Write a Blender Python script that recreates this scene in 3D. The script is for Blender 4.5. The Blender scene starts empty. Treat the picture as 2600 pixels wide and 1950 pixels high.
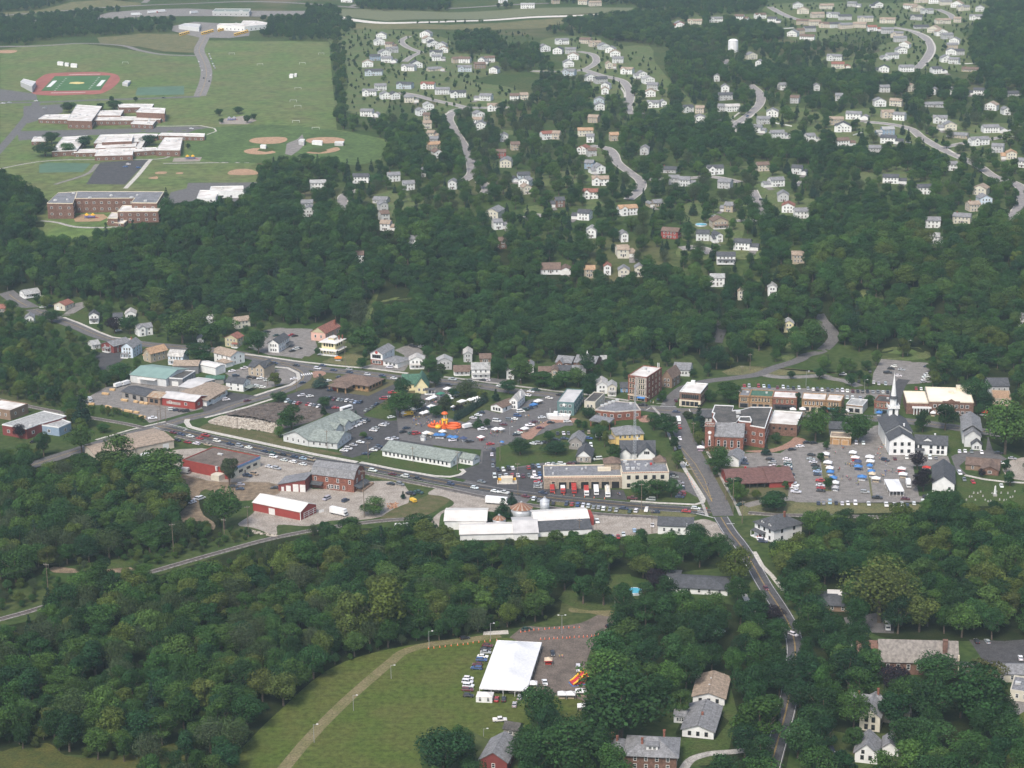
import bpy,bmesh,math,random
import numpy as np
from mathutils import Vector,Matrix
random.seed(7)
SC=bpy.context.scene
COL=SC.collection
R=math.radians
FPX=4800.0
CAMH,PITCH,ROLL=330.0,R(16.2),0.012
FW=Vector((0,math.cos(PITCH),-math.sin(PITCH)))
U0=Vector((0,math.sin(PITCH),math.cos(PITCH)))
R0=Vector((1,0,0))
RT=R0*math.cos(ROLL)-U0*math.sin(ROLL)
UP=U0*math.cos(ROLL)+R0*math.sin(ROLL)
CP=Vector((0,0,CAMH))
cam=bpy.data.objects.new('camera',bpy.data.cameras.new('camera'))
COL.objects.link(cam)
cam.data.sensor_width=36.0
cam.data.lens=FPX/2600*36
cam.data.clip_start,cam.data.clip_end=1.0,60000
m3=Matrix((RT,UP,-FW)).transposed()
cam.matrix_world=Matrix.Translation(CP)@m3 .to_4x4()
SC.camera=cam
SUN_EL,SUN_AZ=52.0,205.0
w=bpy.data.worlds.new('World');SC.world=w;w.use_nodes=True
nt=w.node_tree
sky=nt.nodes.new('ShaderNodeTexSky');sky.sky_type='NISHITA';sky.sun_disc=False
sky.sun_elevation=R(SUN_EL);sky.sun_rotation=R(SUN_AZ)
sky.dust_density=3.0;sky.air_density=1.0;sky.ozone_density=0.6
bg=nt.nodes['Background'];bg.inputs[1].default_value=0.122
nt.links.new(sky.outputs[0],bg.inputs[0])
sl=bpy.data.lights.new('sun','SUN');sl.energy=1.9;sl.angle=R(16);sl.color=(1.0,0.95,0.87)
so=bpy.data.objects.new('sun',sl);COL.objects.link(so)
sd=Vector((math.sin(R(SUN_AZ))*math.cos(R(SUN_EL)),math.cos(R(SUN_AZ))*math.cos(R(SUN_EL)),math.sin(R(SUN_EL))))
so.rotation_euler=sd.to_track_quat('Z','Y').to_euler();so.location=(0,800,900)
SC.view_settings.view_transform='Standard';SC.view_settings.look='None'
SC.view_settings.exposure=0.72;SC.view_settings.gamma=1.0
SC.render.engine='CYCLES'
cy=SC.cycles
cy.use_denoising=True;cy.denoiser='OPENIMAGEDENOISE'
cy.max_bounces=4;cy.diffuse_bounces=2;cy.glossy_bounces=2;cy.transmission_bounces=2
cy.volume_bounces=0;cy.transparent_max_bounces=4
cy.caustics_reflective=False;cy.caustics_refractive=False
K3,K4=880/2212,560/2212
CROP={'A':(0,0,K3),'B':(860,0,K3),'C':(1720,0,K3),'D':(0,640,K3),'E':(860,640,K3),'F':(1720,640,K3),'G':(0,1290,K3),'H':(860,1290,K3),'I':(1720,1290,K3),'a':(0,720,K4),'b':(520,760,K4),'c':(1040,800,K4),'d':(1540,880,K4),'e':(2040,880,K4),'f':(380,1080,K4),'g':(900,1050,K4),'h':(1340,1060,K4),'V':(0,0,2600/2212),'S':(0,0,1.0)}
_bx=np.array([-900,-380,-230,-100,0,100,250,370,900.0])
_by=np.array([1400,1350,1300,1275,1262,1225,1180,1150,1080.0])
def sstep(t):t=min(1.0,max(0.0,t));return t*t*(3-2*t)
def terr(x,y):
 """height of the land: a flat valley floor, a wooded bluff, then a plateau that climbs slowly"""
 yb=float(np.interp(x,_bx,_by));t=y-yb
 if t<=0:return 0.0
 z=30*sstep(t/170)+0.03*max(0.0,t-40)*sstep((t-40)/200)
 if t>120:
  a=sstep((t-120)/300)
  z+=a*(2.2*math.sin(x*0.011+1.0)*math.cos(y*0.008)+1.6*math.sin(x*0.021+y*0.013))
 if t>1900:z-=0.022*(t-1900)
 return z
def px(c,x,y):
 ox,oy,k=CROP[c];return ox+x*k,oy+y*k
def ray(sx,sy):return(FW+RT*((sx-1300)/FPX)+UP*((975-sy)/FPX))
def S(sx,sy,h=0.0):
 """the point h metres above the land seen at photo pixel (sx, sy)"""
 d=ray(sx,sy);lo,hi=300.0,9000.0
 for _ in range(34):
  m=(lo+hi)/2
  if CAMH+d.z*m>terr(d.x*m,d.y*m)+h:lo=m
  else:hi=m
 return Vector((d.x*lo,d.y*lo,CAMH+d.z*lo))
def W(c,x,y,h=0.0):return S(*px(c,x,y),h)
def proj(p):
 q=p-CP;z=q.dot(FW);return 1300+FPX*q.dot(RT)/z,975-FPX*q.dot(UP)/z
def ppm(p):return FPX/(p-CP).dot(FW)
def yaw_px(c,x0,y0,x1,y1):
 a,b=W(c,x0,y0),W(c,x1,y1);return math.atan2(b.y-a.y,b.x-a.x)
def tag(o,label=None,cat=None,group=None,kind=None):
 if label:o['label']=label
 if cat:o['category']=cat
 if group:o['group']=group
 if kind:o['kind']=kind
 return o
def jit(c):k=random.uniform(.82,1.2);return tuple(min(1,v*k*random.uniform(.95,1.05))for v in c)
ORD=['first','second','third','fourth','fifth','sixth','seventh','eighth','ninth','tenth','eleventh','twelfth','thirteenth','fourteenth','fifteenth','sixteenth','seventeenth','eighteenth','nineteenth','twentieth']+['twenty-'+o for o in('first','second','third','fourth','fifth','sixth','seventh','eighth','ninth')]+['thirtieth']+['thirty-'+o for o in('first','second','third','fourth','fifth','sixth','seventh','eighth','ninth')]
def settle_labels(items):
 """items: [(object, look, place, counted_from)]; look-alikes of one row are told apart by counting along it"""
 seen={}
 for o,look,place,frm in items:seen.setdefault((look,place),[]).append((o,frm))
 for(look,place),l in seen.items():
  if isinstance(l[0][1],tuple):l.sort(key=lambda t:(t[0].location-t[1][1]).length);l=[(o,f[0])for o,f in l]
  for i,(o,frm)in enumerate(l):
   o['label']=f'{look} {place}' if len(l)==1 else f'{ORD[i]} {look} {place}, counting from {frm}'
def link(name,me,mat=None,parent=None):
 o=bpy.data.objects.new(name,me);COL.objects.link(o)
 if mat is not None and not len(me.materials):
  for m in(mat if isinstance(mat,(list,tuple))else[mat]):me.materials.append(m)
 if parent:o.parent=parent
 return o
def empty(name,loc,rz=0.0):
 o=bpy.data.objects.new(name,None);COL.objects.link(o);o.location=loc;o.rotation_euler=(0,0,rz)
 o.empty_display_size=0.5;return o
class MB:
 def __init__(s):s.v=[];s.f=[];s.m=[]
 def add(s,vs,fs,mi=0):
  b=len(s.v);s.v+=[tuple(v)for v in vs]
  for f in fs:s.f.append([i+b for i in f]);s.m.append(mi)
  return s
 def box(s,x0,y0,z0,x1,y1,z1,mi=0):
  return s.add([(x0,y0,z0),(x1,y0,z0),(x1,y1,z0),(x0,y1,z0),(x0,y0,z1),(x1,y0,z1),(x1,y1,z1),(x0,y1,z1)],[(3,2,1,0),(4,5,6,7),(0,1,5,4),(1,2,6,5),(2,3,7,6),(3,0,4,7)],mi)
 def prism(s,poly,z0,z1,mi=0,top=None):
  n=len(poly);ar=sum(poly[i][0]*poly[(i+1)%n][1]-poly[(i+1)%n][0]*poly[i][1]for i in range(n))
  if ar<0:poly=poly[::-1]
  s.add([(p[0],p[1],z0)for p in poly]+[(p[0],p[1],z1)for p in poly],[tuple(range(n))[::-1]]+[(i,(i+1)%n,n+(i+1)%n,n+i)for i in range(n)],mi)
  return s.add([(p[0],p[1],z1)for p in poly],[tuple(range(n))],mi if top is None else top)
 def xsec(s,prof,y0,y1,mi=0):
  """profile in the x-z plane pulled from y0 to y1 (profile counter-clockwise seen from -y)"""
  n=len(prof)
  return s.add([(p[0],y0,p[1])for p in prof]+[(p[0],y1,p[1])for p in prof],[tuple(range(n)),tuple(range(2*n-1,n-1,-1))]+[(i,i+n,(i+1)%n+n,(i+1)%n)for i in range(n)],mi)
 def ysec(s,prof,x0,x1,mi=0):
  """profile of (y, z) pulled from x0 to x1"""
  n=len(prof)
  return s.add([(x0,p[0],p[1])for p in prof]+[(x1,p[0],p[1])for p in prof],[tuple(range(n))[::-1],tuple(range(n,2*n))]+[((i+1)%n,(i+1)%n+n,i+n,i)for i in range(n)],mi)
 def tube(s,pts,rad,n=6,mi=0,cap=True):
  pts=[Vector(p)for p in pts];rad=rad if isinstance(rad,(list,tuple))else[rad]*len(pts);b=len(s.v)
  for i,p in enumerate(pts):
   d=(pts[min(i+1,len(pts)-1)]-pts[max(i-1,0)]).normalized()
   a=d.orthogonal().normalized();c=d.cross(a)
   for k in range(n):
    t=2*math.pi*k/n;s.v.append(tuple(p+(a*math.cos(t)+c*math.sin(t))*rad[i]))
  for i in range(len(pts)-1):
   for k in range(n):
    s.f.append([b+i*n+k,b+i*n+(k+1)%n,b+(i+1)*n+(k+1)%n,b+(i+1)*n+k]);s.m.append(mi)
  if cap:
   s.f.append([b+k for k in range(n)][::-1]);s.m.append(mi)
   s.f.append([b+(len(pts)-1)*n+k for k in range(n)]);s.m.append(mi)
  return s
 def lathe(s,prof,n=16,mi=0,cx=0,cy=0):
  b=len(s.v)
  for r,z in prof:
   for k in range(n):
    t=2*math.pi*k/n;s.v.append((cx+r*math.cos(t),cy+r*math.sin(t),z))
  for i in range(len(prof)-1):
   for k in range(n):
    s.f.append([b+i*n+k,b+i*n+(k+1)%n,b+(i+1)*n+(k+1)%n,b+(i+1)*n+k]);s.m.append(mi)
  s.f.append([b+k for k in range(n)][::-1]);s.m.append(mi)
  s.f.append([b+(len(prof)-1)*n+k for k in range(n)]);s.m.append(mi)
  return s
 def mesh(s,name,smooth=False):
  me=bpy.data.meshes.new(name);me.from_pydata(s.v,[],s.f)
  me.polygons.foreach_set('material_index',s.m)
  if smooth:me.polygons.foreach_set('use_smooth',[True]*len(s.f))
  me.update();return me
 def build(s,name,mat,parent=None,smooth=False):
  me=s.mesh(name,smooth)
  for m in(mat if isinstance(mat,(list,tuple))else[mat]):me.materials.append(m)
  return link(name,me,None,parent)
_M={}
def mat(name,col,rough=0.8,var=0.12,scale=0.5,kind='noise',spec=0.25,metal=0.0,col2=None,lines=None):
 """procedural paint: colour broken up by noise in object space; kind picks the pattern on top"""
 if name in _M:return _M[name]
 m=bpy.data.materials.new(name);m.use_nodes=True;n=m.node_tree.nodes;l=m.node_tree.links
 b=n['Principled BSDF'];b.inputs['Roughness'].default_value=rough
 b.inputs['Specular IOR Level'].default_value=spec;b.inputs['Metallic'].default_value=metal
 tc=n.new('ShaderNodeTexCoord');co=tc.outputs['Object']
 no=n.new('ShaderNodeTexNoise');no.inputs['Scale'].default_value=scale;no.inputs['Detail'].default_value=5
 l.new(co,no.inputs['Vector'])
 mx=n.new('ShaderNodeMix');mx.data_type='RGBA'
 c2=col2 or tuple(c*(1-2.2*var)for c in col);c1=col if col2 else tuple(min(1,c*(1+var))for c in col)
 mx.inputs[6].default_value=(*c1,1);mx.inputs[7].default_value=(*c2,1)
 rp=n.new('ShaderNodeMapRange');rp.inputs[1].default_value=0.35;rp.inputs[2].default_value=0.68
 l.new(no.outputs[0],rp.inputs[0]);l.new(rp.outputs[0],mx.inputs[0])
 out=mx.outputs[2]
 if var>=.1 and rough>.85:
  for sc2,amt in((scale*7,.30),(1.7,.22)):
   n2=n.new('ShaderNodeTexNoise');n2 .inputs['Scale'].default_value=sc2;n2 .inputs['Detail'].default_value=3;l.new(co,n2 .inputs['Vector'])
   r2=n.new('ShaderNodeMapRange');r2 .inputs[1].default_value=.3;r2 .inputs[2].default_value=.7;r2 .inputs[3].default_value=1-amt;r2 .inputs[4].default_value=1+amt;l.new(n2 .outputs[0],r2 .inputs[0])
   mm=n.new('ShaderNodeMix');mm.data_type='RGBA';mm.blend_type='MULTIPLY';mm.inputs[0].default_value=1;l.new(out,mm.inputs[6]);l.new(r2 .outputs[0],mm.inputs[7]);out=mm.outputs[2]
 if lines:
  ax,pitch,depth=lines
  sp=n.new('ShaderNodeSeparateXYZ');l.new(co,sp.inputs[0])
  mu=n.new('ShaderNodeMath');mu.operation='MULTIPLY';mu.inputs[1].default_value=1/pitch;l.new(sp.outputs[ax],mu.inputs[0])
  fr=n.new('ShaderNodeMath');fr.operation='FRACT';l.new(mu.outputs[0],fr.inputs[0])
  cmp=n.new('ShaderNodeMath');cmp.operation='LESS_THAN';cmp.inputs[1].default_value=0.22;l.new(fr.outputs[0],cmp.inputs[0])
  ml=n.new('ShaderNodeMath');ml.operation='MULTIPLY';ml.inputs[1].default_value=depth;l.new(cmp.outputs[0],ml.inputs[0])
  m2=n.new('ShaderNodeMix');m2 .data_type='RGBA';l.new(ml.outputs[0],m2 .inputs[0]);l.new(out,m2 .inputs[6])
  m2 .inputs[7].default_value=tuple(c*0.35 for c in col)+(1,);out=m2 .outputs[2]
 l.new(out,b.inputs['Base Color'])
 _M[name]=m;return m
def prop_mat(name,attr,rough=0.4,spec=0.5,leafy=False,coat=0.0):
 """a material that takes its colour from the object's own 'tint'"""
 m=bpy.data.materials.new(name);m.use_nodes=True;n=m.node_tree.nodes;l=m.node_tree.links
 b=n['Principled BSDF'];b.inputs['Roughness'].default_value=rough;b.inputs['Specular IOR Level'].default_value=spec
 b.inputs['Coat Weight'].default_value=coat
 at=n.new('ShaderNodeAttribute');at.attribute_type='INSTANCER';at.attribute_name=attr
 out=at.outputs['Color']
 if leafy:
  v=n.new('ShaderNodeAttribute');v.attribute_type='GEOMETRY';v.attribute_name='leaf'
  hs=n.new('ShaderNodeMix');hs.data_type='RGBA';hs.blend_type='MULTIPLY';hs.inputs[0].default_value=1.0
  l.new(out,hs.inputs[6]);l.new(v.outputs['Color'],hs.inputs[7]);out=hs.outputs[2]
 l.new(out,b.inputs['Base Color']);return m
# ================================================ the land
def ground_mat():
 m=bpy.data.materials.new('meadow_ground');m.use_nodes=True;n=m.node_tree.nodes;l=m.node_tree.links
 b=n['Principled BSDF'];b.inputs['Roughness'].default_value=0.95;b.inputs['Specular IOR Level'].default_value=0.1
 tc=n.new('ShaderNodeTexCoord')
 def noise(sc,det=6):
  t=n.new('ShaderNodeTexNoise');t.inputs['Scale'].default_value=sc;t.inputs['Detail'].default_value=det
  l.new(tc.outputs['Object'],t.inputs['Vector']);return t.outputs[0]
 def ramp(x,lo,hi):
  r=n.new('ShaderNodeMapRange');r.inputs[1].default_value=lo;r.inputs[2].default_value=hi;l.new(x,r.inputs[0]);return r.outputs[0]
 def mix(f,a,c):
  x=n.new('ShaderNodeMix');x.data_type='RGBA';l.new(f,x.inputs[0])
  for s,v in((6,a),(7,c)):
   if isinstance(v,tuple):x.inputs[s].default_value=(*v,1)
   else:l.new(v,x.inputs[s])
  return x.outputs[2]
 a=mix(ramp(noise(0.02),.4,.62),(.050,.085,.022),(.082,.096,.034))
 a=mix(ramp(noise(0.3,8),.35,.7),a,(.030,.052,.015))
 a=mix(ramp(noise(0.006),.56,.72),a,(.14,.115,.065))
 l.new(a,b.inputs['Base Color']);return m
def axis(a,b,n0,lo,hi):
 return sorted(set([a+(lo-a)*i/12 for i in range(12)]+[lo+(hi-lo)*i/n0 for i in range(n0+1)]+[hi+(b-hi)*i/12 for i in range(1,13)]))
gx=axis(-9000,9000,150,-1000,1000);gy=axis(-600,14000,190,600,3600)
mb=MB();mb.v=[(x,y,terr(x,y))for y in gy for x in gx]
nx=len(gx)
mb.f=[[j*nx+i,j*nx+i+1,(j+1)*nx+i+1,(j+1)*nx+i]for j in range(len(gy)-1)for i in range(nx-1)]
mb.m=[0]*len(mb.f)
tag(mb.build('ground',ground_mat(),smooth=True),kind='structure')
sky_poly=None
KEEP=[]
def lay(bm,off):
 for ax in(0,1):
  vs=[v.co[ax]for v in bm.verts];lo,hi=min(vs),max(vs)
  if all(terr(v.co.x,v.co.y)==0 for v in bm.verts):break
  t=math.ceil(lo/14)*14
  while t<hi:
   co=[0,0,0];no=[0,0,0];co[ax]=t;no[ax]=1
   bmesh.ops.bisect_plane(bm,geom=bm.verts[:]+bm.edges[:]+bm.faces[:],plane_co=co,plane_no=no);t+=14
 for v in bm.verts:
  z=terr(v.co.x,v.co.y);v.co.z=z+off+(0.22 if z>0.5 else 0)
def sheet(name,crop,pts,m,off=0.04,keep=None,rise=0.0,smooth_n=0):
 P=[W(crop,*p)for p in pts]
 if m.name in('gravel','dirt','rough_weeds','dark_cinder_soil','pale_rubble','wood_floor','worn_grass','infield_clay','red_track','brown_gravel','goldenrod_meadow','yard_turf','cut_outfield','field_lawn','brick_paving'):P=spline(P,4,True)
 if keep:KEEP.append((keep,[proj(p)for p in P]))
 bm=bmesh.new();bm.faces.new([bm.verts.new((p.x,p.y,0))for p in P])
 bmesh.ops.triangulate(bm,faces=bm.faces[:])
 NS[0]+=1;lay(bm,off+rise+(NS[0]%11)*.004)
 for f in bm.faces:
  if f.normal.z<0:f.normal_flip()
 if rise:
  r=bmesh.ops.extrude_face_region(bm,geom=bm.faces[:])
  for v in[g for g in r['geom']if isinstance(g,bmesh.types.BMVert)]:pass
  nv=[g for g in r['geom']if isinstance(g,bmesh.types.BMVert)]
  for v in set(bm.verts)-set(nv):v.co.z-=rise+0.03
 me=bpy.data.meshes.new(name);bm.to_mesh(me);bm.free()
 return tag(link(name,me,m),kind='structure')
def spline(P,n=5,closed=False):
 out=[];N=len(P);g=lambda k:P[k%N]if closed else P[max(0,min(N-1,k))]
 def tan(i):
  a,b,c=g(i-1),g(i),g(i+1);d0,d1=(b-a).length,(c-b).length
  if d0<1e-6:return(c-b)/max(d1,1e-6)
  if d1<1e-6:return(b-a)/d0
  return((b-a)/d0*d1+(c-b)/d1*d0)/(d0+d1)
 for i in range(N if closed else N-1):
  a,b=g(i),g(i+1);L=(b-a).length;m0,m1=tan(i)*L,tan(i+1)*L
  for j in range(n):
   t=j/n;out.append(a*(2*t**3-3*t*t+1)+m0*(t**3-2*t*t+t)+b*(3*t*t-2*t**3)+m1*(t**3-t*t))
 if not closed:out.append(P[-1])
 return out
def offset_line(P,d):
 out=[]
 for i,p in enumerate(P):
  t=P[min(i+1,len(P)-1)]-P[max(i-1,0)];t.z=0;t.normalize()
  out.append(Vector((p.x-t.y*d,p.y+t.x*d,0)))
 return out
NS=[0]
def strip(name,P,width,m,off=0.06,rise=0.0,dash=None,keep=None,parent=None):
 """a ribbon of the given width along world points P; dash=(on, off) in metres"""
 ins=[]
 for i in range(len(P)-1):
  k=max(1,int((P[i+1]-P[i]).length/7));ins+=[P[i].lerp(P[i+1],j/k)for j in range(k)]
 P=ins+[P[-1]]
 if keep:
  L,Rr=offset_line(P,width/2),offset_line(P,-width/2)
  q=[Vector((v.x,v.y,terr(v.x,v.y)))for v in L+Rr[::-1]]
  for i in range(0,len(L)-1):
   KEEP.append((keep,[proj(q[i]),proj(q[i+1]),proj(q[-i-2]),proj(q[-i-1])]))
 L,Rr=offset_line(P,width/2),offset_line(P,-width/2)
 mb=MB();run=0.0;NS[0]+=1;off+=(NS[0]%7)*.0035
 def z(p):h=terr(p.x,p.y);return h+off+rise+(0.25 if h>0.5 else 0)
 for i in range(len(P)-1):
  seg=(P[i+1]-P[i]).length;run+=seg
  if dash and(run%(dash[0]+dash[1]))>dash[0]:continue
  q=[Rr[i],Rr[i+1],L[i+1],L[i]]
  v=[(p.x,p.y,z(p))for p in q]
  if rise:
   mb.add(v+[(a,b,c-rise-.03)for a,b,c in v],[(0,1,2,3),(0,4,5,1),(2,6,7,3)])
  else:mb.add(v,[(0,1,2,3)])
 if not mb.f:return None
 o=mb.build(name,m,parent)
 return o if parent else tag(o,kind='structure')
ASPH=mat('worn_asphalt',(.130,.123,.120),.9,.10,.35)
ASPH2=mat('dark_asphalt',(.070,.067,.068),.9,.12,.3)
ASPH3=mat('pale_asphalt',(.215,.198,.182),.9,.12,.3)
CONC=mat('pale_concrete',(.50,.47,.42),.9,.1,.6)
CONCO=mat('old_concrete',(.36,.34,.31),.9,.15,.4)
GRAV=mat('gravel',(.36,.32,.275),.95,.2,.18,col2=(.25,.215,.18))
DIRT=mat('dirt',(.22,.165,.11),.95,.2,.3)
BRKP=mat('brick_paving',(.32,.19,.14),.9,.15,.8)
LAWN=mat('mown_lawn',(.048,.080,.020),.95,.18,.12,col2=(.068,.082,.028),spec=.1)
LAWN2=mat('field_lawn',(.070,.100,.020),.95,.18,.06,col2=(.092,.100,.028),spec=.1,lines=(1,4.5,.12))
DRY=mat('dry_grass',(.16,.145,.07),.95,.2,.12,col2=(.10,.11,.05),spec=.1)
WEED=mat('rough_weeds',(.075,.085,.03),.95,.3,.25,col2=(.13,.11,.06),spec=.1)
YEL=mat('yellow_road_paint',(.40,.27,.08),.7,.1,.8)
WHT=mat('white_road_paint',(.70,.70,.68),.7,.1,.8)
SOIL=mat('dark_cinder_soil',(.085,.07,.062),.95,.3,.3,col2=(.16,.13,.11))
RUBB=mat('pale_rubble',(.50,.45,.38),.95,.3,.6,col2=(.24,.20,.16))
INFD=mat('infield_clay',(.38,.24,.15),.95,.1,.3)
def road(crop,pts,width,m=None,n=5,mid='y',edge=False,kerb=False,off=0.08,name='road',keep='road'):
 P=spline([W(crop if len(p)==2 else p[2],p[0],p[1])for p in pts],n)
 strip(name,P,width,m or ASPH,off,keep=keep)
 if mid=='y':
  for d in(-.17,.17):strip('road_marking',[Vector((p.x,p.y,0))for p in offset_line(P,d)],.17,YEL,off+.05)
 if mid=='w':strip('road_marking',P,.2,WHT,off+.05,dash=(7,7))
 if edge:
  for d in(-1,1):strip('road_marking',offset_line(P,d*(width/2-.5)),.17,WHT,off+.05)
 if kerb:
  for d in(-1,1):strip('kerb',offset_line(P,d*(width/2+.12)),.3,CONC,.02,rise=.16)
 return P
# ================================================ roads, lots, lawns
BYP=road('f',[(60,5),(330,62),(600,124),(1130,240),(1640,345),(150,545,'g'),(700,652,'g'),(1300,757,'g'),(1900,838,'g'),(800,862,'h'),(1250,902,'h'),(1640,930,'h'),(1840,955,'h')],9.5,ASPH2,edge=True,name='road')
MILL=road('a',[(300,1830),(700,1700),(1150,1560),(1640,1425),(2000,1325),(0,1158,'b'),(300,1058,'b'),(560,985,'b'),(760,925,'b'),(905,855,'b'),(985,795,'b'),(975,735,'b'),(900,690,'b'),(760,648,'b')],10.5,ASPH,off=.10)
MAIN=road('a',[(60,90),(200,190),(330,255),(480,320),(650,385),(800,440),(960,510),(1120,560),(1300,590),(330,545,'b'),(480,580,'b'),(640,610,'b'),(900,655,'b'),(1200,705,'b'),(1500,735,'b'),(1750,765,'b'),(2000,795,'b'),(400,672,'c'),(700,710,'c'),(1100,770,'c'),(1450,805,'c'),(1750,855,'c'),(0,560,'d'),(300,605,'d'),(560,640,'d'),(1000,650,'d'),(1500,665,'d'),(200,690,'e'),(700,722,'e'),(1000,745,'e'),(1500,810,'e'),(2000,880,'e')],11.5,ASPH,off=.12)
SOUTH=road('d',[(600,600),(680,690),(745,830),(835,1020),(930,1200),(1030,1400),(1130,1590),(1172,1700)],10.5,ASPH,mid=None,off=.14)
SOUTH2=road('h',[(1935,1000),(2024,1144),(400,235,'I'),(480,360,'I'),(560,500,'I'),(640,620,'I'),(705,730,'I'),(742,830,'I'),(752,920,'I'),(742,1020,'I'),(722,1150,'I'),(692,1300,'I'),(660,1420,'I'),(620,1560,'I'),(585,1700,'I'),(560,1850,'I')],7.6,mat('lower_street_asphalt',(.085,.083,.088),.9,.1,.3),edge=True,off=.15,keep='base')  # the lower street has a darker asphalt of its own
road('d',[(600,610),(690,480),(790,410),(1000,350),(1280,315),(1500,285),(1680,215),(1950,125),(820,660,'F'),(900,640,'F'),(970,590,'F'),(1000,540,'F'),(970,490,'F'),(930,450,'F'),(900,400,'F')],8.0,ASPH,mid=None,off=.10)
road('d',[(1560,280),(1700,305),(1950,305),(2200,300),(240,310,'e'),(420,345,'e'),(560,400,'e')],7.0,ASPH3,mid=None)
road('e',[(880,720),(905,600),(930,480),(960,400),(1010,330)],7.5,ASPH2,mid=None)
road('F',[(250,600),(265,540),(285,480),(270,440)],7,ASPH2,mid=None)
road('F',[(430,1620),(560,1590),(700,1575),(900,1545),(1500,1540)],6,ASPH3,mid=None)
strip('sidewalk',offset_line(SOUTH[8:41],8.6),1.4,CONCO,.04,rise=.14)
strip('sidewalk',offset_line(SOUTH[0:38],-8.2),1.5,CONCO,.04,rise=.14)
strip('sidewalk',[W('I',*p)for p in((490,280),(540,370),(600,430),(680,530))],2.2,CONC,.04,rise=.14)
strip('sidewalk',[W('I',*p)for p in((380,470),(440,580),(500,690),(540,770))],2.6,CONC,.04,rise=.14)
strip('sidewalk',[W('f',*p)for p in((380,-60),(370,-30),(400,15),(520,50),(900,130),(1200,195),(1640,290),(1960,350),(2080,372))],3.2,CONC,.05,rise=.14)
strip('sidewalk',[W('g',*p)for p in((60,490),(400,560),(800,628),(960,636),(1060,615),(1100,585),(1070,560))],2.4,CONC,.05,rise=.14)
strip('sidewalk',[W('h',*p)for p in((1030,838),(1300,858),(1680,875),(1760,850),(1765,815),(1720,740),(1600,560),(1500,400))],2.0,CONC,.05,rise=.14)
strip('sidewalk',[W('b',*p)for p in((0,1190),(200,1140),(430,1080),(680,1000))],2.2,CONC,.05,rise=.14)
strip('sidewalk',[W('a',*p)for p in((960,1570),(1300,1470),(1660,1385))],1.6,CONC,.05,rise=.14)
strip('sidewalk',[W('a',*p)for p in((640,340),(800,400),(1000,490),(1130,540),(1330,560))],2,CONC,.05,rise=.14)
strip('sidewalk',[W('b',*p)for p in((400,550),(640,580),(900,620),(1300,665),(1700,700),(2040,745))],2.4,CONC,.05,rise=.14)
strip('sidewalk',[W('b',*p)for p in((700,680),(830,690),(930,740),(945,800),(860,860),(700,905),(500,970))],2.4,CONC,.05,rise=.14)
strip('sidewalk',[W('c',*p)for p in((340,620),(600,650),(900,690),(1400,755),(1800,800),(2200,860))],2.4,CONCO,.05,rise=.14)
sheet('brick_island','b',[(1095,725),(1180,722),(1215,745),(1180,770),(1100,790),(1085,760)],BRKP,.16)
for i in range(6):
 strip('road_marking',[W('b',968+i*20,752-i*3),W('b',978+i*20,770-i*3)],.8,WHT,.2)
for a,b in(((440,615),(395,640)),((440,598),(700,606)),((830,630),(850,690)),((500,572),(590,580))):
 strip('road_marking',[W('d',*a),W('d',*b)],.45,WHT,.22)
for a,b in(((765,1155),(815,1200)),((790,1200),(805,1160)),((800,1232),(865,1232)),((745,1128),(800,1128)),((820,1195),(835,1180))):
 strip('road_marking',[W('d',*a),W('d',*b)],.5,WHT,.22)
for i in range(13):
 x,y=800+i*19.0,1150+i*31
 strip('road_marking',[W('d',x,y),W('d',x+42,y+6)],.3,YEL,.22)
strip('road_marking',[W('d',770,1100),W('d',860,1240),W('d',960,1400),W('d',1060,1560)],.25,YEL,.22)
strip('road_marking',[W('d',745,1010),W('d',890,1180),W('d',980,1330),W('d',1060,1560)],.25,YEL,.22)
for a,b in(((1700,935),(1760,945)),((1700,950),(1770,960)),((1690,966),(1865,1010)),((1995,1070),(2075,1068))):
 strip('road_marking',[W('h',*a),W('h',*b)],.5,WHT,.22)
for a,b in(((1535,1440),(1600,1455)),((1670,1405),(1870,1455)),((1840,1480),(1880,1460))):
 strip('road_marking',[W('a',*a),W('a',*b)],.5,WHT,.22)
def lot(name,crop,pts,m,off=.03,keep='lot'):return sheet(name,crop,pts,m,off,keep)
lot('parking_lot','b',[(820,960),(1010,900),(1270,870),(1330,930),(1640,970),(1900,850),(1980,880),(1750,1060),(1600,1150),(1650,1180),(1860,1220),(2212,1190),(2300,1500),(1800,1500),(1480,1590),(1350,1560),(1440,1350),(1400,1200),(1180,1120),(800,1040)],ASPH2)
lot('parking_lot','c',[(-150,880),(330,690),(480,720),(200,980),(560,1080),(760,950),(900,990),(1200,850),(1500,800),(1560,900),(1380,1010),(1640,1050),(1640,1105),(1430,1150),(1150,1260),(870,1330),(840,1560),(1350,1480),(1380,1700),(1150,1900),(720,1830),(430,1740),(560,1660),(690,1530),(720,1350),(400,1330),(-100,1250)],ASPH,.035)
lot('asphalt_drive','g',[(1090,560),(1280,500),(1290,380),(1420,360),(1420,560),(1700,540),(1900,520),(1890,760),(2212,780),(2400,850),(1600,780),(1000,640),(1100,600)],ASPH2,.045)
lot('parking_lot','h',[(-20,690),(180,700),(960,730),(1000,830),(600,800),(0,720)],ASPH2,.05)
lot('parking_lot','d',[(620,1240),(780,1270),(960,1540),(800,1450),(640,1450)],ASPH,.05)
lot('parking_lot','d',[(1290,1080),(1560,1060),(1740,1070),(1880,980),(2212,960),(2350,1100),(2350,1560),(1900,1560),(1860,1540),(1800,1200),(1480,1220),(1340,1200)],ASPH3,.045)
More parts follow.
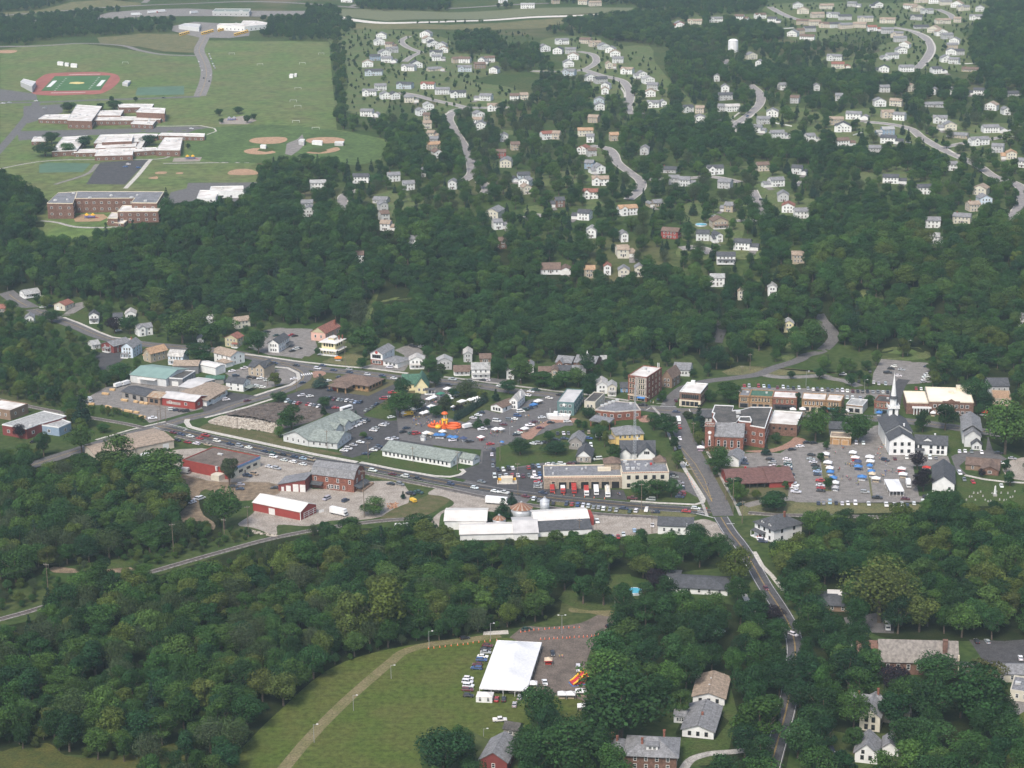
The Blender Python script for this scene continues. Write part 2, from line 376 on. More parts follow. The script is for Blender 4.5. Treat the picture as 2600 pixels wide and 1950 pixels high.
lot('parking_lot','e',[(0,980),(260,960),(480,960),(700,800),(850,760),(840,1080),(1450,1100),(1500,1240),(1310,1200),(1100,1200),(1160,1500),(1400,1520),(1350,1560),(0,1570),(-160,1540),(-90,1000)],ASPH3,.05)
lot('asphalt_drive','e',[(1480,1105),(1560,1060),(1830,1040),(1850,900),(1900,1040),(2080,1150),(1640,1130),(1560,1200),(1640,1290),(1540,1260)],ASPH,.055)
lot('parking_lot','e',[(2060,1150),(2212,1110),(2350,1350),(2212,1345),(2120,1330)],GRAV,.05)
lot('parking_lot','e',[(780,125),(1260,165),(1290,360),(1140,372),(860,390),(690,350),(700,270)],ASPH3,.06)
lot('parking_lot','e',[(-650,430),(-640,405),(870,440),(880,470),(850,540),(-640,500)],ASPH3,.05)
strip('sidewalk',[W('e',*p)for p in((1620,1290),(1800,1330),(2000,1355),(2250,1370))],2.2,CONC,.05,rise=.1)
lot('gravel_yard','a',[(760,1120),(900,1130),(1060,1040),(1300,1000),(1300,880),(2000,1000),(2212,940),(2212,1110),(2050,1250),(1500,1400),(1420,1330),(1030,1220),(880,1220)],ASPH3,.04)
lot('asphalt_drive','b',[(-30,1080),(-20,1020),(230,930),(520,970),(330,1045),(0,1150)],ASPH2,.05)
lot('asphalt_drive','a',[(930,690),(1230,690),(1240,760),(1080,870),(1000,900),(960,760)],ASPH2,.04)
lot('parking_lot','b',[(200,740),(400,680),(680,700),(850,690),(930,760),(930,820),(600,900),(420,880)],ASPH3,.05)
lot('parking_lot','b',[(430,480),(600,370),(560,320),(800,270),(1080,300),(1140,520),(1000,600),(780,570),(640,560)],ASPH3,.05)
lot('parking_lot','b',[(1530,690),(1680,650),(2010,640),(2000,560),(1900,510),(2080,440),(2240,560),(2060,640),(2000,720)],ASPH3,.05)
lot('asphalt_drive','c',[(590,640),(640,610),(900,640),(1000,640),(920,690),(800,690)],ASPH,.05)
lot('gravel_yard','f',[(-60,330),(300,240),(1180,320),(1640,400),(1580,500),(1640,640),(2212,560),(2420,560),(2500,860),(2212,940),(1800,960),(1600,1010),(1290,1000),(1270,1100),(1000,1020),(900,1010),(1040,880),(1040,700),(900,740),(600,560),(260,480)],GRAV,.03)
lot('gravel_yard','f',[(260,480),(600,560),(1300,600),(1300,680),(900,760),(560,640),(540,900),(660,1000),(640,1050),(500,960),(240,990),(330,850),(400,780),(360,620)],DIRT,.035)
lot('gravel_yard','g',[(150,700),(330,720),(500,800),(480,850),(300,850),(150,830)],GRAV,.04)
lot('gravel_yard','g',[(850,740),(1240,830),(1600,930),(1560,1000),(1320,980),(900,990),(850,1100),(840,1230),(780,1160),(760,1100),(840,1000),(1000,900),(880,830),(740,810)],GRAV,.04)
lot('gravel_yard','h',[(600,960),(900,1000),(1250,1010),(1660,1040),(1760,1020),(1900,1060),(2020,1280),(1900,1230),(1700,1140),(1310,1160),(1060,1190),(640,1200)],GRAV,.04)
lot('bare_soil','b',[(200,1150),(420,1090),(700,1030),(1180,1110),(1200,1150),(960,1260),(740,1300),(600,1220)],SOIL,.04)
lot('rubble_ground','b',[(30,1230),(160,1170),(700,1240),(740,1280),(690,1340),(520,1310),(250,1280)],RUBB,.08)
lot('weedy_verge','b',[(-60,1300),(30,1245),(420,1310),(700,1350),(790,1420),(1370,1560),(1260,1560),(400,1390),(-40,1320)],WEED,.06)
lot('lawn','g',[(120,470),(280,390),(300,450),(840,520),(1000,560),(1070,570),(1080,595),(950,620),(800,612),(400,545)],LAWN,.06)
lot('lawn','c',[(870,1330),(1000,1290),(1200,1320),(1590,1260),(1620,1350),(1640,1500),(1350,1470),(860,1540)],LAWN,.06)
lot('lawn','c',[(1470,1150),(1560,1110),(1700,1115),(1900,1110),(1880,1150),(1480,1170)],LAWN,.08)
lot('lawn','c',[(1800,1350),(2090,1340),(2090,1420),(1830,1410)],LAWN,.06)
lot('lawn','b',[(970,600),(1000,570),(1190,590),(1150,640),(960,620)],LAWN,.06)
lot('lawn','b',[(1170,630),(1260,590),(1520,540),(1620,590),(1500,670),(1300,650)],DRY,.06)
lot('lawn','b',[(1590,1160),(1760,1050),(1870,1060),(1850,1200),(1640,1180)],LAWN,.06)
lot('lawn','d',[(470,960),(560,950),(600,1040),(620,1100),(520,1110)],LAWN,.06)
lot('lawn','h',[(960,730),(1500,740),(1620,760),(1700,860),(1300,845),(1040,825)],LAWN,.07)
lot('lawn','d',[(690,1110),(730,1140),(800,1240),(760,1250)],LAWN,.06)
lot('lawn','e',[(-820,250),(-640,190),(-240,210),(0,230),(380,280),(400,260),(-300,290),(-760,285)],DRY,.05)
lot('lawn','e',[(-790,385),(-650,340),(0,320),(340,325),(400,390),(640,400),(900,400),(880,425),(0,425),(-600,400)],LAWN,.06)
lot('lawn','e',[(1450,840),(1560,850),(1550,1080),(1470,1090)],LAWN,.06)
lot('lawn','e',[(1530,1320),(1640,1330),(1900,1380),(2212,1390),(2212,1600),(1500,1600)],LAWN,.05)
lot('lawn','e',[(-640,1600),(-200,1560),(1180,1580),(1180,1660),(-640,1700)],DRY,.05)
lot('lawn','e',[(640,1250),(680,1520),(700,1530),(660,1250)],DRY,.08)
lot('lawn','e',[(170,1100),(210,1100),(290,1450),(210,1450)],DRY,.08)
lot('brick_walk','d',[(1380,1050),(1640,1030),(1840,950),(1900,910),(1990,930),(1760,1040),(1640,1065)],BRKP,.09)
lot('brick_walk','c',[(1130,1230),(1300,1100),(1420,1050),(1700,1045),(1700,1070),(1440,1085),(1330,1140),(1180,1250)],BRKP,.09)
lot('brick_walk','d',[(350,700),(400,690),(470,740),(420,760),(360,760)],BRKP,.09)
lot('lawn','h',[(640,1010-80),(900,960),(1200,985),(1640,1010),(1700,980),(1500,950),(600,870),(180,830),(100,850)],DRY,.05)
lot('lawn','g',[(150,590),(600,680),(1000,745),(1400,820),(1700,890),(1250,840),(850,760),(150,640)],DRY,.045)
lot('weedy_ground','g',[(320,1000),(640,860),(800,800),(960,850),(900,920),(740,1010),(560,1060),(260,1060)],WEED,.05)
lot('lawn','h',[(1290,240),(1380,240),(1400,310),(1300,310)],LAWN,.06)
lot('lawn','h',[(1300,330),(1400,330),(1430,395),(1310,400)],LAWN,.06)
def railway(P):
 strip('railway_ballast',P,4.2,mat('ballast',(.27,.25,.23),.95,.25,.8),.05,rise=.2)
 strip('railway_sleepers',P,2.4,mat('sleepers',(.10,.08,.07),.9,.2,.6),.32)
 for d in(-.72,.72):strip('rail',offset_line(P,d),.28,mat('rail_steel',(.30,.27,.25),.45,.1,.8,metal=.5),.40,rise=.1)
RAIL1=spline([W(c,x,y)for c,x,y in(('a',-200,1130),('a',0,1170),('a',350,1245),('a',900,1345),('a',1360,1430),('f',60,60),('f',600,180),('f',1100,285),('f',1600,390),('g',150,606),('g',500,675),('g',850,745),('g',1250,830),('g',1560,890),('h',280,915),('h',700,970),('h',1200,1000),('h',1650,1025),('d',1250,1605+60),('d',1700,1690),('d',2300,1700),('e',900,1720),('e',2300,1745))],5)
railway(RAIL1[:23]);railway(RAIL1[27:86]);railway(RAIL1[92:])
RAIL2=spline([W(c,x,y)for c,x,y in(('G',-300,790),('G',0,712),('G',190,660),('G',600,520),('G',1050,385),('G',1400,285),('G',1760,190),('g',0,1110),('g',300,1075),('g',620,1055),('g',760,1040))],5)
railway(RAIL2)
for seg in(RAIL2[5:12],RAIL2[19:33],RAIL2[36:48],RAIL1[3:14],RAIL1[15:24]):
 L,Q=offset_line(seg,6),offset_line(seg,-6)
 KEEP.append(('road',[proj(p)for p in L+Q[::-1]]))
lot('grass_field','H',[(-700,1800),(-330,1250),(40,980),(560,860),(1000,830),(1100,830),(1240,1180),(1560,1230),(1560,1330),(1250,1330),(1200,1420),(980,1480),(780,1400),(560,1500),(520,1800)],LAWN2,.03,'lot')
strip('dirt_track',spline([W('H',*p)for p in((1030,812),(800,846),(560,876),(420,918),(330,985),(200,1095),(0,1275),(-170,1450),(-470,1810))],6),5.0,mat('worn_grass',(.19,.16,.085),.95,.3,.15,col2=(.12,.12,.045)),.07,keep='base')
lot('gravel_lot','H',[(1130,795),(1190,755),(1300,760),(1540,735),(1720,670),(1760,690),(1700,780),(1610,900),(1580,1180),(1580,1240),(1220,1240),(1150,900),(1090,830)],mat('brown_gravel',(.145,.118,.098),.95,.15,.2),.06,'lot')
lot('dirt_track','H',[(1470,640),(1600,655),(1760,660),(1730,690),(1600,672),(1470,658)],mat('worn_grass',(.2,.16,.09)),.07,'lot')
lot('lawn','H',[(1400,580),(1500,480),(1730,430),(1860,420),(1880,480),(1780,640),(1640,645),(1480,625)],LAWN,.05,'yard')
lot('concrete_pad','H',[(925,790),(1080,780),(1085,805),(920,812)],CONC,.09)
lot('meadow','G',[(0,1560),(300,1500),(420,1580),(900,1560),(1150,1500),(1180,1590),(1180,1800),(0,1800)],mat('goldenrod_meadow',(.045,.06,.014),.95,.3,.15,col2=(.085,.08,.018)),.05,'yard')
lot('lawn','I',[(-40,1460),(240,1480),(330,1360),(250,1300),(330,1100),(380,1300),(330,1540),(200,1640),(-40,1660)],LAWN,.05,'yard')
lot('lawn','I',[(1980,1640),(2100,1440),(2212,1300),(2300,1500),(2212,1800)],LAWN2,.05,'yard')
lot('lawn','I',[(880,1400),(1080,1440),(1420,1440),(1440,1640),(1100,1690),(900,1560)],LAWN,.05,'yard')
strip('driveway',spline([W('I',*p)for p in((30,1680),(100,1600),(200,1570),(370,1555),(470,1540))],5),3.6,CONCO,.1,keep='road')
lot('parking_lot','I',[(1860,840),(2090,850),(2212,840),(2350,1060),(2100,1040),(1960,990)],ASPH2,.06)
lot('parking_lot','I',[(1060,700),(1330,660),(1390,740),(1380,800),(1100,790)],ASPH,.06)
lot('asphalt_drive','I',[(890,1450),(1000,1470),(1040,1500),(900,1500)],ASPH3,.06)
lot('asphalt_drive','I',[(2090,1200),(2212,1230),(2250,1300),(2130,1330)],ASPH3,.06)
lot('dirt_track','G',[(310,386),(600,400),(860,388),(860,396),(600,410),(310,395)],DIRT,.07,'lot')
lot('lawn','G',[(560,350),(760,330),(880,360),(700,390),(560,385)],LAWN,.05,'lot')
lot('lawn','a',[(700,320),(880,240),(900,300),(840,370),(700,350)],LAWN,.05,'lot')
lot('driveway','a',[(620,320),(760,200),(880,180),(890,210),(700,320)],ASPH3,.06)
lot('lawn','a',[(900,1390),(1000,1380),(1400,1440),(1000,1560),(900,1550)],LAWN,.05)
lot('school_grass','A',[(0,320),(200,290),(520,280),(900,330),(1250,360),(1260,320),(1300,260),(1700,265),(2100,270),(2150,830),(2212,840),(2500,900),(2420,1040),(1960,1000),(1640,1040),(1640,1190),(1280,1260),(1050,1300),(780,1450),(500,1540),(260,1520),(210,1400),(320,1290),(200,1200),(0,1090)],mat('school_turf',(.090,.140,.036),.95,.18,.02,col2=(.126,.136,.05),lines=(1,14,.10)),.05,'field')
lot('lawn','A',[(1250,830),(1600,800),(2150,835),(2400,880),(2480,950),(2330,1050),(1800,1040),(1400,1040),(1200,930)],mat('cut_outfield',(.072,.116,.032),.95,.1,.03),.10,None)
lot('dry_field','A',[(620,240),(900,215),(1260,220),(1290,255),(1250,340),(1050,330),(900,300),(640,280)],DRY,.06,'field')
road('A',[(1320,200),(1300,255),(1270,320),(1300,390),(1318,460),(1308,530),(1275,615)],14,ASPH3,mid='y')
road('A',[(-40,660),(220,655),(600,640),(900,632),(1280,618)],9,ASPH,mid=None)
road('A',[(240,650),(180,740),(110,830),(40,910),(-40,1000)],9,ASPH,mid=None)
lot('asphalt_drive','A',[(110,840),(600,828),(1000,812),(1250,808),(1350,818),(1375,838),(1330,858),(1250,848),(900,848),(500,868),(120,900)],ASPH,.09)
strip('kerb',[W('A',*p)for p in((1000,808),(1280,804),(1370,822),(1380,840),(1320,862))],1.5,CONC,.1,rise=.1)
lot('parking_lot','A',[(640,1040),(950,1020),(800,1180),(550,1178)],ASPH2,.10)
lot('parking_lot','A',[(1200,1170),(1640,1165),(1600,1200),(1500,1290),(1420,1260),(1060,1310),(1090,1230),(1190,1205)],ASPH,.10)
lot('parking_lot','A',[(150,680),(400,665),(400,720),(180,790),(150,770)],ASPH,.10)
lot('parking_lot','A',[(0,570),(230,600),(240,640),(0,650)],ASPH,.10)
lot('tennis_court','A',[(250,1055),(300,1040),(580,1045),(530,1100),(250,1105)],mat('green_court',(.085,.15,.095),.8,.08,.1),.12)
lot('tennis_court','A',[(870,585),(880,560),(1175,550),(1175,605),(865,612)],mat('green_court',(.085,.15,.095)),.12)
road('A',[(0,1080),(120,1055),(240,1035),(700,1020),(1050,1012),(1100,960)],3,CONCO,mid=None)
road('A',[(960,1020),(880,1120),(800,1205)],4,CONC,mid=None)
road('A',[(620,1050),(560,1110),(350,1180)],4,ASPH3,mid=None)
road('A',[(1040,1045),(1400,1040),(1760,1040)],3,CONCO,mid=None)
road('A',[(260,1410),(350,1420),(480,1450),(650,1455),(770,1450)],3,CONCO,mid=None)
road('A',[(-40,300),(300,292),(520,278),(760,290),(900,325),(1050,350),(1250,357)],9,ASPH3,mid=None)
lot('asphalt_drive','A',[(1090,170),(1240,140),(1400,150),(1600,185),(1590,230),(1460,245),(1270,240),(1100,200)],ASPH3,.08)
lot('asphalt_drive','A',[(700,80),(1200,55),(1650,70),(1960,70),(1960,100),(1500,105),(900,110),(500,130)],ASPH3,.08)
road('A',[(-60,105),(300,78),(900,36),(1500,12),(2212,45),(120,52,'B')],10,ASPH3,mid=None)
road('A',[(920,20),(940,0),(935,-30)],10,ASPH3,mid=None)
road('A',[(-40,128),(150,125),(310,138)],16,CONC,mid=None)
road('B',[(0,112),(100,130),(300,148),(600,142),(850,134),(1200,113),(1600,98),(1880,80)],15,mat('bright_concrete',(.62,.58,.52)),mid=None)
road('B',[(-10,40),(60,45),(110,30)],9,ASPH3,mid=None)
road('B',[(700,55),(1000,38),(1340,22)],9,ASPH3,mid=None)
lot('dry_field','B',[(60,150),(700,160),(1200,130),(1800,100),(1500,130),(1300,180),(1000,190),(760,190),(100,190)],DRY,.05,'field')
lot('dry_field','B',[(0,60),(700,80),(1100,60),(1880,50),(1880,80),(1200,105),(800,125),(300,135),(0,105)],mat('pale_verge',(.14,.15,.075)),.05,'field')
lot('dry_field','A',[(-60,85),(270,62),(450,15),(680,0),(900,20),(900,36),(300,78),(-60,100)],DRY,.05,'field')
lot('running_track','A',[(195,585),(215,540),(250,500),(310,472),(480,463),(640,462),(735,475),(765,500),(740,545),(690,580),(640,600),(500,606),(330,612),(230,605)],mat('red_track',(.30,.105,.085),.9,.08,.1),.14,'lot')
lot('football_field','A',[(262,582),(350,488),(710,484),(640,578)],mat('sports_turf',(.06,.14,.05),.9,.08,.05),.20,'lot')
for a,b in(((310,558),(352,518)),((628,552),(662,514))):
 strip('field_marking',[W('A',*a),W('A',*b)],5.0,WHT,.34)
for k in range(8):
 for x0,y0,x1,y1 in((345,580,415,503),(565,570,625,497)):
  x,y=x0+(x1-x0)*k/7,y0+(y1-y0)*k/7
  strip('field_marking',[W('A',x,y),W('A',x+12,y)],1.6,WHT,.34)
lot('field_emblem','A',[(440,536),(450,528),(490,525),(535,528),(540,534),(500,540)],mat('gold_turf_paint',(.62,.50,.20)),.30,None)
for a,b in(((325,596),(545,592)),((440,480),(640,476))):
 strip('field_marking',[W('A',*a),W('A',*b)],4.0,mat('faded_track_paint',(.55,.38,.36)),.30)
for pts in([(1590,900),(1620,885),(1700,878),(1820,880),(1830,900),(1790,915),(1640,918)],[(1960,890),(2050,878),(2180,885),(2200,900),(2130,915),(1980,915)],[(1560,962),(1620,948),(1740,965),(1760,975),(1700,986),(1600,985)],[(1955,975),(2050,965),(2150,942),(2170,958),(2080,980),(1990,982)],[(1460,1115),(1500,1085),(1560,1080),(1620,1090),(1640,1115),(1540,1120)],[(-20,325),(110,325),(80,340),(-20,338)]):
 lot('ball_field','A',pts,INFD,.16,'lot')
for pts in([(1640,965),(1660,950),(1740,945),(1760,960),(1700,972)],[(1965,970),(2000,950),(2070,950),(2090,965),(2040,978)]):
 lot('lawn','A',pts,LAWN,.20,None)
lot('asphalt_drive','A',[(1830,920),(1900,890),(1930,860),(1950,920),(1910,960),(1860,995),(1820,985)],ASPH3,.16)
lot('playground_mulch','A',[(470,1395),(520,1370),(660,1370),(690,1390),(640,1415),(480,1418)],mat('wood_mulch',(.36,.24,.14)),.14)
lot('playground_mulch','A',[(1110,1010),(1290,1005),(1275,1032),(1100,1035)],mat('grey_mulch',(.30,.26,.22)),.14)
lot('playground_mulch','A',[(1400,765),(1560,740),(1640,770),(1580,795),(1400,795)],mat('grey_mulch',(.30,.26,.22)),.14)
for pts in([(1000,1100),(1060,1098),(1050,1112),(995,1112)],[(1130,1103),(1165,1102),(1160,1112),(1128,1112)],[(945,1140),(1000,1128),(1000,1145)]):
 lot('worn_patch','A',pts,INFD,.12,None)
SUB=[('B',[(1110,688),(950,690),(830,688),(720,665),(600,640),(480,608),(380,592)],9),('B',[(830,688),(760,700),(712,735),(730,820),(780,900),(825,980),(850,1060),(835,1130),(780,1165)],10),('B',[(450,232),(405,255),(420,290),(480,320),(525,335)],8),('B',[(525,335),(470,360),(420,395)],8),('B',[(1230,455),(1400,460),(1540,450),(1625,415),(1645,380),(1590,340),(1530,330)],9),('B',[(1570,450),(1680,485),(1790,510),(1845,560),(1860,620),(1845,690),(1860,730)],10),('B',[(1850,715),(1940,728)],8),('B',[(1600,932),(1700,945),(1755,985),(1775,1035),(1860,1105),(1925,1155),(1930,1195),(1900,1235),(1850,1275)],9),('B',[(1930,1150),(2100,1142),(2212,1140),(200,1130,'C'),(400,1165,'C')],8),('B',[(130,1215),(50,1240),(25,1290),(42,1375)],9),('B',[(900,1160),(945,1195),(930,1240)],9),('B',[(1190,1395),(1260,1375),(1300,1385)],9),('C',[(590,45),(660,85),(770,125),(860,140)],10),('C',[(1370,175),(1480,195),(1570,235),(1620,295),(1605,350),(1560,410),(1530,440)],11),('C',[(460,540),(530,610),(525,665),(455,735),(385,785),(320,830)],10),('C',[(200,765),(330,770),(385,780)],7),('C',[(1200,780),(1320,790),(1460,815),(1560,880),(1700,960),(1800,1005),(1920,1060),(2050,1140),(2140,1165),(2200,1250),(2170,1340),(2100,1405),(1990,1465),(1890,1492)],9),('C',[(1690,945),(1850,912),(2000,890),(2130,868)],8),('C',[(270,365),(320,400),(330,430)],10),('C',[(480,1215),(520,1300),(555,1390)],8),('C',[(360,1412),(560,1405),(740,1398)],7),('C',[(1660,60),(1740,95),(1760,125)],9),('C',[(20,1590),(110,1580),(190,1600),(220,1620)],9),('C',[(1980,1160),(2060,1155)],7),('C',[(770,1190),(800,1160)],7)]
for c,pts,wd in SUB:
 wd*=.86
 P=road(c,pts,wd,mat('suburb_asphalt',(.27,.25,.24),.9,.1,.3),mid=None)
 for d in(-1,1):strip('kerb',offset_line(P,d*(wd/2+.4)),.8,CONC,.04,rise=.12)
for c,pts in(('C',[(440,690),(370,740),(320,800)]),('C',[(490,730),(420,790),(370,840),(390,870)]),('C',[(1400,180),(1560,215),(1640,290),(1630,360),(1580,420)]),('B',[(1800,560),(1825,600),(1800,680)]),('B',[(770,690),(670,740),(690,790)]),('C',[(1720,950),(1800,1000)])):
 strip('sidewalk',spline([W(c,*p)for p in pts],4),2,CONC,.06,rise=.12)
for c,pts in(('B',[(30,180),(440,200),(700,250),(760,340),(960,350),(1010,470),(860,520),(1100,560),(1180,620),(1060,700),(960,700),(620,720),(640,640),(380,590),(200,740),(60,720),(60,560),(40,380)]),('B',[(1290,260),(1480,230),(1560,230),(1800,300),(1900,290),(2020,400),(2120,520),(2212,600),(2212,680),(1960,700),(1860,720),(1800,680),(1640,690),(1620,560),(1560,480),(1380,490),(1230,450),(1440,440),(1430,340)]),('C',[(0,60),(330,90),(660,100),(640,150),(0,180)]),('C',[(560,40),(1000,15),(1400,20),(1980,-20),(1960,130),(1800,190),(1880,260),(1960,400),(1920,470),(1600,440),(1400,470),(1230,480),(960,450),(930,370),(1050,330),(1250,340),(1290,290),(1480,230),(1200,200),(1000,230),(860,280),(780,270),(700,230),(760,170)]),('C',[(-40,660),(110,660),(200,770),(300,830),(400,660),(540,680),(640,680),(860,700),(960,760),(1100,700),(1440,700),(1460,800),(1560,830),(1620,740),(1900,780),(2130,790),(2130,900),(1900,960),(2200,1000),(2180,1060),(1900,1060),(1560,960),(1220,960),(1000,930),(900,890),(740,880),(540,870),(370,850)]),('C',[(420,1060),(680,1100),(640,1200),(800,1260),(980,1300),(980,1330),(850,1390),(560,1400),(480,1420),(320,1560),(120,1560),(40,1400),(60,1300),(240,1260),(480,1300),(480,1200)]),('C',[(1240,1080),(1460,1060),(1640,1100),(1660,1180),(1440,1220),(1380,1180),(1200,1170)]),('C',[(1360,1220),(1440,1250),(1460,1330),(1400,1290)]),('C',[(1880,1380),(2100,1330),(2080,1400),(1900,1460),(1860,1430)]),('C',[(1290,1560),(1500,1560),(1650,1500),(1700,1560),(1560,1600),(1400,1610)]),('C',[(0,1590),(100,1560),(250,1600),(560,1600),(640,1640),(380,1659),(0,1640)]),('B',[(320,1220),(460,1240),(440,1390),(370,1400)]),('B',[(900,830),(1130,840),(1120,860),(930,870)]),('B',[(1220,1160),(1300,1110),(1500,1090),(1600,1100),(1600,1180),(1490,1190),(1300,1190)]),('B',[(1580,1300),(1640,1270),(1700,1280),(1600,1350)]),('B',[(1600,930),(1720,960),(1750,1040),(1640,1030),(1600,980)]),('B',[(1800,1180),(1920,1170),(1920,1210),(1840,1270),(1790,1230)]),('B',[(1210,1320),(1290,1310),(1290,1370),(1210,1370)]),('E',[(1220,140),(1300,110),(1460,140),(1560,130),(1560,180),(1400,200),(1260,190)]),('F',[(760,520),(900,540),(860,580),(760,660),(700,700)]),('F',[(1320,620),(1590,620),(1600,690),(1320,680)]),('F',[(1180,240),(1270,240),(1290,340),(1200,330)]),('E',[(170,420),(300,300),(450,250),(510,330),(350,420),(250,470)]),('C',[(620,330),(660,440),(570,430)]),('C',[(480,540),(560,600),(540,560)])):
 sheet('lawn',c,pts,mat('yard_turf',(.078,.118,.034),.95,.2,.06,col2=(.112,.120,.048)),.03,'yard')
# ================================================ buildings: kit
def wallmat(n):
 T={'white':(.78,.78,.76),'cream':(.62,.58,.48),'beige':(.56,.49,.40),'tan':(.42,.35,.26),'grey':(.46,.46,.46),'pale grey':(.62,.63,.62),'blue-grey':(.47,.53,.58),'blue':(.16,.30,.52),'yellow':(.72,.52,.20),'pale yellow':(.74,.66,.40),'olive':(.48,.44,.28),'pink':(.68,.42,.34),'brown':(.25,.17,.12),'red':(.30,.055,.045),'dark red':(.20,.05,.045),'teal':(.12,.20,.20),'dark grey':(.19,.19,.20),'light blue':(.62,.70,.78),'weathered grey':(.30,.28,.26),'slate blue':(.26,.34,.44)}
 if n=='brick':return mat('red_brick',(.235,.095,.066),.9,.16,.9,lines=(2,.6,.12))
 if n=='brown brick':return mat('brown_brick',(.185,.105,.078),.9,.14,.9,lines=(2,.6,.12))
 if n=='tan brick':return mat('tan_brick',(.33,.205,.105),.9,.16,.9,lines=(2,.6,.12))
 if n=='stone':return mat('grey_stone',(.38,.34,.30),.9,.2,.8,lines=(2,.8,.15))
 if n=='block':return mat('tan_block',(.33,.27,.21),.9,.1,.8,lines=(2,.6,.15))
 return mat(n.replace(' ','_')+'_siding',T[n],.75,.05,.5,lines=(2,.45,.12))
def roofmat(n):
 T={'grey':(.22,.22,.225),'dark grey':(.085,.088,.095),'black':(.045,.045,.05),'brown':(.17,.12,.095),'tan':(.33,.26,.20),'pale':(.48,.46,.43),'red-brown':(.26,.115,.085),'orange-tan':(.40,.26,.16),'green':(.07,.15,.105),'light grey':(.36,.36,.35),'green-grey':(.24,.27,.245),'maroon':(.155,.082,.072)}
 if n=='white':return mat('white_metal_roof',(.72,.69,.64),.45,.05,.2,col2=(.60,.565,.52),lines=(0,1.0,.06))
 if n=='flat white':return mat('white_membrane_roof',(.74,.71,.67),.8,.10,.12,col2=(.46,.415,.37))
 if n=='flat grey':return mat('grey_membrane_roof',(.20,.20,.21),.9,.12,.15)
 if n=='flat black':return mat('tar_roof',(.06,.058,.055),.9,.3,.2,col2=(.12,.11,.10))
 if n=='flat brown':return mat('brown_gravel_roof',(.15,.12,.10),.95,.15,.25)
 if n=='flat peach':return mat('cream_membrane_roof',(.80,.72,.60),.8,.05,.1)
 if n=='pale metal':return mat('pale_metal_roof',(.56,.54,.52),.5,.08,.2,lines=(0,1.0,.08))
 if n=='teal metal':return mat('green_metal_roof',(.22,.32,.285),.5,.06,.2,lines=(0,1.0,.08))
 if n=='rusty':return mat('rusty_metal_roof',(.30,.17,.09),.6,.2,.5,col2=(.40,.36,.28))
 if n=='slate':return mat('slate_roof',(.245,.22,.195),.7,.18,.8,lines=(2,.35,.15))
 return mat(n.replace(' ','_')+'_shingle',T[n],.9,.14,.7,lines=(2,.35,.15))
GLASS=mat('window_glass',(.022,.026,.032),.25,.3,.3,spec=.6)
TRIM=mat('white_trim',(.74,.74,.72),.6,.04,.8)
DTRIM=mat('dark_trim',(.07,.065,.06),.6,.1,.8)
CTRIM=mat('cream_trim',(.68,.60,.46),.6,.06,.8)
GDOOR=mat('white_door',(.72,.71,.68),.6,.05,.8,lines=(2,.6,.12))
DDOOR=mat('dark_door',(.09,.06,.05),.6,.1,.8)
BRICK=wallmat('brick')
STEEL=mat('grey_steel',(.42,.43,.44),.5,.1,.8,metal=.3)
GALV=mat('galvanised_steel',(.50,.52,.54),.45,.1,.4,metal=.2,lines=(2,.8,.1))
HV=mat('vent_metal',(.55,.55,.54),.5,.1,.8)
_mesh={}
def shared(key,fn):
 if key not in _mesh:_mesh[key]=fn()
 return _mesh[key]
def window_mesh(w,h,trim,arch=False):
 def mk():
  m=MB();t=.16 if w>.8 else.1
  m.box(-w/2,-.03,-h/2,w/2,.02,h/2,1)
  m.box(-w/2-t,-.08,-h/2-t,w/2+t,.02,-h/2,0).box(-w/2-t,-.08,h/2,w/2+t,.02,h/2+t,0)
  m.box(-w/2-t,-.08,-h/2,-w/2,.02,h/2,0).box(w/2,-.08,-h/2,w/2+t,.02,h/2,0)
  m.box(-w/2,-.06,-.05,w/2,.0,.05,0)
  if arch:
   n=6;pr=[(w/2*math.cos(math.pi*i/n),h/2+t+w/2*math.sin(math.pi*i/n))for i in range(n+1)]
   m.xsec(pr,-.05,.02,1)
  me=m.mesh('window');me.materials.append(trim);me.materials.append(GLASS);return me
 return shared(('win',round(w,2),round(h,2),trim.name,arch),mk)
def slab(m,a,b,c,d,t=.28,mi=0):
 a,b,c,d=map(Vector,(a,b,c,d));n=(b-a).cross(d-a).normalized()*t
 v=[a,b,c,d];m.add([*v,*[p+n for p in v]],[(3,2,1,0),(4,5,6,7),(0,1,5,4),(1,2,6,5),(2,3,7,6),(3,0,4,7)],mi)
